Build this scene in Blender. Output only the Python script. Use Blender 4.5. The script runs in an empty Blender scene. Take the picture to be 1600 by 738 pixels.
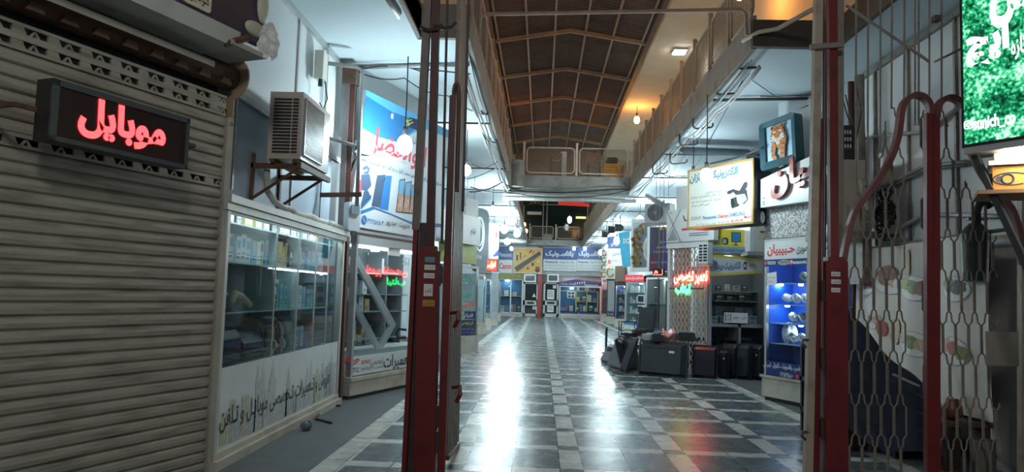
import bpy, bmesh, math, random
from mathutils import Vector, Matrix
from math import sin, cos, pi, radians, atan2, hypot
random.seed(7)
SC = bpy.context.scene
COL = SC.collection

# ------------------------------------------------------------ camera
FPX, ROLL, EYE = 1155.0, 0.03, 1.2
YAW, PITCH = 0.04202118, 0.07740285
cam_d = bpy.data.cameras.new('camera')
cam_d.sensor_fit = 'HORIZONTAL'
cam_d.sensor_width = 36.0
cam_d.lens = 36.0 * FPX / 1600.0
cam_d.clip_start, cam_d.clip_end = 0.05, 200
cam = bpy.data.objects.new('camera', cam_d)
COL.objects.link(cam)
_fw = Vector((-sin(YAW) * cos(PITCH), cos(YAW) * cos(PITCH), sin(PITCH)))
_r = Vector((cos(YAW), sin(YAW), 0))
_u = _r.cross(_fw)
CX = cos(ROLL) * _r + sin(ROLL) * _u
CU = cos(ROLL) * _u - sin(ROLL) * _r
_m = Matrix.Identity(4)
for _i in range(3):
    _m[_i][0], _m[_i][1], _m[_i][2] = CX[_i], CU[_i], -_fw[_i]
_m.translation = (0, 0, EYE)
cam.matrix_world = _m
SC.camera = cam

# ------------------------------------------------------------ world, exposure
SC.view_settings.view_transform = 'Standard'
SC.view_settings.look = 'None'
SC.view_settings.gamma = 1.0
SC.view_settings.use_curve_mapping = False
SC.view_settings.exposure = 0.8
SC.cycles.use_denoising = True
SC.cycles.max_bounces = 8
SC.cycles.transparent_max_bounces = 24
SC.cycles.sample_clamp_indirect = 6.0
W = bpy.data.worlds.new('night_sky')
SC.world = W
W.use_nodes = True
W.node_tree.nodes['Background'].inputs[0].default_value = (0.55, 0.62, 0.75, 1)
W.node_tree.nodes['Background'].inputs[1].default_value = 0.085

BULB_E = 190.0
CASE_E = 14.0      # lamps inside display cases
WARM_E = 90.0      # sodium-coloured bulbs upstairs

# ------------------------------------------------------------ pixel rays
def ray(px, py):
    return _fw + CX * ((px - 800) / FPX) - CU * ((py - 369) / FPX)
EYEV = Vector((0, 0, EYE))
def onZ(px, py, z=0.0):
    d = ray(px, py); return EYEV + d * ((z - EYE) / d.z)
def onY(px, py, Y):
    d = ray(px, py); return EYEV + d * (Y / d.y)
def onX(px, py, X):
    d = ray(px, py); return EYEV + d * (X / d.x)

def frame(o, xdir):
    """local axes: x to the viewer's right along the surface, y into it, z up"""
    x = Vector((xdir[0], xdir[1], 0)).normalized()
    y = Vector((-x.y, x.x, 0))
    m = Matrix.Identity(4)
    for i in range(3):
        m[i][0], m[i][1], m[i][2] = x[i], y[i], (0, 0, 1)[i]
    m.translation = o
    return m
def loc(M, px, py, off=0.0):
    """pixel -> local (x, z) on the plane y = -off of frame M"""
    n = M.to_3x3() @ Vector((0, 1, 0))
    p0 = M @ Vector((0, -off, 0))
    d = ray(px, py)
    t = (p0 - EYEV).dot(n) / d.dot(n)
    q = M.inverted() @ (EYEV + d * t)
    return q.x, q.z
def sh(M, x=0, y=0, z=0):
    return M @ Matrix.Translation((x, y, z))

# ------------------------------------------------------------ materials
MATS = {}
def nodes_of(name):
    m = bpy.data.materials.new(name); m.use_nodes = True
    nt = m.node_tree; b = nt.nodes['Principled BSDF']
    return m, nt, b
def mat(name, col=(0.5, 0.5, 0.5), rough=0.5, metal=0.0, var=0.12, scale=6.0, bump=0.0, spec=0.5, stain=None, stain_amt=0.5, stretch=None):
    if name in MATS: return MATS[name]
    m, nt, b = nodes_of(name)
    b.inputs['Roughness'].default_value = rough
    b.inputs['Metallic'].default_value = metal
    b.inputs['Specular IOR Level'].default_value = spec
    c = (*col, 1)
    if var > 0 or stain or bump:
        tc = nt.nodes.new('ShaderNodeTexCoord')
        mp = nt.nodes.new('ShaderNodeMapping')
        nt.links.new(tc.outputs['Object'], mp.inputs[0])
        if stretch: mp.inputs['Scale'].default_value = stretch
        nz = nt.nodes.new('ShaderNodeTexNoise'); nz.inputs['Scale'].default_value = scale
        nz.inputs['Detail'].default_value = 5
        nt.links.new(mp.outputs[0], nz.inputs['Vector'])
        rp = nt.nodes.new('ShaderNodeValToRGB')
        lo = stain if stain else tuple(x * (1 - var) for x in col)
        hi = tuple(min(1, x * (1 + var * 0.6)) for x in col)
        e = rp.color_ramp.elements
        e[0].color = (*lo, 1); e[1].color = (*hi, 1)
        if stain:
            e[0].position = 0.5 - 0.28 * (1 - stain_amt); e[1].position = 0.62 - 0.2 * (1 - stain_amt)
            e[0].position -= 0.12
        else:
            e[0].position, e[1].position = 0.3, 0.7
        nt.links.new(nz.outputs['Fac'], rp.inputs[0])
        nt.links.new(rp.outputs[0], b.inputs['Base Color'])
        if bump:
            bp = nt.nodes.new('ShaderNodeBump'); bp.inputs['Strength'].default_value = bump
            bp.inputs['Distance'].default_value = 0.01
            nt.links.new(nz.outputs['Fac'], bp.inputs['Height'])
            nt.links.new(bp.outputs[0], b.inputs['Normal'])
    else:
        b.inputs['Base Color'].default_value = c
    MATS[name] = m
    return m
def emis(name, col, strength, base=None):
    if name in MATS: return MATS[name]
    m, nt, b = nodes_of(name)
    b.inputs['Base Color'].default_value = (*(base or col), 1)
    b.inputs['Emission Color'].default_value = (*col, 1)
    b.inputs['Emission Strength'].default_value = strength
    MATS[name] = m
    return m
def led_mat(name, col, strength, pitch, dark=0.25):
    """dot-matrix lit letters: bright dots on a pitch, dimmer between"""
    if name in MATS: return MATS[name]
    m, nt, b = nodes_of(name)
    b.inputs['Base Color'].default_value = (*(x * 0.2 for x in col), 1)
    tc = nt.nodes.new('ShaderNodeTexCoord')
    mp = nt.nodes.new('ShaderNodeMapping'); mp.inputs['Scale'].default_value = (1 / pitch,) * 3
    nt.links.new(tc.outputs['Object'], mp.inputs[0])
    fr = nt.nodes.new('ShaderNodeVectorMath'); fr.operation = 'FRACTION'
    nt.links.new(mp.outputs[0], fr.inputs[0])
    sp = nt.nodes.new('ShaderNodeSeparateXYZ'); nt.links.new(fr.outputs[0], sp.inputs[0])
    def mth(op, a, b2, v=None):
        n = nt.nodes.new('ShaderNodeMath'); n.operation = op
        for i, s in enumerate((a, b2)):
            if s is None: continue
            if isinstance(s, (int, float)): n.inputs[i].default_value = s
            else: nt.links.new(s, n.inputs[i])
        return n.outputs[0]
    dx = mth('ABSOLUTE', mth('SUBTRACT', sp.outputs[0], 0.5), None)
    dz = mth('ABSOLUTE', mth('SUBTRACT', sp.outputs[2], 0.5), None)
    d2 = mth('MAXIMUM', dx, dz)
    on = mth('LESS_THAN', d2, 0.36)
    st = mth('MULTIPLY_ADD', on, strength * (1 - dark)); nt.nodes[-1].inputs[2].default_value = strength * dark
    b.inputs['Emission Color'].default_value = (*col, 1)
    nt.links.new(st, b.inputs['Emission Strength'])
    MATS[name] = m
    return m
def glass(name='clear_glass', tint=(0.93, 0.97, 0.97), refl=1.0):
    if name in MATS: return MATS[name]
    m = bpy.data.materials.new(name); m.use_nodes = True
    nt = m.node_tree; nt.nodes.clear()
    o = nt.nodes.new('ShaderNodeOutputMaterial')
    tr = nt.nodes.new('ShaderNodeBsdfTransparent'); tr.inputs[0].default_value = (*tint, 1)
    gl = nt.nodes.new('ShaderNodeBsdfGlossy'); gl.inputs['Roughness'].default_value = 0.02
    gl.inputs[0].default_value = (refl, refl, refl, 1)
    fr = nt.nodes.new('ShaderNodeFresnel'); fr.inputs[0].default_value = 1.33
    mx = nt.nodes.new('ShaderNodeMixShader')
    nt.links.new(fr.outputs[0], mx.inputs[0]); nt.links.new(tr.outputs[0], mx.inputs[1]); nt.links.new(gl.outputs[0], mx.inputs[2])
    nt.links.new(mx.outputs[0], o.inputs[0])
    MATS[name] = m
    return m
def speck(name, a, b_, scale=60, thr=0.5, rough=0.6):
    """two-tone speckle (terrazzo, stone chips)"""
    if name in MATS: return MATS[name]
    m, nt, b = nodes_of(name)
    b.inputs['Roughness'].default_value = rough
    tc = nt.nodes.new('ShaderNodeTexCoord')
    nz = nt.nodes.new('ShaderNodeTexNoise'); nz.inputs['Scale'].default_value = scale; nz.inputs['Detail'].default_value = 3
    nt.links.new(tc.outputs['Object'], nz.inputs['Vector'])
    rp = nt.nodes.new('ShaderNodeValToRGB'); e = rp.color_ramp.elements
    e[0].color = (*a, 1); e[1].color = (*b_, 1); e[0].position = thr - 0.05; e[1].position = thr + 0.05
    nt.links.new(nz.outputs['Fac'], rp.inputs[0]); nt.links.new(rp.outputs[0], b.inputs['Base Color'])
    MATS[name] = m
    return m

# ------------------------------------------------------------ mesh builder
class MB:
    def __init__(s): s.v = []; s.f = []; s.k = []; s.mats = []; s.mi = 0
    def use(s, m):
        if m not in s.mats: s.mats.append(m)
        s.mi = s.mats.index(m); return s
    def add(s, vs, fs):
        n = len(s.v); s.v += [tuple(q) for q in vs]
        s.f += [tuple(i + n for i in f) for f in fs]; s.k += [s.mi] * len(fs); return s
    def box(s, x0, x1, y0, y1, z0, z1):
        v = [(x, y, z) for z in (z0, z1) for y in (y0, y1) for x in (x0, x1)]
        return s.add(v, [(0, 2, 3, 1), (4, 5, 7, 6), (0, 1, 5, 4), (2, 6, 7, 3), (0, 4, 6, 2), (1, 3, 7, 5)])
    def rbox(s, x0, x1, y0, y1, z0, z1, r, n=3):
        """box whose front outline (x,z) has rounded corners"""
        return s.prism(rrect(x0, x1, z0, z1, r, n), y0, y1)
    def prism(s, poly, y0, y1):
        """polygon in (x,z), extruded along y"""
        n = len(poly); a = sum(poly[i][0] * poly[(i + 1) % n][1] - poly[(i + 1) % n][0] * poly[i][1] for i in range(n))
        if a < 0: poly = poly[::-1]
        v = [(x, y0, z) for x, z in poly] + [(x, y1, z) for x, z in poly]
        f = [tuple(range(n)), tuple(range(2 * n - 1, n - 1, -1))]
        f += [(i, i + n, (i + 1) % n + n, (i + 1) % n) for i in range(n)]
        return s.add(v, f)
    def face(s, poly, y):
        n = len(poly); a = sum(poly[i][0] * poly[(i + 1) % n][1] - poly[(i + 1) % n][0] * poly[i][1] for i in range(n))
        if a < 0: poly = poly[::-1]
        return s.add([(x, y, z) for x, z in poly], [tuple(range(n))])
    def rect(s, x0, x1, z0, z1, y=-0.002):
        return s.face([(x0, z0), (x1, z0), (x1, z1), (x0, z1)], y)
    def disc(s, cx, cz, r, y=-0.002, n=20, rz=None):
        rz = rz or r
        return s.face([(cx + r * cos(2 * pi * i / n), cz + rz * sin(2 * pi * i / n)) for i in range(n)], y)
    def extrude_x(s, prof, x0, x1):
        """closed profile in (y,z), extruded along x"""
        n = len(prof)
        v = [(x0, y, z) for y, z in prof] + [(x1, y, z) for y, z in prof]
        f = [tuple(range(n)), tuple(range(2 * n - 1, n - 1, -1))] + [(i, i + n, (i + 1) % n + n, (i + 1) % n) for i in range(n)]
        return s.add(v, f)
    def extrude_z(s, poly, z0, z1):
        n = len(poly)
        v = [(x, y, z0) for x, y in poly] + [(x, y, z1) for x, y in poly]
        f = [tuple(range(n))[::-1], tuple(range(n, 2 * n))] + [(i, (i + 1) % n, (i + 1) % n + n, i + n) for i in range(n)]
        return s.add(v, f)
    def tube(s, pts, r, n=6, closed=False):
        pts = [Vector(p) for p in pts]; N = len(pts); rings = []
        up0 = None
        for i, p in enumerate(pts):
            if closed: t = pts[(i + 1) % N] - pts[i - 1]
            else: t = pts[min(i + 1, N - 1)] - pts[max(i - 1, 0)]
            if t.length < 1e-9: t = Vector((0, 0, 1))
            t.normalize()
            if up0 is None:
                ref = Vector((0, 0, 1)) if abs(t.z) < 0.9 else Vector((0, 1, 0))
                up0 = t.cross(ref).normalized()
            a = (up0 - t * up0.dot(t))
            if a.length < 1e-6: a = t.orthogonal()
            a.normalize(); up0 = a; b = t.cross(a)
            rr = r[i] if isinstance(r, (list, tuple)) else r
            rings.append([p + a * (rr * cos(2 * pi * j / n)) + b * (rr * sin(2 * pi * j / n)) for j in range(n)])
        v = [q for rg in rings for q in rg]; f = []
        for i in range(N if closed else N - 1):
            k = (i + 1) % N
            f += [(i * n + j, i * n + (j + 1) % n, k * n + (j + 1) % n, k * n + j) for j in range(n)]
        if not closed: f += [tuple(range(n))[::-1], tuple((N - 1) * n + j for j in range(n))]
        return s.add(v, f)
    def bar(s, a, b, w, h=None):
        """rectangular bar from a to b"""
        a, b = Vector(a), Vector(b); h = h or w; t = (b - a).normalized()
        ref = Vector((0, 0, 1)) if abs(t.z) < 0.9 else Vector((0, 1, 0))
        p = t.cross(ref).normalized() * (w / 2); q = p.cross(t).normalized() * (h / 2)
        v = [c + i * p + j * q for c in (a, b) for i, j in ((-1, -1), (1, -1), (1, 1), (-1, 1))]
        return s.add(v, [(0, 1, 2, 3), (7, 6, 5, 4), (0, 4, 5, 1), (1, 5, 6, 2), (2, 6, 7, 3), (3, 7, 4, 0)])
    def lathe(s, prof, c=(0, 0, 0), n=14, axis='z'):
        """profile of (radius, height) pairs about an axis through c"""
        v = []; f = []
        for r, h in prof:
            for j in range(n):
                a = 2 * pi * j / n
                q = (r * cos(a), r * sin(a), h)
                if axis == 'y': q = (q[0], h, q[1])
                if axis == 'x': q = (h, q[0], q[1])
                v.append((c[0] + q[0], c[1] + q[1], c[2] + q[2]))
        for i in range(len(prof) - 1):
            f += [(i * n + j, i * n + (j + 1) % n, (i + 1) * n + (j + 1) % n, (i + 1) * n + j) for j in range(n)]
        f += [tuple(range(n))[::-1], tuple((len(prof) - 1) * n + j for j in range(n))]
        return s.add(v, f)
    def grid(s, P, nu, nv):
        """open surface from P(u,v), u,v in 0..1"""
        v = [P(i / nu, j / nv) for j in range(nv + 1) for i in range(nu + 1)]
        f = [(j * (nu + 1) + i, j * (nu + 1) + i + 1, (j + 1) * (nu + 1) + i + 1, (j + 1) * (nu + 1) + i) for j in range(nv) for i in range(nu)]
        return s.add(v, f)
    def text(s, txt, x0, x1, z0, z1, y=-0.003, bold=0.0, ex=0.0015, res=2, slant=0.0, skew=0.0):
        """lettering stretched into the box; skew drops the far end of the line"""
        T = text_mesh(txt, bold, res)
        if not T: return s
        vs, fs, (ax, bx, az, bz) = T
        kx, kz = (x1 - x0) / max(bx - ax, 1e-6), (z1 - z0) / max(bz - az, 1e-6)
        def tr(p, yy):
            x = x0 + (p[0] - ax) * kx; z = z0 + (p[1] - az) * kz
            return (x + slant * (z - z0), yy, z + skew * (x - x0))
        return s.add([tr(p, y) for p in vs], fs)
    def build(s, name, m=None, parent=None, M=None, smooth=False, **tags):
        me = bpy.data.meshes.new(name)
        me.from_pydata(s.v, [], s.f)
        mats = s.mats if s.mats else []
        if m is not None:
            if not mats: mats = [m]
            else: mats = mats
        for q in mats: me.materials.append(q)
        if len(mats) > 1: me.polygons.foreach_set('material_index', s.k)
        if smooth: me.polygons.foreach_set('use_smooth', [True] * len(me.polygons))
        me.validate(); me.update()
        o = bpy.data.objects.new(name, me); COL.objects.link(o)
        if parent is not None: o.parent = parent
        if M is not None:
            if parent is None: o.matrix_world = M
            else: o.matrix_local = M
        tag(o, **tags)
        return o

def rrect(x0, x1, z0, z1, r, n=3):
    p = []
    for cx, cz, a in ((x1 - r, z0 + r, -90), (x1 - r, z1 - r, 0), (x0 + r, z1 - r, 90), (x0 + r, z0 + r, 180)):
        for i in range(n + 1):
            t = radians(a + 90 * i / n); p.append((cx + r * cos(t), cz + r * sin(t)))
    return p

# ------------------------------------------------------------ Persian lettering
_S = {}
def _blk(ch, st, n): _S[ch] = [chr(st + i) for i in range(n)] + [None] * (4 - n)
for _c, _st, _n in (('آ', 0xFE81, 2), ('أ', 0xFE83, 2), ('ئ', 0xFE89, 4), ('ا', 0xFE8D, 2), ('ب', 0xFE8F, 4), ('ة', 0xFE93, 2), ('ت', 0xFE95, 4), ('ث', 0xFE99, 4),
        ('ج', 0xFE9D, 4), ('ح', 0xFEA1, 4), ('خ', 0xFEA5, 4), ('د', 0xFEA9, 2), ('ذ', 0xFEAB, 2), ('ر', 0xFEAD, 2), ('ز', 0xFEAF, 2), ('س', 0xFEB1, 4), ('ش', 0xFEB5, 4),
        ('ص', 0xFEB9, 4), ('ض', 0xFEBD, 4), ('ط', 0xFEC1, 4), ('ظ', 0xFEC5, 4), ('ع', 0xFEC9, 4), ('غ', 0xFECD, 4), ('ف', 0xFED1, 4), ('ق', 0xFED5, 4), ('ل', 0xFEDD, 4),
        ('م', 0xFEE1, 4), ('ن', 0xFEE5, 4), ('ه', 0xFEE9, 4), ('و', 0xFEED, 2), ('پ', 0xFB56, 4), ('چ', 0xFB7A, 4), ('ژ', 0xFB8A, 2), ('ک', 0xFB8E, 4), ('گ', 0xFB92, 4)):
    _blk(_c, _st, _n)
_S['ی'] = ['\uFBFC', '\uFBFD', '\uFBFE', '\uFBFF']
_S['ـ'] = ['ـ'] * 4
def shape(t):
    if not any(c in _S for c in t) and not any('۰' <= c <= '۹' for c in t): return t
    out = []; i = 0
    def joins_next(c): return c in _S and _S[c][2] is not None
    while i < len(t):
        c = t[i]
        if c in _S:
            prev = i > 0 and joins_next(t[i - 1])
            if c == 'ل' and i + 1 < len(t) and t[i + 1] == 'ا':
                out.append('\uFEFC' if prev else '\uFEFB'); i += 2; continue
            nxt = joins_next(c) and i + 1 < len(t) and t[i + 1] in _S
            out.append(_S[c][(3 if nxt else 1) if prev else (2 if nxt else 0)])
        else: out.append({'(': ')', ')': '('}.get(c, c))
        i += 1
    out = out[::-1]; res = []; run = []
    for c in out:                                   # digits keep their own order
        if c.isdigit(): run.insert(0, c)
        else: res += run + [c]; run = []
    return ''.join(res + run)
_TC = {}
def text_mesh(txt, bold, res):
    key = (txt, bold, res)
    if key in _TC: return _TC[key]
    cu = bpy.data.curves.new('lettering', 'FONT'); cu.body = shape(txt)
    cu.resolution_u = res; cu.offset = bold
    o = bpy.data.objects.new('lettering', cu); COL.objects.link(o)
    dg = bpy.context.evaluated_depsgraph_get()
    me = bpy.data.meshes.new_from_object(o.evaluated_get(dg))
    vs = [(v.co.x, v.co.y) for v in me.vertices]; fs = [tuple(p.vertices) for p in me.polygons]
    bpy.data.meshes.remove(me); bpy.data.objects.remove(o); bpy.data.curves.remove(cu)
    if not vs: _TC[key] = None; return None
    xs = [v[0] for v in vs]; zs = [v[1] for v in vs]
    _TC[key] = (vs, fs, (min(xs), max(xs), min(zs), max(zs)))
    return _TC[key]

# ------------------------------------------------------------ things
def tag(o, label=None, cat=None, group=None, kind=None):
    if label: o['label'] = label
    if cat: o['category'] = cat
    if group: o['group'] = group
    if kind: o['kind'] = kind
    return o
def thing(name, label, cat, M=None, group=None):
    o = bpy.data.objects.new(name, None); COL.objects.link(o)
    o.empty_display_size = 0.1
    if M is not None: o.matrix_world = M
    return tag(o, label, cat, group)
def copy_thing(root, M, label=None, group=None):
    r = root.copy(); COL.objects.link(r); r.matrix_world = M
    if label: r['label'] = label
    if group: r['group'] = group
    for ch in [c for c in COL.objects if c.parent == root]:
        c2 = ch.copy(); COL.objects.link(c2); c2.parent = r
        for g in [c for c in COL.objects if c.parent == ch]:
            d = g.copy(); COL.objects.link(d); d.parent = c2
    return r
ORD = ['first', 'second', 'third', 'fourth', 'fifth', 'sixth', 'seventh', 'eighth', 'ninth', 'tenth', 'eleventh', 'twelfth', 'thirteenth', 'fourteenth', 'fifteenth', 'sixteenth', 'seventeenth', 'eighteenth', 'nineteenth', 'twentieth']

# ============================================================ SETTING
Y0, Y1 = 1.0, 41.0
XL, XR = -0.77, 2.0           # edges of the open well between the two galleries
ZC = 3.7                      # underside of the gallery slabs

def floor_mat():
    m, nt, b = nodes_of('stone_paving')
    N = nt.nodes; L = nt.links
    tc = N.new('ShaderNodeTexCoord'); sp = N.new('ShaderNodeSeparateXYZ'); L.new(tc.outputs['Object'], sp.inputs[0])
    def mth(op, a, c=None, d=None):
        n = N.new('ShaderNodeMath'); n.operation = op
        for i, q in enumerate((a, c, d)):
            if q is None: continue
            if isinstance(q, (int, float)): n.inputs[i].default_value = q
            else: L.new(q, n.inputs[i])
        return n.outputs[0]
    X, Y = sp.outputs[0], sp.outputs[1]
    u = mth('FRACT', mth('DIVIDE', mth('SUBTRACT', X, 0.325 - 8.25), 0.825))
    v = mth('FRACT', mth('DIVIDE', mth('SUBTRACT', Y, 5.86 - 7.8), 0.78))
    inx = mth('GREATER_THAN', u, 0.80)
    iny = mth('LESS_THAN', v, 0.20)
    xor = mth('ABSOLUTE', mth('SUBTRACT', inx, iny))
    edge = mth('MAXIMUM', mth('LESS_THAN', X, -1.30), mth('GREATER_THAN', X, 2.62))
    out = mth('MAXIMUM', mth('LESS_THAN', X, -1.49), mth('GREATER_THAN', X, 2.80))
    light = mth('MAXIMUM', xor, edge)
    # joints
    def near(q, c, w): return mth('LESS_THAN', mth('ABSOLUTE', mth('SUBTRACT', q, c)), w)
    j = mth('MAXIMUM', near(u, 0.80, 0.006), near(u, 0.40, 0.006))
    j = mth('MAXIMUM', j, mth('MAXIMUM', mth('GREATER_THAN', u, 0.994), near(v, 0.20, 0.007)))
    j = mth('MAXIMUM', j, mth('GREATER_THAN', v, 0.993))
    j = mth('MULTIPLY', j, mth('SUBTRACT', 1.0, out))
    # tile to tile and within-stone variation
    cell = N.new('ShaderNodeCombineXYZ')
    L.new(mth('FLOOR', mth('DIVIDE', mth('SUBTRACT', X, 0.325 - 8.25), 0.4125)), cell.inputs[0])
    L.new(mth('FLOOR', mth('DIVIDE', mth('SUBTRACT', Y, 5.86 - 7.8), 0.78)), cell.inputs[1])
    wn = N.new('ShaderNodeTexWhiteNoise'); wn.noise_dimensions = '2D'; L.new(cell.outputs[0], wn.inputs['Vector'])
    nz = N.new('ShaderNodeTexNoise'); nz.inputs['Scale'].default_value = 5; nz.inputs['Detail'].default_value = 8
    L.new(tc.outputs['Object'], nz.inputs['Vector'])
    val = mth('ADD', mth('MULTIPLY', wn.outputs['Value'], 0.45), mth('MULTIPLY', nz.outputs['Fac'], 0.9))
    def mix(f, a, c):
        n = N.new('ShaderNodeMix'); n.data_type = 'RGBA'
        L.new(f, n.inputs[0])
        for s_, q in ((6, a), (7, c)):
            if isinstance(q, tuple): n.inputs[s_].default_value = (*q, 1)
            else: L.new(q, n.inputs[s_])
        return n.outputs[2]
    slate = mix(val, (0.055, 0.074, 0.084), (0.115, 0.148, 0.165))
    cream = mix(val, (0.40, 0.41, 0.38), (0.58, 0.59, 0.55))
    conc = mix(nz.outputs['Fac'], (0.075, 0.085, 0.09), (0.17, 0.185, 0.19))
    c = mix(light, slate, cream)
    c = mix(out, c, conc)
    c = mix(j, c, (0.02, 0.02, 0.02))
    L.new(c, b.inputs['Base Color']); b.inputs['Specular IOR Level'].default_value = 0.11
    L.new(mth('ADD', mth('MULTIPLY_ADD', nz.outputs['Fac'], 0.16, 0.19), mth('MULTIPLY', out, 0.35)), b.inputs['Roughness'])
    n2 = N.new('ShaderNodeTexNoise'); n2.inputs['Scale'].default_value = 9; n2.inputs['Detail'].default_value = 4
    L.new(tc.outputs['Object'], n2.inputs['Vector'])
    hgt = mth('ADD', n2.outputs['Fac'], mth('MULTIPLY', j, -0.8))
    bp = N.new('ShaderNodeBump'); bp.inputs['Strength'].default_value = 0.07; bp.inputs['Distance'].default_value = 0.02
    vs_ = N.new('ShaderNodeVectorMath'); vs_.operation = 'SUBTRACT'; L.new(wn.outputs['Color'], vs_.inputs[0]); vs_.inputs[1].default_value = (0.5, 0.5, 0.5)
    vm = N.new('ShaderNodeVectorMath'); vm.operation = 'MULTIPLY'; L.new(vs_.outputs[0], vm.inputs[0]); vm.inputs[1].default_value = (0.035, 0.035, 0.0)
    va = N.new('ShaderNodeVectorMath'); va.operation = 'ADD'; L.new(vm.outputs[0], va.inputs[0]); va.inputs[1].default_value = (0, 0, 1)
    vn = N.new('ShaderNodeVectorMath'); vn.operation = 'NORMALIZE'; L.new(va.outputs[0], vn.inputs[0]); L.new(vn.outputs[0], bp.inputs['Normal'])
    L.new(hgt, bp.inputs['Height']); L.new(bp.outputs[0], b.inputs['Normal'])
    return m
def struct(mb, name, m, **k):
    o = mb.build(name, m, **k); o['kind'] = 'structure'; return o

m_ceil = mat('white_ceiling_paint', (0.52, 0.60, 0.64), 0.7, var=0.08, scale=1.2, stain=None)
m_ceil_r = mat('white_ceiling_paint_right', (0.50, 0.58, 0.63), 0.7, var=0.10, scale=0.9)
m_wallw = mat('white_wall_panel', (0.60, 0.64, 0.66), 0.55, var=0.10, scale=1.5)
m_fascia = mat('dirty_concrete', (0.22, 0.19, 0.16), 0.8, stain=(0.10, 0.075, 0.055), scale=3.5, stain_amt=0.4)
m_bridge = mat('grey_concrete', (0.24, 0.235, 0.22), 0.8, stain=(0.13, 0.115, 0.10), scale=4, stain_amt=0.4)
m_cream = mat('cream_upper_plaster', (0.62, 0.52, 0.38), 0.8, var=0.1, scale=2)
m_roof = mat('rusty_roof_sheet', (0.085, 0.052, 0.036), 0.65, stain=(0.045, 0.026, 0.018), scale=2.0)
m_raft = mat('roof_steel', (0.34, 0.23, 0.15), 0.55, var=0.2)
m_rail = mat('rail_paint_brown', (0.36, 0.26, 0.19), 0.5, var=0.2)
m_mesh = mat('rail_mesh_wire', (0.20, 0.15, 0.11), 0.6, var=0)
m_pipe = mat('painted_pipe', (0.36, 0.36, 0.35), 0.45, metal=0.3, var=0.2)
m_dpipe = mat('dark_pipe', (0.09, 0.08, 0.07), 0.5, metal=0.3, var=0.2)
m_black = mat('black_cable', (0.015, 0.015, 0.016), 0.5, var=0)
m_grey = mat('grey_enamel', (0.34, 0.36, 0.37), 0.45, var=0.08)
m_white = mat('white_enamel', (0.72, 0.74, 0.74), 0.4, var=0.05)
m_dark = mat('dark_interior', (0.03, 0.033, 0.036), 0.8, var=0.1)
m_stone = mat('cream_stone_plinth', (0.46, 0.43, 0.36), 0.5, stain=(0.33, 0.30, 0.24), scale=5, stain_amt=0.5)
m_alu = mat('brushed_aluminium', (0.50, 0.51, 0.51), 0.38, metal=0.6, var=0.1, scale=20)

struct(MB().box(-9, 9, -3, 45, -0.12, 0), 'floor', floor_mat())
struct(MB().box(-3.4, XL - 0.02, 7.1, Y1, ZC, ZC + 0.26).box(-3.4, -1.25, 5.4, 7.1, ZC, ZC + 0.26), 'ceiling_left', m_ceil)
struct(MB().box(XR + 0.02, 4.6, 7.22, Y1, ZC, ZC + 0.26).box(2.82, 3.6, 4.6, 7.22, ZC, ZC + 0.26), 'ceiling_right', m_ceil_r)
struct(MB().box(XL - 0.05, XL, 7.06, Y1, ZC - 0.03, ZC + 0.31).box(-1.27, XL, 7.02, 7.08, ZC - 0.03, ZC + 0.31).box(-1.29, -1.25, 5.4, 7.08, ZC - 0.03, ZC + 0.31), 'trim_1', m_fascia)
struct(MB().box(XR, XR + 0.05, 7.2, Y1, ZC - 0.03, ZC + 0.31), 'trim_2', m_fascia)
struct(MB().box(XR, 2.84, 7.15, 7.22, ZC - 0.02, ZC + 0.25).box(2.80, 2.84, 4.6, 7.2, ZC - 0.02, ZC + 0.25), 'trim_3', mat('dark_brown_board', (0.055, 0.035, 0.025), 0.6, var=0.2))
# walls behind the shops, the end wall, the upper storey
struct(MB().box(-3.5, -3.4, 2.0, Y1, 0, 6.4), 'wall_left', m_wallw)
struct(MB().box(4.6, 4.7, 2.0, Y1, 0, 6.4), 'wall_right', m_wallw)
struct(MB().box(-3.5, 4.7, 40.2, 40.4, 0, 6.5), 'wall_back', m_wallw)
struct(MB().box(-2.9, -2.82, 7.4, Y1, ZC + 0.26, 6.4), 'wall_upper_left', m_cream)
struct(MB().box(3.35, 3.43, 7.4, Y1, ZC + 0.26, 6.4), 'wall_upper_right', m_cream)
struct(MB().box(-2.9, -1.1, 5.5, Y1, 6.4, 6.5), 'ceiling_upper_left', m_cream)
struct(MB().box(XR, 3.43, 5.5, Y1, 6.4, 6.5), 'ceiling_upper_right', m_cream)
struct(MB().box(-1.1, XR, 27.0, 27.1, 4.75, 6.75), 'wall_gable', mat('brown_gable_board', (0.20, 0.13, 0.09), 0.7, var=0.2))
struct(MB().box(-1.1, XR, 27.1, Y1, 6.4, 6.5), 'ceiling_end', m_cream)
# corrugated gable roof over the well
RX0, RX1, RXC, RZ, RH = -1.12, 2.02, 0.45, 6.45, 0.25
mb = MB()
ny = 700
for xa, xb, za, zb in ((RX0, RXC, RZ, RZ + RH), (RXC, RX1, RZ + RH, RZ)):
    vs = []; fs = []
    for i in range(ny + 1):
        y = 5.6 + 21.4 * i / ny; d = 0.018 * (1 if (i // 2) % 2 else -1)
        vs += [(xa, y, za + d), (xb, y, zb + d)]
    for i in range(ny): fs.append((2 * i, 2 * i + 1, 2 * i + 3, 2 * i + 2))
    mb.add(vs, fs)
struct(mb, 'roof', m_roof)
for k in range(8):
    y = 7.2 + 2.57 * k
    struct(MB().bar((RX0, y, RZ - 0.06), (RXC, y, RZ + RH - 0.06), 0.06, 0.08).bar((RXC, y, RZ + RH - 0.06), (RX1, y, RZ - 0.06), 0.06, 0.08), 'roof_beam', m_raft)
mb = MB()
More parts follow.
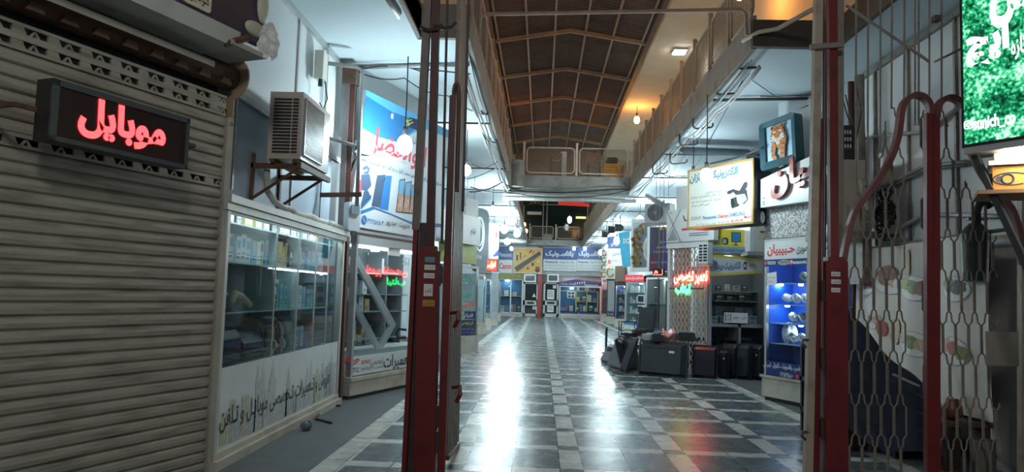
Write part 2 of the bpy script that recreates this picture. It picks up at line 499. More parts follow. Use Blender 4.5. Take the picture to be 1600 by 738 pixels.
for t in (0.03, 0.22, 0.40, 0.60, 0.78, 0.97):
    x = RX0 + (RX1 - RX0) * t; z = RZ + RH * (1 - abs(t - 0.5) * 2) - 0.04
    mb.box(x - 0.02, x + 0.02, 5.6, 27, z - 0.02, z + 0.01)
struct(mb, 'roof_purlin', m_raft)
struct(MB().box(RX0 - 0.06, RX0 + 0.03, 5.6, 27, RZ - 0.12, RZ + 0.05), 'trim_4', mat('gutter_brown', (0.10, 0.065, 0.045), 0.6))
struct(MB().box(RX1 - 0.03, RX1 + 0.06, 5.6, 27, RZ - 0.12, RZ + 0.05), 'trim_5', MATS['gutter_brown'])
# bridges across the well
BY = 17.2
struct(MB().box(XL, XR, BY, BY + 1.5, ZC - 0.02, ZC + 0.28).box(XL, XR, BY + 0.2, BY + 1.4, ZC - 0.10, ZC - 0.02), 'slab_bridge', m_bridge)
struct(MB().box(XL, XR, 37.5, 39.6, ZC - 0.02, ZC + 0.28), 'slab_landing', m_bridge)
# rounded concrete newel where the left gallery meets the bridge
struct(MB().lathe([(0.24, 0), (0.24, 0.62)], (XL + 0.06, BY - 0.05, ZC - 0.02), 20), 'column_newel', m_bridge)

# ---------------------------------------------------------------- gallery railings
def rail_proto(w, h, label, mf):
    r = thing('gallery_railing', label, 'railing')
    c = rrect(0.06, w - 0.04, 0.06, h, 0.09, 4)
    MB().tube([(x, 0, z) for x, z in c], 0.017, 6, closed=True).build('frame', mf, r, smooth=True)
    mb = MB()
    k = 0.0
    while k < w - 0.14:
        k += 0.045; mb.bar((0.06 + k, 0, 0.07), (0.06 + k, 0, h - 0.01), 0.005)
    k = 0.03
    while k < h - 0.09:
        mb.bar((0.07, 0, 0.06 + k), (w - 0.05, 0, 0.06 + k), 0.006); k += 0.045
    mb.build('mesh_infill', m_mesh, r)
    MB().box(-0.03, 0.02, -0.025, 0.025, 0, h + 0.09).lathe([(0.035, 0), (0.03, 0.03), (0.0, 0.04)], (-0.005, 0, h + 0.09), 8).build('post', mf, r)
    return r
rp = rail_proto(0.95, 0.66, 'x', m_rail)
ZF = ZC + 0.29
first = True
def put_rail(M, label, group, proto=None):
    global first
    if proto is None and first:
        first = False; rp.matrix_world = M; rp['label'] = label; rp['group'] = group; return
    copy_thing(proto or rp, M, label, group)
for k in range(10):
    put_rail(frame((XR + 0.025, 8.15 + 0.95 * k, ZF), (0, -1)), 'brown mesh railing panel on the right gallery, %s from its near end' % ORD[k], 'right gallery railings before the bridge')
for k in range(18):
    put_rail(frame((XR + 0.025, 19.8 + 0.97 * k, ZF), (0, -1)), 'brown mesh railing panel on the right gallery past the bridge, %s from the bridge' % ORD[k], 'right gallery railings past the bridge')
for k in range(10):
    put_rail(frame((XL - 0.025, 7.3 + 0.95 * k, ZF), (0, 1)), 'brown mesh railing panel on the left gallery, %s from its near end' % ORD[k], 'left gallery railings')
m_brail = mat('rail_paint_cream', (0.56, 0.47, 0.38), 0.45, var=0.15)
bp_ = rail_proto(1.22, 0.66, 'pale tube railing panel on the bridge, beside the rounded concrete newel', m_brail)
bp_.matrix_world = frame((XL + 0.28, BY + 0.03, ZF), (1, 0)); bp_['group'] = 'bridge railings'
put_rail(frame((XL + 1.52, BY + 0.03, ZF), (1, 0)), 'pale tube railing panel on the bridge, in front of the yellow crate', 'bridge railings', bp_)
put_rail(frame((XL + 0.1, 37.55, ZF), (1, 0)), 'pale railing on the far landing, left half in front of the dark glass', 'far landing railings', bp_)
put_rail(frame((XL + 1.42, 37.55, ZF), (1, 0)), 'pale railing on the far landing, right half in front of the dark glass', 'far landing railings', bp_)

# ============================================================ HANGING LAMPS
m_bulb = emis('lit_bulb_cool', (0.74, 0.95, 1.0), BULB_E, (1, 1, 1))
m_bulb_lo = emis('lit_bulb_dimmer', (0.74, 0.95, 1.0), BULB_E * 0.8, (1, 1, 1))
m_bulb_half = emis('lit_bulb_half', (0.74, 0.95, 1.0), BULB_E * 0.55, (1, 1, 1))
m_bulb_far = emis('lit_bulb_small', (0.74, 0.95, 1.0), 12, (1, 1, 1))
m_warm = emis('lit_bulb_warm', (1.0, 0.42, 0.08), WARM_E, (1, 0.8, 0.5))
m_sock = mat('black_socket', (0.03, 0.03, 0.03), 0.5, var=0)
def bulb(p, ztop, label, mb_=m_bulb, r=0.06, group='hanging bulbs along the arcade', hook=False, long=1.0):
    p = Vector(p)
    t = thing('hanging_bulb', label, 'light bulb', Matrix.Translation((p.x, p.y, ztop)), group)
    d = p.z - ztop
    c = MB(); c.tube([(0, 0, 0), (0.004, 0, d * 0.5), (0, 0, d + r * 1.9 * long)], 0.007, 5); c.build('cord', m_black, t)
    MB().lathe([(0.018, r * 2.1 * long), (0.026, r * 1.9 * long), (0.028, r * 1.1 * long)], (0, 0, d), 10).build('socket', m_sock, t)
    prof = [(0.02, 1.2), (0.55, 1.0), (0.85, 0.6), (1.0, 0.0), (0.86, -0.5), (0.5, -0.88), (0.05, -1.0)]
    MB().lathe([(a * r, b * r * long) for a, b in prof], (0, 0, d), 16).build('glowing_bulb', mb_, t, smooth=True)
    return t
for px, py, Y, lab, r, lg in (
    (632, 228, 7.7, 'big lit bulb hanging in front of the blue phone shop banner', 0.085, 1.15),
    (728, 267, 11.2, 'lit bulb hanging just past the folded left gate', 0.06, 1.0),
    (770, 330, 17.0, 'long lit bulb hanging above the red dot-matrix sign on the left', 0.06, 1.35),
    (788, 359, 22.5, 'lit bulb hanging left of the landing, nearer and higher of a pair', 0.085, 1.0),
    (808, 365, 24.0, 'lit bulb nearest the left edge of the open well', 0.085, 1.1),
    (792.5, 378, 28.0, 'lit bulb hanging over the dark blue and white brand sign', 0.085, 1.0),
    (799, 389, 35.5, 'small lit bulb hanging left of the orange keyboard sign', 0.06, 1.0),
    (1104, 275, 8.98, 'lit bulb hanging in front of the video camera sign box', 0.062, 1.0),
    (1037, 327, 15.5, 'lit bulb hanging in front of the outdoor unit fan above the purple banner', 0.07, 1.0),
    (1000, 345, 19.5, 'lit bulb hanging beside the tall mirrored sign', 0.08, 1.0),
    (964, 376, 25.0, 'lit bulb hanging in front of the light blue banner', 0.08, 1.0),
    (949, 388, 30.0, 'lit bulb hanging left of the light blue banner', 0.085, 1.0),
    (939, 395, 34.0, 'lit bulb hanging in front of the right half of the blue and white far sign', 0.085, 1.0),
    (897, 389, 38.0, 'small lit bulb in front of the blue far sign, just left of a second one', 0.06, 1.0),
    (914, 389, 38.2, 'small lit bulb in front of the blue far sign, just right of a second one', 0.06, 1.0),
):
    zt = ZC if not (890 < px < 920) else ZC - 0.02
    bulb(onY(px, py, Y), zt, lab, m_bulb_lo if px == 632 else m_bulb_half if px == 1104 else m_bulb_far if px in (897, 914) else m_bulb, r=r * (1.0 if px == 632 else 1.3), long=lg)  # most bulbs are widened so their shape stands in for glare
# added unseen lamp behind the camera, brightening the shutter and gates
bulb((0.2, -1.2, 4.1), 4.8, 'added unseen lamp hanging outside the gate', emis('lit_added_lamp', (1.0, 0.95, 0.86), 41), 0.32, 'added unseen lamps')
bulb((2.25, 11.2, 3.05), ZC, 'added unseen bulb hanging behind the video camera sign box', m_bulb_half, 0.075)  # added bulb, hidden by the sign, to brighten the shop board
# upstairs lamps
bulb(onY(995, 188, 20.0), 6.4, 'warm orange bulb hanging under the right upper gallery ceiling', m_warm, 0.075, 'upstairs lamps', long=1.3)
bulb((-1.75, 19.5, 5.5), 6.4, 'warm orange bulb glowing behind the left gallery railing', m_warm, 0.08, 'upstairs lamps')
bulb((2.75, 10.5, 5.6), 6.4, 'added unseen warm bulb above the near end of the right gallery', m_warm, 0.08, 'upstairs lamps')  # added out of view to light the roof
bulb((-1.9, 10.0, 5.5), 6.4, 'added unseen warm bulb above the near end of the left gallery', m_warm, 0.08, 'upstairs lamps')  # matching bulb added on the left, also for light on the roof
fl = onZ(1062, 80, 6.38)
t = thing('flood_lamp', 'square white lamp fixed under the right upper gallery ceiling', 'lamp', Matrix.Translation(fl))
MB().box(-0.14, 0.14, -0.16, 0.16, -0.02, 0.02).build('housing', m_grey, t)
MB().box(-0.12, 0.12, -0.14, 0.14, -0.035, -0.021).build('lens', emis('lit_flood', (0.92, 0.97, 1.0), 60), t)
# upstairs dark glass: a lamp seen in it
bulb(onY(890, 344, 36.9), 6.4, 'white lamp glowing in front of the dark upstairs glass', emis('lit_pale', (0.8, 1, 0.95), 10), 0.11, 'upstairs lamps', long=1.5)

# ============================================================ PIPES, HOOKS, CABLES
def pipe(name, pts, r, m, label, cat, group=None, n=7):
    o = Vector(pts[0])
    return MB().tube([Vector(p) - o for p in pts], r, n).build(name, m, M=Matrix.Translation(o), smooth=True, label=label, cat=cat, group=group)
a, b_ = onY(752, 22, 7.25), onY(1165, 15, 7.25)
pipe('handrail_pipe', [a + Vector((-0.02, 0, -0.14)), a + Vector((-0.01, 0, -0.03)), a + Vector((0.03, 0, 0)), b_ + Vector((-0.04, 0, 0)), b_ + Vector((0, 0, -0.04)), b_ + Vector((0.01, 0, -0.26))], 0.02, m_rail, 'brown handrail pipe crossing the open well at its near end', 'pipe')
a, b_ = onY(1186, 50, 7.1), onY(1275, 12, 6.4)
pipe('bent_pipe', [onY(1160, 64, 7.3), a, onY(1215, 45, 7.0), b_], 0.022, mat('old_cream_pipe', (0.42, 0.36, 0.27), 0.5), 'old cream pipe sloping across the dark end of the right gallery slab', 'pipe')
for i, (z, dy) in enumerate(((ZC - 0.19, 0.0), (ZC - 0.27, 0.12))):
    pipe('conduit_pipe', [(XL - 0.2, BY - 0.06 + dy, z), (XR + 0.15, BY - 0.06 + dy, z)], (0.03, 0.05)[i], m_pipe, ('thin grey conduit under the bridge, upper of two', 'thick pale conduit under the bridge, lower of two')[i], 'pipe')
# ceiling rods
q0, q1 = onZ(606, 0, ZC - 0.05), onZ(623, 27, ZC - 0.05)
t = thing('tube_lamp_or_added_strip', 'unlit white tube lamp under the near left ceiling', 'lamp', Matrix.Translation(q0))
MB().tube([(0, 0, 0), (q1 - q0).to_tuple()], 0.022, 8).build('tube', m_white, t, smooth=True)
MB().bar(Vector((0, 0, 0.035)), q1 - q0 + Vector((0, 0, 0.035)), 0.05, 0.03).build('housing', m_grey, t)
pipe('ceiling_rod', [(-2.28, 8.05, ZC - 0.03), (-0.85, 7.85, ZC - 0.03)], 0.022, m_pipe, 'grey rod under the left ceiling beside the big bulb', 'pipe')
pipe('ceiling_rod', [(-2.2, 10.6, ZC - 0.04), (-0.82, 10.6, ZC - 0.04)], 0.016, m_dpipe, 'thin dark rod under the left ceiling behind the folded gate', 'pipe')
pipe('ceiling_rod', [(2.05, 9.05, ZC - 0.05), (3.4, 8.85, ZC - 0.05)], 0.02, m_dpipe, 'dark rod across the right ceiling beside the grey gate post', 'pipe')
pipe('ceiling_rod', [(2.05, 12.6, ZC - 0.05), (4.3, 12.4, ZC - 0.05)], 0.015, m_dpipe, 'thin dark rod above the video camera sign box', 'pipe')
for k in range(7):
    pipe('ceiling_rod', [(-2.6, 14.5 + 3.1 * k, ZC - 0.04), (XL, 14.5 + 3.1 * k, ZC - 0.04)], 0.015, m_dpipe, 'thin dark rod under the left ceiling, %s beyond the dark round sign' % ORD[k], 'pipe', 'rods under the left ceiling')
    pipe('ceiling_rod', [(XR, 15.2 + 3.1 * k, ZC - 0.04), (3.9, 15.0 + 3.1 * k, ZC - 0.04)], 0.015, m_dpipe, 'thin dark rod under the right ceiling, %s beyond the wall fan unit' % ORD[k], 'pipe', 'rods under the right ceiling')
# awning hooks below the slab edges
for i, (px, py) in enumerate(((1150, 105), (1118, 148), (1083, 204), (1062, 232), (1047, 262), (1020, 280))):
    p = onX(px, py - 22, XR + 0.02)
    q = Matrix.Translation(p)
    MB().tube([(0, 0, 0.0), (0, 0, -0.13), (0.02, 0, -0.16), (0.05, 0, -0.17), (0.24, 0, -0.15), (0.27, 0, -0.13), (0.27, 0, -0.09)], 0.013, 6).build('awning_hook', m_dpipe, M=sh(q, 0, 0, 0), smooth=True, label='dark bent hook under the right slab edge, %s from the near end' % ORD[i], cat='hook', group='hooks under the right slab')
for i, (px, py) in enumerate(((748, 92), (764, 168), (776, 214))):
    p = onX(px, py, XL - 0.02)
    MB().tube([(0, 0, 0.05), (0, 0, -0.06), (-0.02, 0, -0.09), (-0.06, 0, -0.09), (-0.10, 0, -0.06), (-0.10, 0, -0.02)], 0.013, 6).build('awning_hook', m_dpipe, M=Matrix.Translation(p), smooth=True, label='dark bent hook under the left slab edge, %s from the near end' % ORD[i], cat='hook', group='hooks under the left slab')
def cable(pts, label, r=0.006, sag=0.0, group='loose cables under the ceilings', m=None):
    out = []
    for i in range(len(pts) - 1):
        a, c = Vector(pts[i]), Vector(pts[i + 1]); n = 6
        for k in range(n + (i == len(pts) - 2)):
            t = k / n; q = a.lerp(c, t); q.z -= sag * 4 * t * (1 - t); q.z = min(q.z, ZC - 0.03); out.append(q)
    return pipe('cable', out, r, m or m_black, label, 'cable', group, 4)
rnd = random.Random(3)
for side, X in (('left', XL), ('right', XR)):
    for k in range(5):
        pts = []; y = 7.4
        while y < 37:
            pts.append((X + (0.04 + 0.03 * k + rnd.uniform(-0.03, 0.05)) * (-1 if side == 'left' else 1), y, ZC - 0.05 - 0.02 * k - rnd.uniform(0, 0.06))); y += rnd.uniform(1.8, 3.6)
        cable(pts, '%s cable running along the underside of the %s slab edge' % (('thin black', 'sagging grey', 'thick grey', 'loose dark', 'outermost white')[k], side), (0.007, 0.012, 0.018, 0.008, 0.012)[k], 0.05, 'cables along the %s slab edge' % side, (m_black, m_pipe, m_grey, m_black, m_pipe)[k])
cable([onY(548, 108, 7.9), onY(565, 96, 8), onY(640, 95, 8.0), onY(735, 104, 8.2)], 'black cable stretched from the red column to the left slab edge', 0.008)
cable([onY(548, 110, 7.9), onY(640, 97, 8.0), onY(668, 96, 8.2)], 'second black cable meeting the first beside the big bulb cord', 0.008)
cable([onY(556, 110, 7.9), onY(632, 122, 7.8), onY(700, 150, 8.8), onY(765, 180, 10)], 'black cable sagging behind the big bulb cord', 0.007, 0.05)
cable([onY(758, 215, 10), onY(790, 240, 14), onY(760, 262, 12), onY(728, 250, 11.2)], 'black cable tangled beside the bulb past the left gate', 0.007, 0.04)
cable([onY(730, 280, 14), onY(775, 262, 14.5), onY(800, 236, 15)], 'black cable fanning out to the left slab edge', 0.007, 0.03)
cable([onY(733, 300, 15.5), onY(785, 285, 16), onY(830, 300, 16.8), onY(980, 292, 17)], 'bundle of black cables crossing under the bridge', 0.014, 0.06)
cable([onY(735, 292, 15.2), onY(790, 300, 16.3), onY(900, 308, 17), onY(985, 296, 17)], 'second dark cable crossing under the bridge', 0.010, 0.05)
cable([onY(1172, 82, 8.2), onY(1190, 100, 8.5), onY(1212, 120, 8.9)], 'black cable from the slab edge to the dark ceiling rod', 0.006)
cable([onY(1188, 124, 8.9), onY(1215, 138, 8.9), onY(1268, 138, 8.8)], 'black cable drooping below the dark ceiling rod', 0.006, 0.03)
cable([onY(1032, 270, 13.2), onY(1060, 275, 13), onY(1120, 268, 12)], 'black cable running behind the video camera sign box', 0.007, 0.04)
cable([onY(1160, 110, 8.3), onY(1085, 235, 14), onY(1040, 290, 17)], 'long straight cable under the right ceiling', 0.006, 0.02)
cable([onY(1172, 90, 8.0), onY(1030, 290, 17)], 'pale cable parallel to the right slab edge', 0.006, 0.02, m=m_pipe)

# ============================================================ ON THE BRIDGE AND UPSTAIRS
M = frame(onY(926, 270, 17.9), (1, 0))
M.translation.z = ZF - 0.01
x0, z0 = loc(M, 944, 272); x1, z1 = loc(M, 967, 246)
t = thing('bottle_crate', 'yellow plastic crate standing on the bridge behind its right railing', 'crate', sh(M, (x0 + x1) / 2, 0, 0))
m_yel = mat('yellow_plastic', (0.75, 0.38, 0.02), 0.4, var=0.1)
w = (x1 - x0) / 2
mb = MB()
for k in range(5):
    z = k * 0.085
    mb.box(-w, w, -0.15, -0.135, z, z + 0.06).box(-w, w, 0.135, 0.15, z, z + 0.06).box(-w, -w + 0.015, -0.15, 0.15, z, z + 0.06).box(w - 0.015, w, -0.15, 0.15, z, z + 0.06)
for sx in (-1, 1):
    for sy in (-1, 1): mb.box(sx * w - 0.02, sx * w + 0.02, sy * 0.15 - 0.02, sy * 0.15 + 0.02, 0, 0.41)
mb.box(-w, w, -0.14, 0.14, 0.0, 0.02)
mb.build('crate_body', m_yel, t)
MB().box(-w - 0.02, w + 0.02, -0.165, 0.165, 0.38, 0.42).build('rim', m_yel, t)
MB().rbox(-w + 0.06, w - 0.04, -0.1, 0.1, 0.425, 0.58, 0.05).build('sack', m_dark, t)
m_wood = mat('old_brown_wood', (0.24, 0.13, 0.07), 0.6, var=0.3, scale=4)
for px0, px1, py0, py1, lab in ((918, 939, 240, 256, 'brown wooden box on a stand on the bridge, left of the yellow crate'), (860, 878, 241, 250, 'brown wooden box on the bridge behind the left railing')):
    x0, z1 = loc(M, px0, py0); x1, z0 = loc(M, px1, py1)
    t = thing('wooden_box', lab, 'box', sh(M, (x0 + x1) / 2, 0.1, 0))
    w = (x1 - x0) / 2
    MB().box(-w, w, -0.12, 0.12, z0, z1).box(-w - 0.01, w + 0.01, -0.13, 0.13, z1, z1 + 0.015).build('case', m_wood, t)
    mb = MB()
    for sx in (-1, 1):
        for sy in (-1, 1): mb.box(sx * (w - 0.02) - 0.015, sx * (w - 0.02) + 0.015, sy * 0.1 - 0.015, sy * 0.1 + 0.015, 0, z0)
    mb.box(-w, w, -0.1, 0.1, z0 * 0.4, z0 * 0.4 + 0.02)
    mb.build('stand', m_dpipe, t)
    MB().lathe([(0.012, -0.02), (0.012, 0)], (0, -0.12, (z0 + z1) / 2), 8, 'y').build('knob', m_pipe, t)
x0, z1 = loc(M, 877, 235); x1, z0 = loc(M, 885, 270)
MB().box(x0, x1, -0.03, 0.03, 0.0, z1).box(x0 - 0.02, x1 + 0.02, -0.05, 0.05, 0, 0.03).build('white_board', m_white, M=sh(M, 0, 0.2, 0), label='narrow white board leaning upright behind the left bridge railing', cat='board')

# the dark glass storefront at the far end of the upper storey
M = frame((XL - 0.3, 39.0, ZF), (1, 0))
t = thing('upstairs_storefront', 'dark glass storefront upstairs at the far end above the landing', 'storefront', M)
m_dglass = mat('dark_green_glass', (0.012, 0.03, 0.03), 0.08, var=0)
MB().box(0, 3.4, 0, 0.05, 0, 2.35).build('dark_glass', m_dglass, t)
mb = MB()
for x in (0, 1.02, 1.22, 3.36): mb.box(x, x + 0.06, -0.05, 0.06, 0, 2.2)
mb.box(0, 3.4, -0.05, 0.06, 1.93, 1.99).box(0, 3.4, -0.05, 0.06, 0, 0.08)
mb.build('frame', m_grey, t)
x0, z1 = loc(M, 818, 312); x1, z0 = loc(M, 845, 322)
mb = MB().use(mat('black_sign', (0.02, 0.02, 0.02), 0.4, var=0)).box(x0, x1, -0.12, -0.04, z0, z1)
mb.use(mat('gold_letters', (0.75, 0.55, 0.15), 0.4, var=0)).text('دفتر', x0 + 0.3, x1 - 0.08, z0 + 0.05, z1 - 0.04, -0.125)
mb.build('name_board', None, t)
x0, z1 = loc(M, 872, 314); x1, z0 = loc(M, 921, 323)
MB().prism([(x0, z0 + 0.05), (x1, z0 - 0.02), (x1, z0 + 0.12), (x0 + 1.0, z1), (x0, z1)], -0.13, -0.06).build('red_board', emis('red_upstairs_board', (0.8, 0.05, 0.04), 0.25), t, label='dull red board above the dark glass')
for px0, px1, py0, py1, mm, nm in ((824, 846, 331, 336, m_white, 'white_shelf'), (900, 915, 339, 342, emis('orange_tube', (1, 0.35, 0.1), 3), 'orange_light'), (848, 862, 366, 376, m_grey, 'pale_box')):
    x0, z1 = loc(M, px0, py0); x1, z0 = loc(M, px1, py1)
    MB().box(x0, x1, -0.12, -0.03, z0, z1).build(nm, mm, t)
for i, (px, py) in enumerate(((819, 351), (822, 361))):
    bulb(onY(px, py, 38.6), 6.4, ('upper', 'lower')[i] + ' small warm lamp at the left of the dark upstairs glass', emis('lit_peach', (1, 0.55, 0.3), 10), 0.09, 'upstairs lamps')

# ============================================================ LEFT SIDE, NEAR
D19 = (0.3256, 0.9455)
def cx(M, px, py, off=0.0): return loc(M, px, py, off)[0]
def cz(M, px, py, off=0.0): return loc(M, px, py, off)[1]
def bx(M, px0, py0, px1, py1, off=0.0):
    """pixel box -> local x0, x1, z0, z1 (corner averages)"""
    a, b_, c, d = loc(M, px0, py0, off), loc(M, px1, py0, off), loc(M, px0, py1, off), loc(M, px1, py1, off)
    return (a[0] + c[0]) / 2, (b_[0] + d[0]) / 2, (c[1] + d[1]) / 2, (a[1] + b_[1]) / 2

# ---- roller shutter
MS = frame((-2.13 - 2.4 * D19[0], 4.755 - 2.4 * D19[1], 0), D19)
m_slat = mat('shutter_steel', (0.40, 0.375, 0.32), 0.42, metal=0.25, stain=(0.20, 0.175, 0.14), scale=2.6, stain_amt=0.55, stretch=(1, 1, 9))
m_rust = mat('rusty_brown_steel', (0.12, 0.06, 0.035), 0.65, stain=(0.05, 0.028, 0.02), scale=8)
t = thing('roller_shutter', 'grey beige roller shutter with rows of cut-out slots, closed to the floor', 'shutter', MS)
P = 0.068
perf_z = [cz(MS, 335, 288), cz(MS, 340, 176), cz(MS, 340, 160)]
perf = set(int(z / P) for z in perf_z)
top_i = int(cz(MS, 340, 142) / P)
mb = MB()
for i in range(top_i):
    z = i * P
    if i in perf: continue
    mb.extrude_x([(0, z), (-0.012, z + 0.008), (-0.016, z + 0.03), (-0.014, z + 0.05), (-0.006, z + 0.059), (0.008, z + 0.062), (0.008, z + P - 0.001), (0.012, z + P - 0.001), (0.012, z)], 0, 2.39)
mb.build('slat_curtain', m_slat, t)
for i in sorted(perf):
    z = i * P; mb = MB()
    mb.box(0, 2.39, -0.012, 0.004, z, z + 0.016).box(0, 2.39, -0.014, 0.004, z + 0.05, z + P)
    x = 0.03
    while x < 2.36:
        mb.prism([(x, z + 0.014), (x + 0.075, z + 0.014), (x + 0.055, z + 0.052), (x, z + 0.052)], -0.012, 0.003)
        mb.prism([(x + 0.085, z + 0.014), (x + 0.10, z + 0.014), (x + 0.112, z + 0.036), (x + 0.118, z + 0.036), (x + 0.13, z + 0.014), (x + 0.145, z + 0.014), (x + 0.122, z + 0.044), (x + 0.108, z + 0.044)], -0.012, 0.0)
        x += 0.185
    mb.build('perforated_slat', m_slat, t)
MB().box(0, 2.42, 0.10, 0.11, 0, 2.9).build('slot_shade_sheet', m_dark, t)  # dark sheet gives the slots the shade of the unlit shop
zt = cz(MS, 352, 190)
m_guide = mat('beige_guide_rail', (0.42, 0.40, 0.35), 0.45, var=0.15, scale=4)
MB().box(2.395, 2.45, -0.03, 0.06, 0, zt).lathe([(0.03, -0.03), (0.03, 0.06)], (2.422, 0, zt), 12, 'y').build('guide_rail', m_guide, t)
zd = cz(MS, 365, 122); dr = 0.085
mb = MB().lathe([(dr, 0), (dr, 2.5)], (0, 0.03, zd), 18, 'x')
x = 0.05
while x < 2.4:
    mb.prism([(x, zd - 0.085), (x + 0.1, zd - 0.085), (x + 0.08, zd - 0.04), (x + 0.02, zd - 0.04)], -0.07, -0.055); x += 0.185
mb.build('drum', m_rust, t)
MB().lathe([(0.15, 2.46), (0.15, 2.475)], (0, 0.03, zd), 20, 'x').bar((2.468, 0.03, zd), (2.468, 0.03, zd - 0.42), 0.012, 0.07).build('end_plate', mat('tan_end_plate', (0.40, 0.30, 0.20), 0.6), t)
za = cz(MS, 215, 60, 0.12)
MB().box(0, cx(MS, 330, 98, 0.12), -0.15, -0.145, za, za + 0.035).box(0, cx(MS, 330, 98, 0.12), -0.15, -0.10, za + 0.033, za + 0.037).build('angle_bar', m_guide, t)
# dark soffit box behind the drum
MB().box(-0.2, 2.42, -0.08, 0.4, zd + 0.11, zd + 0.14).build('hood', m_rust, t)

# ---- signboard above the shutter
t = thing('shop_signboard', 'dark plum signboard with pale underside beam above the roller shutter', 'sign', sh(MS, 0, -0.34, 0))
MG = sh(MS, 0, -0.34, 0)
zl = cz(MG, 350, 66); zh = cz(MG, 350, 38); xe = cx(MG, 376, 55)
MB().box(-0.2, xe, 0, 0.42, zl, zh).build('beam', mat('pale_beam_paint', (0.46, 0.48, 0.46), 0.55, stain=(0.32, 0.31, 0.28), scale=5, stain_amt=0.4), t)
MB().box(-0.2, cx(MG, 419, 60), 0.05, 0.10, zh + 0.002, zh + 0.9).build('panel', mat('plum_panel', (0.05, 0.04, 0.065), 0.45, var=0.1), t)
x0, x1, z0, z1 = bx(sh(MG, 0, 0.05, 0), 285, -22, 328, 13)
mb = MB().use(mat('cream_plate', (0.72, 0.68, 0.52), 0.5)).rbox(x0, x1, 0.035, 0.049, z0, z1, 0.02)
mb.use(mat('brown_ink', (0.06, 0.04, 0.03), 0.5, var=0)).text('موبایل', x0 + 0.03, x1 - 0.02, z0 + 0.02, z1 - 0.02, 0.033)
mb.build('name_plate', None, t)
zc = cz(MG, 410, 92)
MB().box(cx(MG, 357, 90), cx(MG, 412, 92), -0.02, 0.3, zc, zc + 0.03).build('soffit_plate', m_guide, t)
MB().grid(lambda u, v: (cx(MG, 400, 75) + 0.16 * u + 0.01 * sin(v * 17), -0.03 + 0.02 * sin(u * 9 + v * 5), zc + 0.01 + v * 0.22 + 0.015 * sin(u * 14)), 10, 10).build('peeling_end_sheet', m_white, t)
MB().tube([(cx(MG, 355, 68), 0.02, cz(MG, 355, 68)), (cx(MG, 381, 58), -0.04, cz(MG, 381, 60))], 0.022, 7).build('bracket', m_rust, t)
m_cap = mat('cream_plastic', (0.55, 0.55, 0.44), 0.45)
for (px, py, rx, rz) in ((402, 45, 0.09, 0.05), (414, 10, 0.05, 0.11)):
    x, z = loc(MG, px, py, -0.03)
    MB().grid(lambda u, v: (x + rx * cos(2 * pi * u) * sin(pi * v / 2), 0.05 - 0.03 * cos(pi * v / 2), z + rz * sin(2 * pi * u) * sin(pi * v / 2)), 20, 6).build('cream_cap', m_cap, t, smooth=True)

# ---- red dot-matrix sign
ML = sh(MS, 0, -0.34, 0)
x0, z0 = loc(ML, 77.7, 220.5); x0b, z1 = loc(ML, 82.7, 126); x1, z1b = loc(ML, 299, 182); x1b, z0b = loc(ML, 292, 262)
zlo, zhi, xl, xr = (z0 + z0b) / 2, (z1 + z1b) / 2, (x0 + x0b) / 2, (x1 + x1b) / 2
ML = sh(ML, xl, 0, zlo); wd, ht = xr - xl, zhi - zlo
t = thing('led_sign', 'black dot-matrix sign box glowing red on the roller shutter', 'sign', ML)
MB().box(0, wd, 0.012, 0.11, 0, ht).build('housing', mat('black_housing', (0.018, 0.015, 0.015), 0.4, var=0.1), t)
mb = MB()
for a in ((0, wd, ht - 0.03, ht), (0, wd, 0, 0.022), (0, 0.035, 0, ht), (wd - 0.02, wd, 0, ht)): mb.box(a[0], a[1], 0.0, 0.013, a[2], a[3])
mb.build('bezel', mat('grey_bezel', (0.10, 0.11, 0.12), 0.35, metal=0.5), t)
MB().rect(0.03, wd - 0.02, 0.02, ht - 0.028, 0.011).build('screen', mat('black_red_glow_screen', (0.02, 0.002, 0.002), 0.3, var=0), t)  # faint red glow of the letters is mixed into this colour
a = loc(ML, 124, 190); b_ = loc(ML, 261, 212); c = loc(ML, 163, 156); d = loc(ML, 218, 234)
m_led = led_mat('red_led_dots', (1.0, 0.02, 0.022), 9.0, 0.0085, 0.45)
MB().text('موبایل', a[0], b_[0], d[1], c[1], 0.008, bold=0.045).build('lit_letters', m_led, t, label='glowing red Persian letters')
for px, py in ((70, 170), (296, 222)):
    x, z = loc(ML, px, py); mb = MB()
    mb.bar((x - 0.1 if px < 100 else x, 0.06, z), (x if px < 100 else x + 0.1, 0.06, z), 0.02).bar((x - 0.1 if px < 100 else x + 0.1, 0.06, z), (x - 0.1 if px < 100 else x + 0.1, 0.33, z), 0.02)
    mb.build('bracket', m_rust, t)

# ---- upper wall panels
struct(MB().box(-2.36, -2.30, 4.86, 8.05, 1.85, 2.60), 'wall_left_lower_panel', mat('blue_grey_panel', (0.30, 0.37, 0.45), 0.5, stain=(0.20, 0.26, 0.33), scale=1.3, stain_amt=0.3))
struct(MB().box(-2.36, -2.30, 4.86, 8.05, 2.60, 3.70), 'wall_left_upper_panel', m_wallw)
mb = MB()
for y in (5.28, 6.55, 7.45): mb.box(-2.30, -2.285, y, y + 0.03, 1.9, 3.7)
mb.box(-2.30, -2.27, 4.86, 8.05, 2.585, 2.63).box(-2.30, -2.26, 4.86, 8.05, 3.65, 3.70)
struct(mb, 'trim_6', m_alu)

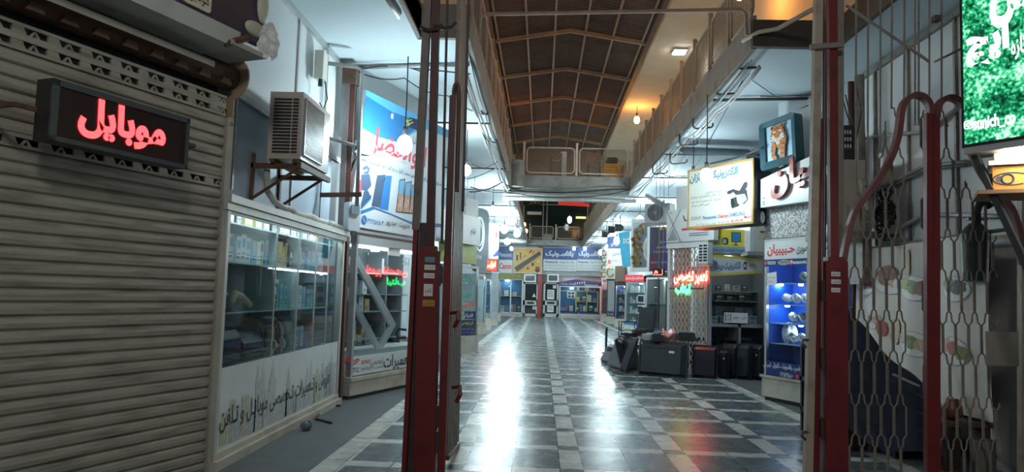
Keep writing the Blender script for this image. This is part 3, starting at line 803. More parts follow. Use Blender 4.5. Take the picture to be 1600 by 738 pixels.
# ---- display case
LV = 2.94
MV = frame((-2.10, 4.78, 0), (0, 1))
zt = (cz(MV, 350, 291) + cz(MV, 526, 366)) / 2
zg = (cz(MV, 352, 322) + cz(MV, 490, 368)) / 2 - 0.02
zp = (cz(MV, 340, 581) + cz(MV, 519, 534)) / 2
t = thing('display_case', 'tall aluminium and glass display case full of phone boxes', 'display case', MV)
print('case z', zt, zg, zp)
mf = mat('cream_aluminium', (0.50, 0.50, 0.46), 0.4, metal=0.2, var=0.1)
mb = MB()
mb.box(-0.03, LV + 0.03, -0.05, 0.6, zt - 0.05, zt).box(-0.03, LV + 0.03, -0.025, 0.02, zt - 0.10, zt - 0.05)
mb.box(0, 0.06, -0.012, 0.05, 0.06, zt).box(LV - 0.05, LV, -0.012, 0.05, 0.06, zt)
for x in (0.982, 1.522, 2.022, 2.422): mb.box(x - 0.004, x + 0.004, -0.003, 0.010, zp, zg + 0.02)
mb.build('frame', mf, t)
MB().box(0.06, LV - 0.05, -0.004, 0.02, zg, zt - 0.1).build('header_panel', mat('grey_blue_header', (0.30, 0.35, 0.38), 0.35), t)
gl = glass('case_glass', (0.80, 0.90, 0.92))
for i, (a, b_) in enumerate(((0.06, 0.98), (0.985, 1.52), (1.525, 2.02), (2.025, 2.42), (2.425, LV - 0.05))):
    MB().rect(a, b_, zp, zg, 0.003).build('glass_pane', gl, t)
# skyline poster along the bottom
m_pw = mat('white_poster_vinyl', (0.62, 0.66, 0.66), 0.3, var=0.06)
mb = MB().use(m_pw).box(0.06, LV - 0.05, 0.0, 0.02, 0.10, zp)
sk = [mat('poster_pale_blue', (0.42, 0.50, 0.54), 0.35, var=0.2, scale=30), mat('poster_pale_olive', (0.48, 0.49, 0.36), 0.35, var=0.25, scale=30), mat('poster_pale_grey', (0.50, 0.53, 0.52), 0.35, var=0.2, scale=30)]
rnd = random.Random(11)
x = 0.12
while x < LV - 0.12:
    w = rnd.uniform(0.07, 0.16); h = rnd.uniform(0.12, 0.30) + 0.10 * sin(x * 2.1) ** 2
    mb.use(sk[rnd.randrange(3)]).rect(x, x + w, 0.12, 0.12 + h, -0.0015)
    if rnd.random() < 0.4:
        mb.rect(x + w * 0.25, x + w * 0.75, 0.12 + h, 0.12 + h * 1.22, -0.0015).rect(x + w * 0.46, x + w * 0.54, 0.12 + h * 1.22, 0.12 + h * 1.4, -0.0015)
    x += w * rnd.uniform(0.75, 1.3)
m_ink = mat('dark_grey_ink', (0.035, 0.038, 0.04), 0.4, var=0)
a = loc(MV, 338, 655); b_ = loc(MV, 514, 602)
mb.use(m_ink).text('فروش و تـعمیرات تـخصصی موبایـل و تـلفن', a[0] + 0.05, b_[0], (a[1] + b_[1]) / 2 - 0.065, (a[1] + b_[1]) / 2 + 0.105, -0.003, bold=0.02, res=2)
mb.build('skyline_poster', None, t)
MB().box(-0.02, LV + 0.02, -0.05, 0.1, 0, 0.06).box(0, LV, -0.02, 0.05, 0.06, 0.10).build('plinth', m_stone, t)
m_cb = mat('case_back', (0.09, 0.135, 0.15), 0.6, var=0.15, scale=2)
MB().box(0, LV, 0.56, 0.60, 0.06, zt - 0.05).box(0, 0.02, 0.02, 0.56, 0.1, zt - 0.05).box(LV - 0.02, LV, 0.02, 0.56, 0.1, zt - 0.05).box(0.02, LV - 0.02, 0.02, 0.56, zp - 0.05, zp - 0.02).build('carcass', m_cb, t)
m_sg = mat('pale_glass_shelf', (0.40, 0.52, 0.52), 0.15, var=0)
SV = [zp - 0.02, zp + 0.36, zp + 0.72, zp + 1.0]
for z in SV[1:]: MB().box(0.02, LV - 0.02, 0.10, 0.55, z - 0.012, z).build('shelf', m_sg, t)
mb = MB()
for x in (1.3, 1.9): mb.box(x, x + 0.015, 0.12, 0.55, SV[0], SV[3])
mb.build('divider', m_sg, t)
m_case = emis('case_lamp_lit', (0.85, 0.95, 1.0), CASE_E * 1.5)
for px, py in ((380, 333), (484, 368), (424, 339)):
    x, z = loc(MV, px, py, -0.25)
    MB().lathe([(0.035, 0.0), (0.03, -0.03), (0.012, -0.04)], (x, 0.25, z), 12).tube([(x, 0.25, z - 0.005), (x, 0.25, zt - 0.05)], 0.008, 5).build('case_lamp', m_case, t)

MB().box(0.1, LV - 0.1, 0.06, 0.09, zt - 0.09, zt - 0.065).build('tube_lamp_or_added_strip', emis('added_strip_lit', (0.80, 0.95, 1.0), 7), t)  # strip lamp added behind the header to brighten the goods
MB().box(1.3, LV - 0.1, 0.12, 0.132, SV[2] - 0.028, SV[2] - 0.016).build('tube_lamp_or_added_strip', emis('added_strip_lit_dim', (0.80, 0.95, 1.0), 4), t)  # dimmer strip, added under a shelf to brighten the goods below
# goods
GC = [(0.62, 0.64, 0.64), (0.10, 0.28, 0.45), (0.18, 0.42, 0.55), (0.30, 0.48, 0.20), (0.50, 0.53, 0.54), (0.45, 0.12, 0.08), (0.55, 0.38, 0.22), (0.04, 0.045, 0.05), (0.22, 0.45, 0.46), (0.30, 0.16, 0.28), (0.70, 0.62, 0.15)]
GN = ['white', 'blue', 'light blue', 'green', 'pale grey', 'red', 'tan', 'black', 'teal', 'purple', 'yellow']
GM = [mat('card_' + n.replace(' ', '_'), c, 0.4, var=0.1) for n, c in zip(GN, GC)]
m_ink2 = mat('print_ink', (0.05, 0.06, 0.08), 0.4, var=0)
_seen = {}
def uniq(s):
    """adds an ordinal from the left when a wording comes back"""
    _seen[s] = _seen.get(s, 0) + 1
    return s, _seen[s]
def goods(M, x0, x1, y, z, n, hmax, where, rnd, cols, wr=(0.05, 0.12), dr_=(0.04, 0.1), gap=0.02, hr=(0.6, 1.0), name='goods_box', what='box', group=None):
    """a row of cartons standing on a shelf, each a thing with a printed face"""
    x = x0; i = 0
    items = []
    while i < n and x < x1:
        w = rnd.uniform(*wr); h = hmax * rnd.uniform(*hr); d = rnd.uniform(*dr_); k = rnd.choice(cols)
        if x + w > x1: break
        items.append((x, w, h, d, k)); x += w + gap * rnd.uniform(0.3, 1.6); i += 1
    for i, (x, w, h, d, k) in enumerate(items):
        mb = MB().use(GM[k]).box(-w / 2, w / 2, 0, d, 0, h)
        k2 = (k + 4) % len(GM) if k != 4 else 1
        mb.use(GM[k2]).rect(-w * 0.32, w * 0.32, h * 0.55, h * 0.85, -0.001)
        mb.use(m_ink2 if k not in (7,) else GM[0]).rect(-w * 0.36, w * 0.2, h * 0.18, h * 0.24, -0.001).rect(-w * 0.36, w * 0.34, h * 0.32, h * 0.36, -0.001)
        mb.build(name, None, M=sh(M, x + w / 2, y + rnd.uniform(-0.01, 0.02), z), label='%s %s standing %s, %s from the left' % (GN[k], what, where, ORD[i]), cat=what, group=group or 'goods ' + where)
rnd = random.Random(5)
goods(MV, 0.10, 1.25, 0.16, SV[2] + 0.001, 13, 0.22, 'on the big case upper shelf, near end', rnd, [0, 4, 1, 2, 0, 3, 4], wr=(0.06, 0.1), gap=0.012, hr=(0.8, 1))
goods(MV, 1.33, 1.88, 0.16, SV[2] + 0.001, 6, 0.22, 'on the big case upper shelf, middle', rnd, [9, 2, 6, 5, 7], gap=0.012, hr=(0.7, 1))
goods(MV, 1.93, 2.82, 0.16, SV[2] + 0.001, 9, 0.24, 'on the big case upper shelf, far end', rnd, [0, 6, 2, 1, 4], gap=0.012, hr=(0.6, 1))
goods(MV, 0.12, 2.8, 0.2, SV[3] + 0.001, 15, 0.13, 'on the big case top shelf', rnd, [0, 4, 10, 7, 6, 0], wr=(0.07, 0.16), gap=0.06)
goods(MV, 1.35, 1.88, 0.2, SV[1] + 0.001, 6, 0.26, 'on the big case third shelf, middle', rnd, [7, 1, 8, 8, 7], gap=0.015, hr=(0.75, 1))
goods(MV, 1.93, 2.8, 0.2, SV[1] + 0.001, 8, 0.24, 'on the big case third shelf, far end', rnd, [2, 8, 1, 4], gap=0.02, hr=(0.5, 1))
goods(MV, 1.95, 2.8, 0.2, SV[0] + 0.001, 7, 0.26, 'on the case floor, far end', rnd, [7, 4, 1, 5], gap=0.03, hr=(0.5, 1))
# row of headbands on the case floor
for i in range(6):
    x = 1.28 + i * 0.105
    k = (7, 7, 4, 5, 8, 7)[i]
    mb = MB().use(GM[k]).tube([(0.0, 0.16 * cos(a) * 0.75, 0.15 + 0.14 * sin(a)) for a in [radians(-30 + 240 * j / 14) for j in range(15)]], 0.018, 6)
    mb.lathe([(0.05, -0.022), (0.055, 0), (0.05, 0.022)], (0, 0.11, 0.07), 12, 'x').lathe([(0.05, -0.022), (0.055, 0), (0.05, 0.022)], (0, -0.11, 0.07), 12, 'x').box(-0.02, 0.02, -0.13, 0.13, 0, 0.02)
    mb.build('headphones', None, M=sh(MV, x, 0.30, SV[0] + 0.001), smooth=False, label='%s headphones in a row in the display case, %s from the left' % (GN[k], ORD[i]), cat='headphones', group='headphones in the display case')
# devices at the near end: two office machines and a tan holder
for i, (x, z, w, h, lab) in enumerate(((0.10, SV[0], 0.62, 0.30, 'dark blue machine with a tray at the near end of the display case floor'), (0.78, SV[0], 0.40, 0.22, 'low black machine beside the dark blue one in the display case'), (0.12, SV[1], 0.34, 0.20, 'black boxy device on the third shelf near the shutter post'))):
    t2 = thing('office_machine', lab, 'machine', sh(MV, x, 0.14, z + 0.001))
    MB().extrude_x([(0, 0.02), (0, h * 0.6), (0.08, h), (0.34, h), (0.36, 0.02)], 0, w).build('body', mat('navy_plastic', (0.02, 0.03, 0.06), 0.35), t2)
    MB().box(w * 0.12, w * 0.88, -0.06, 0.02, h * 0.28, h * 0.34).build('paper_tray', m_dark, t2)
    MB().box(w * 0.2, w * 0.8, -0.002, 0.01, h * 0.42, h * 0.52).build('display_strip', mat('blue_display', (0.08, 0.2, 0.4), 0.2), t2)
    MB().box(0.02, w - 0.02, 0.02, 0.34, 0, 0.02).build('foot', m_dark, t2)
t2 = thing('phone_holder', 'tan arm shaped holder lying on the third shelf of the display case', 'holder', sh(MV, 0.62, 0.2, SV[1] + 0.001))
MB().tube([(0, 0, 0.02), (0.08, 0.0, 0.13), (0.2, 0, 0.11), (0.42, 0.02, 0.04)], [0.02, 0.03, 0.025, 0.03], 8).build('arm', GM[6], t2, smooth=True)
MB().lathe([(0.07, 0), (0.06, 0.02), (0.02, 0.03)], (0, 0, 0), 14).build('base', m_dark, t2)
x, z = loc(MV, 512, 366, 0.004)
mb = MB().use(m_pw).rect(-0.05, 0.05, -0.05, 0.05, 0).use(GM[5])
mb.text('52', -0.035, 0.035, 0.0, 0.04, -0.001).text('22', -0.035, 0.035, -0.045, -0.005, -0.001)
mb.build('number_sticker', None, M=sh(MV, x, -0.006, z), label='small red and white number sticker on the far top corner of the display case glass', cat='sticker')

# ---- outdoor air conditioner
MA = frame((-1.90, 5.60, 2.19), (0, 1))
m_ac = mat('beige_ac_enamel', (0.52, 0.47, 0.40), 0.4, var=0.08)
m_acw = mat('pale_ac_front', (0.58, 0.62, 0.64), 0.35, var=0.06)
t = thing('outdoor_unit', 'beige air conditioner outdoor unit on brackets above the display case', 'air conditioner', MA)
AW, AH, AD = 0.72, 0.53, 0.26
MB().box(0.003, AW, 0.004, AD, 0, AH).build('casing', m_ac, t)
gx0, gx1, gz0, gz1 = 0.04, 0.50, 0.05, AH - 0.05
MB().prism([(0, 0), (AW, 0), (AW, AH), (0, AH)], -0.006, 0.004).build('front_panel', m_acw, t)
MB().lathe([(0.2, 0), (0.2, 0.004)], ((gx0 + gx1) / 2, -0.012, AH / 2), 28, 'y').rect(gx0, gx1, gz0, gz1, -0.0075).build('fan_opening', mat('dark_grille_back', (0.05, 0.05, 0.052), 0.6), t)
mb = MB()
for i in range(27):
    u = gx0 + (gx1 - gx0) * i / 26; mb.bar((u, -0.018, gz0), (u, -0.018, gz1), 0.004)
for i in range(27):
    u = gz0 + (gz1 - gz0) * i / 26; mb.bar((gx0, -0.016, u), (gx1, -0.016, u), 0.004)
for a in ((gx0, gx1, gz0 - 0.012, gz0), (gx0, gx1, gz1, gz1 + 0.012), (gx0 - 0.012, gx0, gz0 - 0.012, gz1 + 0.012), (gx1, gx1 + 0.012, gz0 - 0.012, gz1 + 0.012)): mb.box(a[0], a[1], -0.022, -0.006, a[2], a[3])
mb.build('fan_grille', mat('grille_wire', (0.28, 0.29, 0.29), 0.4, metal=0.4), t)
mb = MB()
for k in range(17):
    z = 0.045 + k * 0.026
    mb.box(-0.002, 0.004, 0.03, 0.075, z, z + 0.016).box(-0.002, 0.004, 0.085, 0.225, z, z + 0.016)
mb.build('side_louvre', mat('louvre_dark', (0.02, 0.02, 0.02), 0.6, var=0), t)
mb = MB().use(mat('orange_badge', (0.75, 0.28, 0.08), 0.4)).rect(AW - 0.15, AW - 0.11, AH - 0.16, AH - 0.10, -0.008).rect(AW - 0.10, AW - 0.03, AH - 0.155, AH - 0.105, -0.008)
mb.build('badge', None, t)
mb = MB()
for x in (0.04, AW - 0.08): mb.box(x, x + 0.04, -0.02, 0.42, -0.07, -0.03).box(x, x + 0.04, 0.38, 0.42, -0.35, 0.05).bar((x + 0.02, 0.02, -0.06), (x + 0.02, 0.4, -0.32), 0.02)
mb.box(0.0, AW, 0.02, 0.06, -0.03, 0.0).box(0.0, AW, 0.2, 0.24, -0.03, 0.0).box(-0.05, AW + 0.02, -0.03, 0.0, -0.075, -0.03)
mb.build('bracket', m_rust, t)
zt_ = zt
pts = [(-2.2, 5.72, 2.12), (-2.2, 5.75, zt + 0.16), (-2.17, 5.85, zt + 0.08)]
pts += [(-2.13 + 0.012 * sin(k * 2.1), 5.95 + 0.16 * k, zt + 0.045 + 0.012 * sin(k * 1.7)) for k in range(12)] + [(-2.12, 7.86, zt - 0.03)]
pipe('refrigerant_pipe', pts, 0.026, mat('white_pipe_wrap', (0.55, 0.56, 0.54), 0.7, var=0.2, scale=30, bump=0.3), 'white wrapped pipe running from the outdoor unit along the display case top', 'pipe')

# ---- column, conduits and boxes at the corner
t = thing('steel_column', 'brown and grey steel column between the display case and the next shop', 'column', Matrix.Translation((-2.14, 7.86, 0)))
MB().box(-0.06, 0.0, -0.06, 0.04, 0, 3.5).build('dark_web', mat('grey_brown_steel', (0.17, 0.15, 0.145), 0.5, var=0.25), t)
MB().box(0.0, 0.055, -0.05, 0.04, 0, 3.5).build('red_flange', mat('old_red_steel', (0.085, 0.028, 0.022), 0.5, var=0.3, scale=5), t)
MB().box(-0.08, 0.07, -0.08, 0.06, 3.42, 3.62).build('head_plate', m_rust, t)
pipe('conduit_pipe', [(-2.25, 7.35, 3.5), (-1.98, 7.45, 3.5), (-1.93, 7.5, 3.47), (-1.93, 7.52, 2.05)], 0.022, m_pipe, 'grey conduit dropping in front of the brown steel column', 'pipe')
pipe('conduit_pipe', [(-2.28, 7.2, 2.72), (-2.0, 7.6, 2.70), (-1.93, 7.56, 2.66)], 0.018, m_pipe, 'short grey conduit bending to the steel column', 'pipe')
M = frame((-2.0, 7.62, 1.80), (0.7, 0.7))
t = thing('electric_meter', 'white plastic meter box fixed low on the steel column', 'meter', M)
MB().rbox(-0.07, 0.07, -0.05, 0.05, 0, 0.3, 0.02).build('housing', mat('white_meter', (0.60, 0.66, 0.70), 0.3, var=0.05), t)
MB().rbox(-0.05, 0.05, -0.065, -0.05, 0.17, 0.27, 0.015).build('window', mat('meter_window', (0.25, 0.30, 0.33), 0.15), t)
M = frame((-1.96, 7.66, 2.70), (0.6, 0.8))
t = thing('junction_box', 'grey junction box with tangled wires on the steel column', 'box', M)
MB().rbox(-0.02, 0.14, -0.05, 0.06, -0.08, 0.08, 0.02).build('housing', m_grey, t)
mb = MB()
for k in range(5): mb.tube([(-0.02, -0.03, 0.05 - 0.03 * k), (-0.08 - 0.01 * k, -0.05, -0.02 * k), (-0.06, -0.03, -0.12), (-0.1, 0, -0.2 - 0.02 * k)], 0.006, 5)
mb.build('wires', m_black, t)
M = frame((-2.26, 7.0, 3.36), (0, 1))
t = thing('wall_box', 'small white box with a hanging cord high on the left wall', 'box', M)
MB().box(-0.07, 0.07, -0.09, 0, -0.14, 0.14).build('housing', mat('cream_box', (0.62, 0.62, 0.55), 0.4), t)
MB().tube([(0.03, -0.08, -0.13), (0.08, -0.1, -0.3), (0.03, -0.08, -0.42), (0, -0.05, -0.36)], 0.006, 5).build('cord', m_black, t)
MB().lathe([(0.02, 0), (0.025, -0.07)], (-0.04, -0.06, -0.14), 8).build('lampholder', m_sock, t)
a, b_ = onX(500, 305, -2.27), onY(565, 304, 7.4)
MB().bar((0, 0, 0), (b_ - a).to_tuple(), 0.03, 0.045).build('bracket_bar', m_rust, M=Matrix.Translation(a), label='rusty flat bar sticking out from the wall below the outdoor unit', cat='bar')

# ============================================================ LEFT SIDE, SECOND SHOP
M2 = frame((-2.06, 8.03, 0), D19)
L2 = 1.85
zs = cz(M2, 545, 366); zb = cz(M2, 585, 605)
zwt = (cz(M2, 535, 562) + cz(M2, 632, 547)) / 2; zwb = (cz(M2, 537, 592) + cz(M2, 632, 572)) / 2
t = thing('shopfront', 'grey glass shopfront with a big white diamond outline inside', 'shopfront', M2)
mb = MB()
mb.box(0, L2, -0.02, 0.06, zs - 0.09, zs).box(0, 0.04, -0.02, 0.05, 0.1, zs).box(L2 - 0.05, L2, -0.02, 0.05, 0.1, zs)
mb.build('frame', m_grey, t)
MB().rect(0.04, L2 - 0.04, zwt, zs - 0.09, 0.012).build('glass_pane', glass('shop_glass', (0.86, 0.93, 0.94)), t)
mb = MB().use(m_pw).box(0.0, L2, -0.01, 0.03, zwb, zwt)
def tx(mb, M, txt, px0, py0, px1, py1, y, m, bold=0.0, off=0.0, res=2, **k):
    x0, x1, z0, z1 = bx(M, px0, py0, px1, py1, off)
    mb.use(m).text(txt, x0, x1, z0, z1, y, bold=bold, res=res, **k)
m_red = mat('sign_red', (0.62, 0.04, 0.04), 0.4, var=0)
m_inkb = mat('black_ink', (0.02, 0.02, 0.022), 0.4, var=0)
tx(mb, M2, 'تـعمیرات', 598, 553, 642, 577, -0.012, m_inkb, 0.02)
tx(mb, M2, '(تخصصی)', 577, 560, 597, 572, -0.012, m_inkb)
tx(mb, M2, 'SONY', 563, 562.5, 577, 568.5, -0.012, m_red, 0.02)
tx(mb, M2, 'KIA', 534, 577, 541, 584, -0.012, m_red, 0.02)
tx(mb, M2, 'hTC', 546, 575, 559, 582.5, -0.012, m_inkb, 0.01)
tx(mb, M2, '۰۹۳۵۹۶۵۸۶۰', 563, 573.5, 583, 579, -0.012, m_inkb, 0.01)
tx(mb, M2, 'مجلسی', 585, 571, 597, 576, -0.012, m_inkb)
c = loc(M2, 541, 566)
mb.use(m_red)
for k in range(8):
    a = radians(12 + 156 * k / 7)
    u, v = Vector((cos(a), sin(a))), Vector((-sin(a), cos(a)))
    mb.face([(c[0] + u.x * q + v.x * w, c[1] - 0.01 + u.y * q + v.y * w) for q, w in ((0.012, 0), (0.045, -0.011), (0.06, -0.004), (0.056, 0.006), (0.04, 0.009))], -0.012)
c = loc(M2, 554, 565.5)
mb.face([(c[0] + 0.075 * cos(q) * 1.0, c[1] + 0.026 * sin(q) + 0.018 * cos(q)) for q in [2 * pi * i / 20 for i in range(20)]], -0.012)
mb.use(mat('white_ink', (0.75, 0.75, 0.75), 0.4, var=0)).text('SAMSUNG', c[0] - 0.055, c[0] + 0.055, c[1] - 0.024, c[1] - 0.004, -0.0135, skew=0.24, bold=0.02)
mb.build('lettered_panel', None, t)
mb = MB().box(-0.02, L2, -0.03, 0.1, 0.05, zwb - 0.02).box(-0.03, L2, -0.05, 0.1, zwb - 0.05, zwb - 0.015).use(m_dark).box(0, L2, 0.0, 0.1, 0, 0.05)
mb.mats[0:1] = [m_stone] if mb.mats else []
MB().box(-0.02, L2, -0.03, 0.1, 0.04, zwb - 0.02).box(-0.03, L2, -0.05, 0.1, zwb - 0.055, zwb - 0.015).build('plinth', m_stone, t)
MB().box(-0.02, L2, -0.01, 0.1, 0.0, 0.04).build('kick_gap', m_dark, t)
# diamond outline standing just inside the glass
def dl(px, py): x, z = loc(M2, px, py, -0.10); return (x, 0.10, z)
o_ = [dl(545, 402), dl(559, 402), dl(617, 507), dl(592, 552), dl(541, 460)]
i_ = [dl(547, 418), dl(558, 416), dl(609, 508), dl(592, 535), dl(541, 448)]
mb = MB()
outer = [dl(541, 401), dl(559.5, 401), dl(617.5, 507), dl(592.5, 553), dl(541.5, 464)]
inner = [dl(545, 420), dl(556, 415), dl(608.5, 508), dl(592, 538), dl(541.5, 447)]
for i in range(4):
    q = [outer[i], outer[i + 1], inner[i + 1], inner[i]]
    mb.prism([(p[0], p[2]) for p in q], 0.085, 0.12)
mb.build('diamond_outline', mat('white_gloss', (0.66, 0.68, 0.68), 0.3, var=0.03), t)
m_unit = mat('grey_shelf_unit', (0.22, 0.26, 0.28), 0.5, var=0.1)
mb = MB().box(0, L2, 0.66, 0.70, zwt, zs)
for px in (540, 597.5, 622): x = cx(M2, px, 480, -0.4); mb.box(x - 0.012, x + 0.012, 0.35, 0.66, zwt, zs - 0.12)
mb.build('shelf_unit', m_unit, t)
shz = [cz(M2, 600, y, -0.4) for y in (428, 460, 486, 527)]
for i, z in enumerate(shz): MB().box(0, L2, 0.36, 0.66, z - 0.012, z).build('shelf', m_unit if i else m_white, t)
z2 = [zwt + 0.06]
MB().box(0, L2, 0.02, 0.66, zwt, zwt + 0.06).build('counter', m_white, t)
MB().box(cx(M2, 597, 428, -0.36), cx(M2, 622, 428, -0.36), 0.345, 0.36, shz[0], shz[0] + 0.02).box(cx(M2, 597, 400, -0.36), cx(M2, 599, 400, -0.36), 0.345, 0.36, shz[0], zs - 0.2).build('white_rack', m_white, t)
x0, x1, z0, z1 = bx(M2, 607.5, 377, 626, 400)
mb = MB().use(m_white).box(x0, x1, 0.0, 0.008, z0, z1); mb.use(m_ink2).text('ساعت کار مغازه', x0 + 0.02, x1 - 0.02, z0 + 0.09, z0 + 0.12, -0.002)
mb.build('paper_notice', None, t)
mb = MB(); tx(mb, M2, 'SI', 630, 403, 641, 415, 0.008, m_white, 0.02); mb.build('window_letters', None, t)
MB().box(0.1, L2 - 0.1, 0.10, 0.13, zs - 0.12, zs - 0.092).build('tube_lamp_or_added_strip', MATS['added_strip_lit'], t)  # unseen strip added to light the shop window
x, z = loc(M2, 640, 372, -0.3)
MB().lathe([(0.06, 0), (0.05, -0.025)], (0.9, 0.3, zs - 0.1), 12).build('case_lamp', emis('case_lamp_dim', (0.85, 0.95, 1.0), CASE_E), t)
rnd = random.Random(8)
for k, (z, n, h, a, b_) in enumerate(((shz[0], 5, 0.2, 0.05, 0.62), (shz[1], 6, 0.22, 0.05, 1.1), (shz[2], 4, 0.2, 0.45, 1.3), (shz[3], 7, 0.22, 0.05, 1.2), (zwt + 0.06, 7, 0.2, 0.05, 1.3))):
    goods(M2, a, b_, 0.42, z + 0.001, n, h, "on the diamond shop's %s shelf" % ('topmost', 'second', 'third', 'fourth', 'lowest')[k], rnd, [0, 0, 5, 6, 1, 4, 3], wr=(0.07, 0.16), gap=0.07)

# ---- blue and white banner above it
zB0, zB1 = cz(M2, 592, 361), cz(M2, 615, 171)
MBn = frame((-2.06, 8.03, 0), D19) @ Matrix.Translation((0, -0.02, zB0)) @ Matrix.Rotation(radians(5.5), 4, 'X')
x0, x1 = loc(MBn, 552, 300)[0], loc(MBn, 690, 300)[0]
hB = zB1 - zB0
print('banner', x0, x1, hB)
m_bw = mat('banner_pale', (0.62, 0.70, 0.76), 0.35, var=0.03)
m_bb = mat('banner_blue', (0.02, 0.17, 0.42), 0.35, var=0.05)
m_bs = mat('banner_sky', (0.10, 0.40, 0.66), 0.35, var=0.05)
def bl(px, py): return loc(MBn, px, py)
mb = MB().use(m_bw).box(x0, x1, 0, 0.04, 0, hB)
mb.use(m_bs).face([(x0, hB * 0.74), bl(600, 216), bl(640, 212), bl(660, 200), (x1, hB * 0.93), (x1, hB), (x0, hB)], -0.001)
mb.use(m_bb).face([(x0, hB * 0.72), bl(590, 214), bl(620, 222), bl(645, 205), bl(655, 190), (x0 + 0.55, hB * 0.93), (x0, hB * 0.96)], -0.002)
mb.use(mat('banner_navy', (0.01, 0.03, 0.10), 0.35, var=0)).face([bl(640, 183), bl(662, 190), bl(652, 204), bl(636, 198)], -0.003)
mb.use(mat('banner_lime', (0.55, 0.6, 0.08), 0.35, var=0))
for q in (((632, 190), (643, 186), (643, 188), (632, 192)), ((634, 195), (645, 190), (645, 192), (634, 197)), ((636, 186), (640, 196), (638, 197), (634, 187))): mb.face([bl(*p) for p in q], -0.004)
m_brd = mat('banner_red', (0.75, 0.06, 0.08), 0.35, var=0)
a, b_ = bl(570, 238), bl(668, 196)
mb.use(m_brd).text('ابوالفضل', bl(570, 225)[0], bl(668, 225)[0], bl(570, 240)[1], bl(585, 200)[1] + 0.02, -0.005, bold=0.02)
mb.use(m_inkb).text('موبایل جلیل', bl(642, 226)[0], bl(664, 226)[0], bl(650, 230)[1], bl(650, 213)[1], -0.005)
mb.text('خدمات (نصب و اقساط) و تعمیر سخت افزار و نرم افزار انواع گوشیهای موبایل', bl(561, 250)[0], x1 - 0.04, bl(570, 257)[1], bl(570, 244)[1], -0.005, bold=0.01)
mb.use(m_brd).text('و تبلت', bl(624, 252)[0], bl(634, 252)[0], bl(628, 256)[1], bl(628, 248)[1], -0.005)
# apple with a bite on the blue field
c = bl(612.5, 181); mb.use(m_white)
mb.face([(c[0] + 0.03 * sx, c[1] + 0.035 * sz) for sx, sz in ((0, 0.55), (0.4, 0.75), (0.85, 0.6), (0.62, 0.15), (0.7, -0.25), (0.95, -0.45), (0.6, -1), (0.25, -1.05), (0, -0.92), (-0.25, -1.05), (-0.6, -1), (-0.95, -0.3), (-0.95, 0.35), (-0.55, 0.75), (-0.2, 0.68))], -0.004)
mb.face([(c[0] + 0.03 * sx, c[1] + 0.035 * sz) for sx, sz in ((0.0, 0.85), (0.1, 1.25), (0.4, 1.45), (0.35, 1.1))], -0.004)
# printed phones
def ph(q, m, d): mb.use(m).face([bl(*p) for p in q], d)
m_pd, m_pb, m_pl = mat('print_dark_phone', (0.05, 0.09, 0.16), 0.3, var=0.1), mat('print_blue_phone', (0.02, 0.2, 0.55), 0.3, var=0.1), mat('print_sky', (0.16, 0.42, 0.66), 0.3, var=0.1)
ph([(589, 274), (602, 273), (594, 325), (580, 322)], m_pd, -0.003)
ph([(602, 274), (612, 275), (606, 329), (593, 326)], m_pb, -0.004)
ph([(600, 278), (601.5, 278), (600, 284), (598.5, 284)], m_inkb, -0.005)
m_sand = mat('print_sand', (0.55, 0.33, 0.24), 0.3, var=0.35, scale=25)
for i in range(3):
    a = 624 + i * 10
    ph([(a, 281 + i * 4), (a + 9, 279 + i * 4), (a + 6, 333 + i), (a - 6, 332 + i)], m_inkb, -0.003)
    ph([(a + 0.8, 282 + i * 4), (a + 8, 280.5 + i * 4), (a + 6, 304 + i * 2), (a - 2, 304 + i * 2)], m_pl, -0.004)
    ph([(a - 1.6, 303 + i * 2), (a + 6, 304 + i * 2), (a + 4.8, 331 + i), (a - 4.8, 330.5 + i)], m_sand, -0.0042)
    ph([(a + 0, 315 + i), (a + 6, 305 + i * 2), (a + 4, 322 + i), (a - 2, 324 + i)], mat('print_pink', (0.62, 0.42, 0.36), 0.3, var=0.3, scale=30), -0.005)
# rider figure in dark gear at the left of the print
for q, m in (([(566, 262), (573, 258), (578, 264), (575, 272), (568, 272)], m_pd), ([(564, 273), (577, 272), (580, 290), (572, 300), (563, 296)], m_pd), ([(561, 282), (565, 280), (564, 300), (559, 302)], m_brd), ([(568, 300), (575, 298), (579, 308), (570, 318), (561, 330)], m_pd), ([(572, 312), (581, 303), (579, 312), (562, 330)], m_pb), ([(567, 266), (574, 264), (573, 268), (568, 269)], m_bw)): ph(q, m, -0.004)
ph([(556, 338), (585, 327), (610, 336), (645, 352), (690, 356), (690, 350), (640, 346), (606, 332), (582, 323), (556, 332)], m_bb, -0.003)
c = bl(568.5, 344); mb.use(m_bb).disc(c[0], c[1], 0.055, -0.003, 20, 0.055)
mb.use(m_bw).tube([(c[0] - 0.022, -0.004, c[1] + 0.022), (c[0] - 0.01, -0.004, c[1] - 0.012), (c[0] + 0.022, -0.004, c[1] - 0.022)], 0.007, 5)
mb.use(m_bb).text('۳۲۲۵۸۵۰۴', bl(573, 347)[0], bl(599, 349)[0], bl(590, 352)[1], bl(590, 343)[1], -0.004, bold=0.02)
mb.use(m_inkb).text('مدیریت : حیدرپور', bl(602, 350)[0], bl(640, 355)[0], bl(620, 357)[1], bl(620, 347)[1], -0.004, bold=0.01)
mb.build('banner', None, M=MBn, label='blue and white phone shop banner tilted out above the diamond shopfront', cat='banner')
t = thing('sign_beam', 'red edged steel beam carrying the phone shop banner', 'beam', sh(M2, 0, 0, zs + 0.001))
MB().box(0, L2, 0.0, 0.10, 0.0, max(0.05, zB0 - zs - 0.02)).build('web', m_grey, t)
MB().box(0, L2, -0.012, -0.001, 0.01, 0.035).build('red_edge', MATS['old_red_steel'], t)
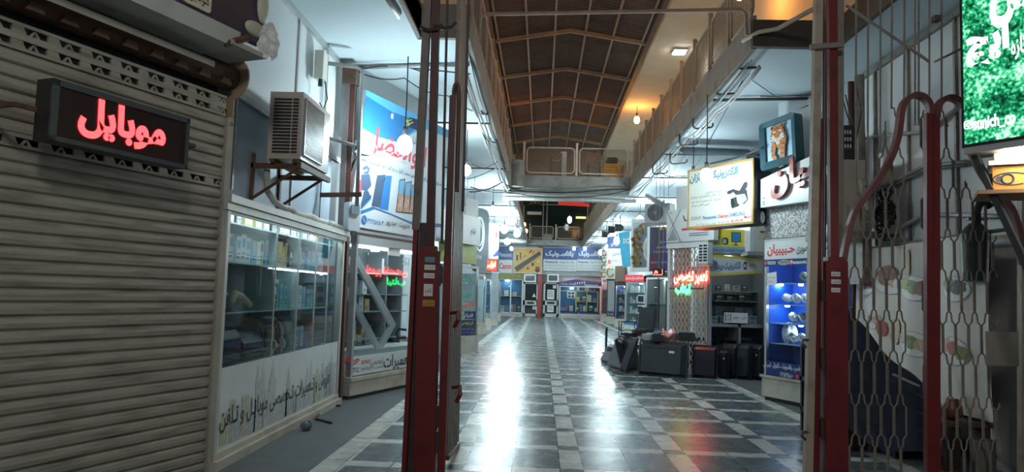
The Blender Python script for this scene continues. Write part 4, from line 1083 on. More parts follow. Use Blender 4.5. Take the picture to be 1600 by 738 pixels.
struct(MB().box(0, L2, 0.12, 0.16, zs + 0.001, 3.7), 'wall_left_shopfront', m_wallw, M=M2)

# ============================================================ LEFT GATE
GY = 4.86
MGt = frame((0, GY, 0), (1, 0))
t = thing('folding_gate', 'red steel folding gate, left half, folded back against its post', 'gate', Matrix.Translation(onZ(660, 745) * 1.0))
org = t.matrix_world.translation.copy()
m_gred = mat('gate_red_paint', (0.135, 0.009, 0.010), 0.45, stain=(0.06, 0.007, 0.006), scale=7, stain_amt=0.35)
m_gdark = mat('gate_dark_steel', (0.045, 0.035, 0.033), 0.5, stain=(0.10, 0.085, 0.075), scale=5, stain_amt=0.3)
m_ggrey = mat('gate_grey_steel', (0.16, 0.145, 0.13), 0.5, stain=(0.09, 0.075, 0.065), scale=9, stain_amt=0.4)
def gp(px, py, Y): return onY(px, py, Y) - org
def ext(a, b_, z0=0.0, z1=3.45):
    """run the line through a and b on to heights z0 and z1 (world)"""
    d = b_ - a
    return a + d * ((z0 - org.z - a.z) / d.z), a + d * ((z1 - org.z - a.z) / d.z)
def gbar(name, p0, p1, w, d, m, Y=GY, z0=0.0, z1=3.45, parent=None):
    a, b_ = ext(gp(*p0, Y), gp(*p1, Y), z0, z1)
    return MB().bar(a, b_, w, d).build(name, m, parent or t)
zbx = onY(670, 393, GY).z
gbar('channel', (632, 738), (652, 330), 0.03, 0.07, m_gred, GY, 0.0, 1.6)
gbar('channel', (652, 330), (664, 95), 0.05, 0.06, m_ggrey, GY, 1.6)
gbar('channel', (643, 738), (664, 330), 0.05, 0.05, m_gdark, GY + 0.05, 0.0, 1.65)
gbar('post', (664, 738), (678, 330), 0.06, 0.05, m_gdark, GY + 0.08, 0.0, 1.5)
gbar('post', (672, 393), (681, 30), 0.05, 0.06, mat('gate_dark_red', (0.06, 0.012, 0.014), 0.45, var=0.3), GY, zbx - 0.05)
gbar('slam_post', (689, 738), (709, 130), 0.05, 0.05, m_gred, GY, 0.0, onY(697, 400, GY).z)
gbar('slam_post', (689, 738), (709, 130), 0.045, 0.045, MATS['gate_dark_red'], GY, onY(697, 400, GY).z, onY(709, 150, GY).z)
a, b_ = ext(gp(664, 738, GY), gp(671, 393, GY), 0.0, zbx)
lk = MB().bar(a, b_, 0.135, 0.10)
x = b_.x; lk.box(x - 0.05, x + 0.05, b_.y - 0.05, b_.y + 0.05, b_.z - 0.001, b_.z + 0.03)
lk = lk.build('lock_case', m_gred, t)
for (px0, py0, px1, py1, m, tt) in ((664, 402, 679, 410, mat('sticker_teal', (0.12, 0.36, 0.42), 0.4), 'کلیدسازی'), (663, 414, 680, 422, m_white, 'درب'), (662, 427, 679, 435, m_white, 'اتوماتیک'), (662, 444, 676, 463, m_white, 'نصب'), (660, 469, 679, 479, mat('sticker_ochre', (0.45, 0.28, 0.05), 0.4), 'تعمیر')):
    Mx = frame((0, GY - 0.055, 0), (1, 0)); x0, x1, z0, z1 = bx(Mx, px0, py0, px1, py1)
    mb = MB().use(m).box(x0 - org.x, x1 - org.x, GY - 0.0545 - org.y, GY - 0.052 - org.y, z0 - org.z, z1 - org.z)
    mb.use(m_ink2).text(tt, x0 - org.x + 0.008, x1 - org.x - 0.008, z0 - org.z + 0.006, z1 - org.z - 0.008, GY - 0.0555 - org.y)
    mb.build('sticker', None, lk)
for px, py in ((686, 430), (683, 690), (682, 650)):
    p = gp(px, py, GY); MB().box(p.x - 0.02, p.x + 0.02, p.y - 0.03, p.y + 0.05, p.z - 0.055, p.z + 0.055).lathe([(0.018, -0.07), (0.018, 0.07)], (p.x, p.y - 0.02, p.z), 10).build('hinge', m_gdark, t)
# folded lattice bars running back from the slam post
for k in range(7):
    f = k / 6
    Y = GY + 0.08 + 0.85 * f
    a = onY(697 + 17 * f, 712 - 22 * f, Y) - org; b_ = onY(714 + 12 * f, 120 - 20 * f, Y) - org
    d = b_ - a
    MB().bar(a, a + d * ((3.45 - org.z - a.z) / d.z), 0.026, 0.05).build('folded_bar', m_ggrey, t)
a, b_ = onY(697, 716, GY + 0.06) - org, onY(715, 694, GY + 0.98) - org
MB().bar(a, b_, 0.04, 0.03).build('bottom_rail', m_gred, t)
mb = MB()
arc = [onY(703, 300, GY - 0.01) - org, onY(708.5, 160, GY - 0.01) - org] + [onY(713 + 4.5 * cos(radians(180 - 180 * k / 8)), 150 - 20 * sin(radians(180 - 180 * k / 8)), GY - 0.01) - org for k in range(9)] + [onY(714, 300, GY - 0.01) - org]
MB().tube(arc, 0.012, 6).build('arched_edge', mat('gate_brown_red', (0.08, 0.03, 0.025), 0.5, var=0.2), t)
for p0, p1, z0, nm in (((690, 400), (697, 85), onY(690, 380, GY).z, 'rod'), ((724, 300), (731, 40), onY(724, 330, GY).z, 'rod')):
    a, b_ = ext(gp(*p0, GY + 0.05), gp(*p1, GY + 0.05), z0)
    MB().tube([a, b_], 0.009, 6).build(nm, m_gdark, t)
for px, py in ((704, 490), (707, 606)):
    p = gp(px, py, GY - 0.03)
    MB().tube([p, p + Vector((0.05, -0.02, 0.01)), p + Vector((0.055, -0.03, -0.04)), p + Vector((0.03, -0.02, -0.09))], 0.014, 6).build('latch', m_gred, t)
p = gp(630, 523, GY - 0.03)
MB().tube([p + Vector((0.02, 0, 0.03)), p + Vector((-0.03, 0, 0.035)), p + Vector((-0.045, 0, 0.005)), p + Vector((-0.03, 0, -0.025)), p + Vector((0.02, 0, -0.02))], 0.009, 6).build('hasp', m_gdark, t)
for px, py in ((670, 45), (692, 42)):
    p = gp(px, py, GY - 0.05); MB().tube([p + Vector((-0.06, 0, 0.01)), p + Vector((0, 0, -0.01)), p + Vector((0.06, 0, 0.0)), p + Vector((0.09, 0, 0.03))], 0.012, 6).build('hook', m_gdark, t)
# scraps on the floor
p = onZ(478, 673)
MB().grid(lambda u, v: (0.045 * sin(pi * v) * cos(2 * pi * u) * (1 + 0.25 * sin(7 * u * 2 * pi + 5 * v)), 0.045 * sin(pi * v) * sin(2 * pi * u) * (1 + 0.2 * cos(9 * u * 2 * pi)), 0.04 + 0.04 * cos(pi * v) * (1 + 0.2 * sin(11 * u))), 14, 8).build('crumpled_paper', mat('crumpled_blue_grey', (0.16, 0.19, 0.23), 0.6), M=Matrix.Translation(p), label='crumpled grey paper ball on the floor beside the display case', cat='litter')
pipe('cord_end', [onZ(532, 634, 0.012), onZ(520, 634, 0.012), onZ(498, 648, 0.012), onZ(494, 655, 0.012), onZ(518, 661, 0.012)], 0.010, m_black, 'loose cord end lying on the floor by the steel column', 'cord')

# ============================================================ FAR FACADE
FY = 38.6
MF = frame((0, FY, 0), (1, 0))
def R(mb, m, px0, py0, px1, py1, y=-0.01, d=None, M=MF):
    x0, x1, z0, z1 = bx(M, px0, py0, px1, py1)
    mb.use(m)
    return mb.rect(x0, x1, z0, z1, y) if d is None else mb.box(x0, x1, y, y + d, z0, z1)
struct(MB().box(-3.4, 4.6, 0.55, 0.6, 0, 3.7).box(-3.4, 4.6, 0.04, 0.5, cz(MF, 860, 430), 3.7), 'wall_back_shops', mat('pale_grey_fascia', (0.40, 0.41, 0.41), 0.5, var=0.1), M=MF)
m_doorf = mat('cream_door_frame', (0.55, 0.54, 0.48), 0.4, var=0.08)
m_dkglass = mat('dark_door_glass', (0.02, 0.03, 0.035), 0.06, var=0)
# red column between the doors
x0, x1, z0, z1 = bx(MF, 841.6, 300, 848, 497.5)
struct(MB().box(x0, x1, -0.08, 0.1, 0, 3.7), 'column_red', mat('red_column_paint', (0.33, 0.03, 0.03), 0.4, var=0.1), M=MF)
def door(px0, px1, nm, lab, papers):
    x0, x1, z0, z1 = bx(MF, px0, 441, px1, 497); z0 = 0
    mb = MB(); w = x1 - x0
    mb.box(x0, x0 + 0.09, -0.03, 0.03, z0, z1).box(x1 - 0.09, x1, -0.03, 0.03, z0, z1).box(x0, x1, -0.03, 0.03, z1 - 0.1, z1)
    zm0, zm1, zk = cz(MF, px0, 477), cz(MF, px0, 469.5), cz(MF, px0, 490)
    mb.box(x0, x1, -0.03, 0.03, zm0, zm1).box(x0, x1, -0.03, 0.03, 0.02, zk)
    o = mb.build(nm, m_doorf, M=MF); o['kind'] = 'structure'
    MB().box(x0 + 0.09, x1 - 0.09, -0.005, 0.01, zk, z1 - 0.1).build('door_glass', m_dkglass, o)
    MB().box(x0 + 0.2, x1 - 0.2, -0.034, -0.03, zm0 + 0.07, zm1 - 0.07).build('letter_slot', m_dark, o)
    MB().box(x1 - 0.07, x1 - 0.03, -0.09, -0.03, zm0 - 0.05, zm1 + 0.05).build('door_handle', m_dpipe, o)
    for i, q in enumerate(papers):
        a, b_, c, d = bx(MF, *q); mb = MB().use(m_white).box(a, b_, -0.012, -0.006, c, d)
        mb.use(m_ink2)
        for k in range(3): mb.rect(a + 0.04, b_ - 0.06, d - (d - c) * (0.25 + 0.22 * k), d - (d - c) * (0.18 + 0.22 * k), -0.013)
        mb.build('paper_notice', None, o)
    return o
door(817.5, 840.6, 'door_1', '', [(832, 479, 838, 484)])
door(849, 872.5, 'door_2', '', [(855, 453, 866, 468), (855, 478, 865, 488), (864, 446, 869, 451)])
c = loc(MF, 834.5, 462)
MB().use(m_white).face([(c[0] - 0.1, c[1] - 0.08), (c[0] + 0.1, c[1] - 0.08), (c[0], c[1] + 0.12)], -0.014).build('warning_sticker', None, M=MF, label='small white triangle sticker on the left far door glass', cat='sticker')
for (a, b_, lab) in ((819, 837.5, 'grey window air conditioner above the left far door'), (855, 873, 'grey window air conditioner above the right far door')):
    x0, x1, z0, z1 = bx(MF, a, 429, b_, 441)
    t = thing('window_unit', lab, 'air conditioner', sh(MF, x0, 0, z0))
    w, h = x1 - x0, z1 - z0
    MB().box(0, w, -0.25, 0.03, 0, h).build('casing', m_alu, t)
    MB().rect(0.07, w - 0.07, 0.06, h - 0.06, -0.252).build('opening', m_dkglass, t)
    mb = MB()
    for k in range(5): mb.box(0.06, w - 0.06, -0.262, -0.253, 0.08 + k * (h - 0.14) / 5, 0.095 + k * (h - 0.14) / 5)
    mb.build('louvre', m_grey, t)
# windows
def win(px0, px1, py0, py1, nm, lab, mull, blue):
    x0, x1, z0, z1 = bx(MF, px0, py0, px1, py1)
    t = thing(nm, lab, 'shop window', sh(MF, x0, 0, 0)); w = x1 - x0
    mb = MB()
    for x in [0] + [cx(MF, q, 460) - x0 for q in mull] + [w - 0.06]: mb.box(x, x + 0.06, -0.02, 0.03, z0, z1)
    mb.box(0, w, -0.02, 0.03, z0, z0 + 0.05).box(0, w, -0.02, 0.03, z1 - 0.05, z1)
    mb.build('frame', m_alu, t)
    MB().rect(0, w, z0, z1, 0).build('glass_pane', glass('far_glass', (0.9, 0.95, 0.95)), t)
    MB().box(-0.02, w + 0.02, -0.1, 0.1, 0, z0).build('plinth', m_stone, t)
    MB().box(0, w, 0.5, 0.54, z0, z1).build('back_panel', blue, t)
    return t, x0, w, z0, z1
m_cblue = mat('case_blue_back', (0.03, 0.12, 0.25), 0.5, var=0.2, scale=2)
m_ywood = mat('yellow_wood_edge', (0.55, 0.42, 0.06), 0.4)
t, x0, w, z0, z1 = win(778, 817, 436, 489.5, 'shop_window', 'far left shop window with a yellow shelf edge and small goods', [797], m_cblue)
MB().box(0, w, 0.1, 0.5, (z0 + z1) / 2 - 0.03, (z0 + z1) / 2).build('shelf', m_ywood, t)
MB().lathe([(0.12, 0), (0.1, -0.06)], (w * 0.35, 0.25, z1 - 0.06), 12).build('case_lamp', m_case, t)
rnd = random.Random(21)
Mx = sh(MF, x0, 0, 0)
goods(Mx, 0.08, w - 0.1, 0.2, (z0 + z1) / 2 + 0.002, 7, 0.42, "on the far left window's shelf", rnd, [4, 0, 7, 1], wr=(0.1, 0.22), gap=0.08, hr=(0.4, 1))
goods(Mx, 0.08, w - 0.1, 0.2, z0 + 0.052, 7, 0.5, "on the far left window's floor", rnd, [4, 2, 1, 7, 5], wr=(0.1, 0.25), gap=0.07, hr=(0.4, 1))
t, x0, w, z0, z1 = win(873.5, 939, 447, 493, 'shop_window', 'far right shop window with yellow framed cabinets under a blue arch', [], m_cblue)
z2 = cz(MF, 900, 490)
mb = MB().use(mat('navy_vinyl', (0.012, 0.03, 0.16), 0.35, var=0.05)).box(0, w, -0.015, 0.0, z0, z0 + (cz(MF, 900, 488.5) - cz(MF, 900, 493)))
mb.use(m_white).text('پاناسونیک نمایندگی فروش و خدمات', 0.06, w * 0.4, z0 + 0.03, z0 + 0.11, -0.017).text('Panasonic business communication', w * 0.45, w - 0.1, z0 + 0.03, z0 + 0.11, -0.017)
mb.build('navy_strip', None, t)
p = [(q[0] - x0, q[1]) for q in (loc(MF, 873.5, 447), loc(MF, 873.5, 441), loc(MF, 900.5, 436), loc(MF, 939.5, 441.5), loc(MF, 939.5, 447))]
mb = MB().use(MATS['navy_vinyl']).prism(p, -0.06, 0.0)
mb.use(mat('magenta_ink', (0.35, 0.02, 0.14), 0.4)).prism([p[1], p[2], p[3], (p[3][0], p[3][1] - 0.05), (p[2][0], p[2][1] - 0.06), (p[1][0], p[1][1] - 0.05)], -0.07, -0.06)
mb.use(m_white).text('پاناسونیک', 0.06, 0.75, p[0][1] + 0.05, p[0][1] + 0.17, -0.063, bold=0.02).text('Panasonic', 1.3, 2.0, p[0][1] + 0.04, p[0][1] + 0.14, -0.063, bold=0.02)
for k in range(5): mb.box(0.78 + k * 0.12, 0.83 + k * 0.12, -0.064, -0.06, p[0][1] + 0.08 + 0.02 * k, p[0][1] + 0.20 + 0.02 * k)
mb.build('arched_header', None, t)
MB().box(0, w, -0.03, 0.0, z1 - 0.08, z1 - 0.005).build('white_rail', m_white, t)
ca, cb_, cc, cd = [q for q in bx(MF, 900, 455, 934, 488)]
mb = MB()
for x in (ca - x0, (ca + cb_) / 2 - x0, cb_ - x0): mb.box(x - 0.03, x + 0.03, 0.05, 0.1, cc, cd)
mb.box(ca - x0, cb_ - x0, 0.05, 0.1, cd - 0.05, cd).box(0.05, ca - x0, 0.05, 0.1, cd - 0.04, cd)
mb.box(ca - x0, cb_ - x0, 0.05, 0.4, (cc + cd) / 2 - 0.03, (cc + cd) / 2)
mb.build('yellow_cabinet_frame', m_ywood, t)
MB().lathe([(0.1, 0), (0.08, -0.06)], (w * 0.3, 0.25, z1 - 0.1), 12).build('case_lamp', m_case, t)
mb = MB().use(m_white).box(0.42, 0.82, -0.012, -0.004, z1 - 0.65, z1 - 0.3).use(m_ink2)
for k in range(4): mb.rect(0.46 + 0.18 * (k % 2), 0.6 + 0.18 * (k % 2), z1 - 0.62 + 0.16 * (k // 2), z1 - 0.5 + 0.16 * (k // 2), -0.013)
mb.build('paper_notice', None, t)
Mx = sh(MF, x0, 0, 0)
for zz, wh in ((z0 + 0.2, 'floor'), ((cc + cd) / 2 + 0.002, 'middle shelf'), (cd + 0.002, 'top shelf')):
    goods(Mx, 0.1 if wh == 'floor' else ca - x0 + 0.05, w - 0.12 if wh == 'floor' else cb_ - x0 - 0.05, 0.14, zz, 9, 0.36 if wh != 'top shelf' else 0.25, "on the far right window's " + wh, rnd, [4, 0, 7, 1, 5, 6], wr=(0.1, 0.26), gap=0.07, hr=(0.4, 1))
MB().box(0, 0.03, -0.05, 0, 0.3, 2.2).build('neon_strip', emis('red_neon', (1, 0.08, 0.05), 4), M=sh(MF, cx(MF, 940, 450), -0.05, 0), label='red light strip up the right edge of the far window', cat='neon strip')
# signs
m_bsign = mat('blue_sign', (0.012, 0.05, 0.22), 0.35, var=0.06)
m_wsign = mat('white_sign', (0.60, 0.62, 0.62), 0.35, var=0.05)
def board(name, lab, parts, px0, py0, px1, py1, y=-0.12, d=0.1, M=MF, cat='sign', frame_m=None, group=None):
    """boxed sign; parts(mb, f) draws on it, f(px,py)->(x,z)"""
    x0, x1, z0, z1 = bx(M, px0, py0, px1, py1)
    Mo = sh(M, x0, y, z0)
    mb = MB(); parts(mb, lambda px, py: (lambda q: (q[0] - 0, q[1] - 0))(loc(Mo, px, py)), x1 - x0, z1 - z0)
    mb.use(frame_m or m_grey).box(0, x1 - x0, 0.004, d, 0, z1 - z0)
    return mb.build(name, None, M=Mo, label=lab, cat=cat, group=group)
def sg(mb, f, w, h):
    mb.use(m_bsign).rect(0, w, h * 0.5, h, 0).use(m_wsign).rect(0, w, 0, h * 0.5, 0)
    mb.use(m_wsign).text('Panasonic', w * -0.0 + 0.02, w - 0.04, h * 0.62, h * 0.78, -0.003, bold=0.01)
    mb.use(m_red).text('Canon', 0.03, w - 0.05, h * 0.15, h * 0.38, -0.003, bold=0.03)
board('brand_sign', 'blue over white brand sign at the far left corner', sg, 780, 386, 801, 427)
def sg(mb, f, w, h):
    mb.use(mat('orange_sign', (0.62, 0.33, 0.06), 0.4, stain=(0.50, 0.24, 0.04), scale=1.2)).rect(0.05, w - 0.05, 0.05, h - 0.05, 0).use(m_doorf)
    for a in ((0, w, 0, 0.05), (0, w, h - 0.05, h), (0, 0.05, 0.05, h - 0.05), (w - 0.05, w, 0.05, h - 0.05)): mb.rect(*a, 0)
    A, B = Vector((0.10 * w, 0.14 * h)), Vector((0.92 * w, 0.82 * h)); u = (B - A).normalized(); v = Vector((-u.y, u.x)) * 0.1 * h
    mb.use(m_inkb).face([tuple(A - v), tuple(B - v * 0.7), tuple(B + v * 0.7), tuple(A + v)], -0.003)
    mb.use(m_grey)
    for r in range(3):
        for k in range(12):
            q = A.lerp(B, (k + 0.8) / 13) + v * (r - 1) * 0.5
            mb.disc(q.x, q.y, 0.016, -0.005, 4)
    mb.use(m_inkb)
    mb.rect(0.10 * w, 0.17 * w, 0.5 * h, 0.72 * h, -0.003).rect(0.22 * w, 0.27 * w, 0.55 * h, 0.82 * h, -0.003)
    mb.tube([(0.34 * w, -0.004, 0.62 * h), (0.40 * w, -0.004, 0.72 * h), (0.46 * w, -0.004, 0.66 * h)], 0.012, 4).tube([(0.55 * w, -0.004, 0.8 * h), (0.62 * w, -0.004, 0.92 * h)], 0.03, 5).tube([(0.66 * w, -0.004, 0.78 * h), (0.70 * w, -0.004, 0.88 * h)], 0.02, 5)
    mb.rect(0.5 * w, 0.52 * w, 0.12 * h, 0.3 * h, -0.003).rect(0.45 * w, 0.57 * w, 0.19 * h, 0.23 * h, -0.003)
    mb.disc(0.67 * w, 0.36 * h, 0.07, -0.003, 10, 0.09)
    mb.rect(0.77 * w, 0.90 * w, 0.14 * h, 0.27 * h, -0.003).face([(0.72 * w, 0.15 * h), (0.84 * w, 0.04 * h), (0.95 * w, 0.15 * h)], -0.004)
    mb.use(m_red).rect(0.78 * w, 0.89 * w, 0.18 * h, 0.22 * h, -0.005).use(m_doorf).face([(0.78 * w, 0.48 * h), (0.88 * w, 0.42 * h), (0.94 * w, 0.5 * h), (0.85 * w, 0.57 * h)], -0.003)
board('accessory_sign', 'square orange sign showing a keyboard and small accessories', sg, 802, 388, 847.5, 428, y=-0.2, d=0.18)
def sg_pan(last):
    def f_(mb, f, w, h):
        mb.use(m_bsign).rect(0, w, h * 0.5, h, 0).use(m_wsign).rect(0, w, 0, h * 0.5, 0)
        mb.use(m_white).text('پاناسـونیک', w * 0.06, w * 0.9, h * 0.57, h * 0.88, -0.003, bold=0.035)
        mb.use(m_bsign).text('Panasonic', w * 0.05, w * 0.44, h * 0.34, h * 0.44, -0.003, bold=0.03)
        mb.use(m_ink2).text('ideas for life', w * 0.5, w * 0.92, h * 0.35, h * 0.44, -0.003)
        mb.text('نمایندگی رسمی فروش و خدمات پس از فروش تلفن', w * 0.05, w * 0.94, h * 0.2, h * 0.29, -0.003).text('تلفن : ۲۲۲۶۴۶۸ ـ بازار رضا پلاک ۱۷', w * 0.05, w * 0.94, h * 0.06, h * 0.14, -0.003)
    return f_
board('phone_brand_sign', 'blue and white far sign right beside the orange one', sg_pan(0), 849, 388, 901, 424)
board('phone_brand_sign', 'blue and white far sign partly behind hanging bulbs at the right', sg_pan(1), 901.4, 388, 942, 424)
MB().box(0, 1.35, -0.06, 0, 0, 0.28).build('olive_fascia', mat('olive_fascia_paint', (0.28, 0.27, 0.08), 0.5), M=sh(MF, cx(MF, 779, 430), -0.01, cz(MF, 790, 436.5)), label='olive painted board above the far left window', cat='board')

# ============================================================ SHOPS FARTHER ALONG THE LEFT
m_fglass = glass('far_glass')
def case_unit(lab, pxl, pyb, pxr, pyt, d=D19, plinth=0.35, back=None, depth=0.5, nsh=4, lamp=True, name='display_case', frame_m=None, cat='display case', goods_n=5, where=None, cols=(0, 4, 1, 7), sd=1):
    M = frame(onZ(pxl, pyb), d)
    w = loc(M, pxr, pyb)[0]; z1 = loc(M, pxl, pyt)[1]
    t = thing(name, lab, cat, M)
    MB().box(-0.02, w + 0.02, -0.03, depth, 0, plinth).build('plinth', m_stone, t)
    mb = MB(); fm = frame_m or m_alu
    for x in (0, w - 0.035): mb.box(x, x + 0.035, 0, 0.035, plinth, z1)
    mb.box(0, w, 0, 0.04, z1 - 0.05, z1).box(0, w, 0, 0.04, plinth, plinth + 0.03)
    mb.build('frame', fm, t)
    MB().rect(0.03, w - 0.03, plinth + 0.02, z1 - 0.04, 0.01).build('glass_pane', m_fglass, t)
    MB().box(0, w, depth - 0.02, depth, plinth, z1).box(0, 0.015, 0.04, depth, plinth, z1).box(0, w, 0.04, depth, z1 - 0.02, z1).build('carcass', back or m_cb, t)
    zs_ = [plinth + (z1 - plinth) * k / nsh for k in range(nsh)]
    for z in zs_[1:]: MB().box(0.015, w, 0.06, depth - 0.02, z - 0.012, z).build('shelf', m_sg, t)
    if lamp: MB().lathe([(0.06, 0), (0.05, -0.04)], (w * 0.5, depth * 0.45, z1 - 0.03), 12).build('case_lamp', m_case, t)
    if where:
        rnd = random.Random(sd)
        for k, z in enumerate(zs_):
            goods(M, 0.04, w - 0.04, 0.14, (z if k else plinth) + 0.001, goods_n, (z1 - plinth) / nsh * 0.7, '%s %s' % (('on the floor of the', 'low in the', 'midway up the', 'high in the')[min(k, 3)], where), rnd, cols, wr=(0.07, 0.2), gap=0.05, hr=(0.4, 1))
    return t, M, w, z1
m_lblue = mat('pale_blue_case', (0.40, 0.50, 0.54), 0.5, var=0.08)
t, M, w, z1 = case_unit('glass shop window with green and orange Persian lettering behind the folded gate', 704, 556, 744, 412, back=m_lblue, depth=0.8, where='lettered window', sd=31, plinth=0.3)
m_grn = mat('green_vinyl', (0.02, 0.35, 0.10), 0.4, var=0); m_orv = mat('orange_vinyl', (0.80, 0.16, 0.02), 0.4, var=0)
for tt_, q_, m_, bo in (('خدمات', (722, 430, 738, 441), m_grn, 0.03), ('خودرو', (721, 456, 737, 467), m_grn, 0.03), ('فـتوکپی', (722, 470, 743, 483), m_orv, 0.045), ('ارزان', (733, 417, 743, 421), m_orv, 0.02)):
    mb = MB(); tx(mb, M, tt_, *q_, -0.001, m_, bo); mb.build('lettering', None, t)
case_unit('brightly lit glass case just past the lettered left window', 744.5, 526, 756, 428, back=m_lblue, where='lit left case', goods_n=3, sd=32)
case_unit('narrow pale case beside the silver lattice gate, nearer side', 757, 517, 765.5, 436, back=m_lblue, where='pale left case', goods_n=3, sd=33, nsh=3)
case_unit('last dark glass case on the left before the far facade', 776, 503, 781, 440, back=m_cblue, where=None)
# fascia, sign boxes above
Mq = frame(onZ(704, 556), D19)
def hang(o, xs, ztop, y=0.03, z1=ZC):
    """thin rods that carry a sign from the ceiling"""
    zz = z1 - o.matrix_world.translation.z
    for x in xs: MB().box(x - 0.004, x + 0.004, y - 0.004, y + 0.004, ztop - 0.05, zz).build('hanger', m_grey, o)
    return o
def slab(name, lab, px0, py0, px1, py1, m, d=0.15, off=0.0, M=Mq, cat='board', draw=None, round_=0):
    x0, x1, z0, z1 = bx(M, px0, py0, px1, py1, off)
    mb = MB().use(m)
    if round_: mb.rbox(0, x1 - x0, 0, d, 0, z1 - z0, round_, 5)
    else: mb.box(0, x1 - x0, 0, d, 0, z1 - z0)
    if draw: draw(mb, x1 - x0, z1 - z0)
    o = mb.build(name, None, M=sh(M, x0, -off, z0), label=lab, cat=cat)
    if cat in ('sign', 'banner') or name == 'blank_sign': hang(o, ((x1 - x0) * 0.2, (x1 - x0) * 0.8), z1 - z0, d + 0.011)
    return o
slab('fascia_board', 'yellow green fascia board above the lettered left window', 700, 380, 745, 411, mat('yellow_green_paint', (0.42, 0.45, 0.16), 0.5), 0.2)
def dr(mb, w, h): mb.use(m_inkb).text('لوازم', 0.72 * w, 0.86 * w, 0.3 * h, 0.6 * h, -0.003, bold=0.03)
slab('rounded_sign', 'white rounded sign box over the yellow green fascia', 690, 334, 751, 380, m_white, 0.35, 0.12, cat='sign', draw=dr, round_=0.1)
M = frame(onY(728, 360, 15.4), (0.5, 0.86)); 
slab('blank_sign', 'blank white panel standing above the rounded white sign', 728, 311, 747, 358, m_white, 0.04, M=M)
M = frame(onY(744, 420, 18.2), D19)
def dr(mb, w, h):
    mb.use(m_white).tube([(w * (0.25 + 0.34 * cos(a)), -0.01, h * (0.58 + 0.26 * sin(a))) for a in [2 * pi * i / 30 for i in range(30)]], 0.03, 6, closed=True)
    mb.tube([(w * (0.25 + 0.24 * cos(a)), -0.01, h * (0.58 + 0.18 * sin(a))) for a in [2 * pi * i / 30 for i in range(30)]], 0.015, 6, closed=True)
    mb.text('STORE', 0.12 * w, 0.5 * w, 0.2 * h, 0.25 * h, -0.004)
slab('round_logo_sign', 'tall dark grey sign with a pale ring mark on the left', 743, 326, 763, 425, mat('charcoal_sign', (0.11, 0.13, 0.155), 0.4), 0.1, M=M, cat='sign', draw=dr, round_=0.2)
M = frame(onY(764, 405, 23.0), (0.6, 0.8))
def dr(mb, w, h):
    mb.use(m_red).box(0.5 * w, 0.78 * w, -0.004, -0.002, 0.62 * h, 0.78 * h).use(m_bsign).face([(0.1 * w, 0.05 * h), (w, 0.1 * h), (w, 0.3 * h), (0.55 * w, 0.17 * h)], -0.003)
slab('vertical_banner', 'narrow white vertical banner with red and blue print above the red dot-matrix sign', 768, 350, 779.5, 405, m_white, 0.04, M=M, cat='banner', draw=dr)
slab('vertical_banner', 'narrow grey banner just left of the white vertical one', 763.5, 348, 768, 405, m_grey, 0.04, 0.3, M=M, cat='banner')
# small LED sign
M = frame(onY(759, 424, 22.0), (0.93, 0.36)); x0, x1, z0, z1 = bx(M, 759.5, 405, 777, 424)
t = thing('led_sign', 'small red dot-matrix sign with yellow letters on the left, below the white banner', 'sign', sh(M, x0, 0, z0))
w, h = x1 - x0, z1 - z0
MB().box(0, w, 0.004, 0.1, 0, h).build('housing', MATS['black_housing'], t)
MB().box(0.02, w - 0.02, -0.001, 0.003, 0.02, h - 0.02).build('lit_border', emis('led_red_field', (1, 0.03, 0.02), 3.0), t)
MB().text('فتوکپی', 0.05, w - 0.05, 0.06, h - 0.06, -0.004, bold=0.05).build('lit_letters', emis('led_amber', (1.0, 0.45, 0.10), 9), t)
hang(t, (w * 0.3, w * 0.7), h, 0.112)
# silver folding lattice
def lattice(M, x0, x1, z0, z1, nx, nz, m, parent, r=0.012, name='lattice_bar'):
    """scissor lattice: uprights and crossing flats; each upright a part, each crossing flat set part of the pattern"""
    for i in range(nx + 1):
        x = x0 + (x1 - x0) * i / nx
        MB().box(x - r, x + r, -r, r, z0, z1).build('upright', m, parent)
    mb = MB(); px = (x1 - x0) / nx; pz = (z1 - z0) / nz
    for i in range(nx):
        for j in range(nz):
            a, b_ = x0 + i * px, z0 + j * pz
            mb.bar((a, -0.014, b_), (a + px, -0.014, b_ + pz), 0.006, 0.012).bar((a, -0.02, b_ + pz), (a + px, -0.02, b_), 0.006, 0.012)
    mb.build(name, m, parent)
M = frame(onZ(766, 509.5), D19); w = loc(M, 776, 509.5)[0]; z1 = loc(M, 766, 427)[1]
t = thing('lattice_gate', 'silver folding lattice gate drawn across a shop on the left', 'gate', M)
MB().box(0, w, -0.05, 0.25, 0, 0.3).build('plinth', m_stone, t)
lattice(M, 0.02, w - 0.02, 0.3, z1, 7, 16, mat('silver_paint', (0.50, 0.54, 0.57), 0.35, metal=0.4), t)
MB().box(0, w, -0.03, 0.03, z1, z1 + 0.06).build('top_rail', m_alu, t)
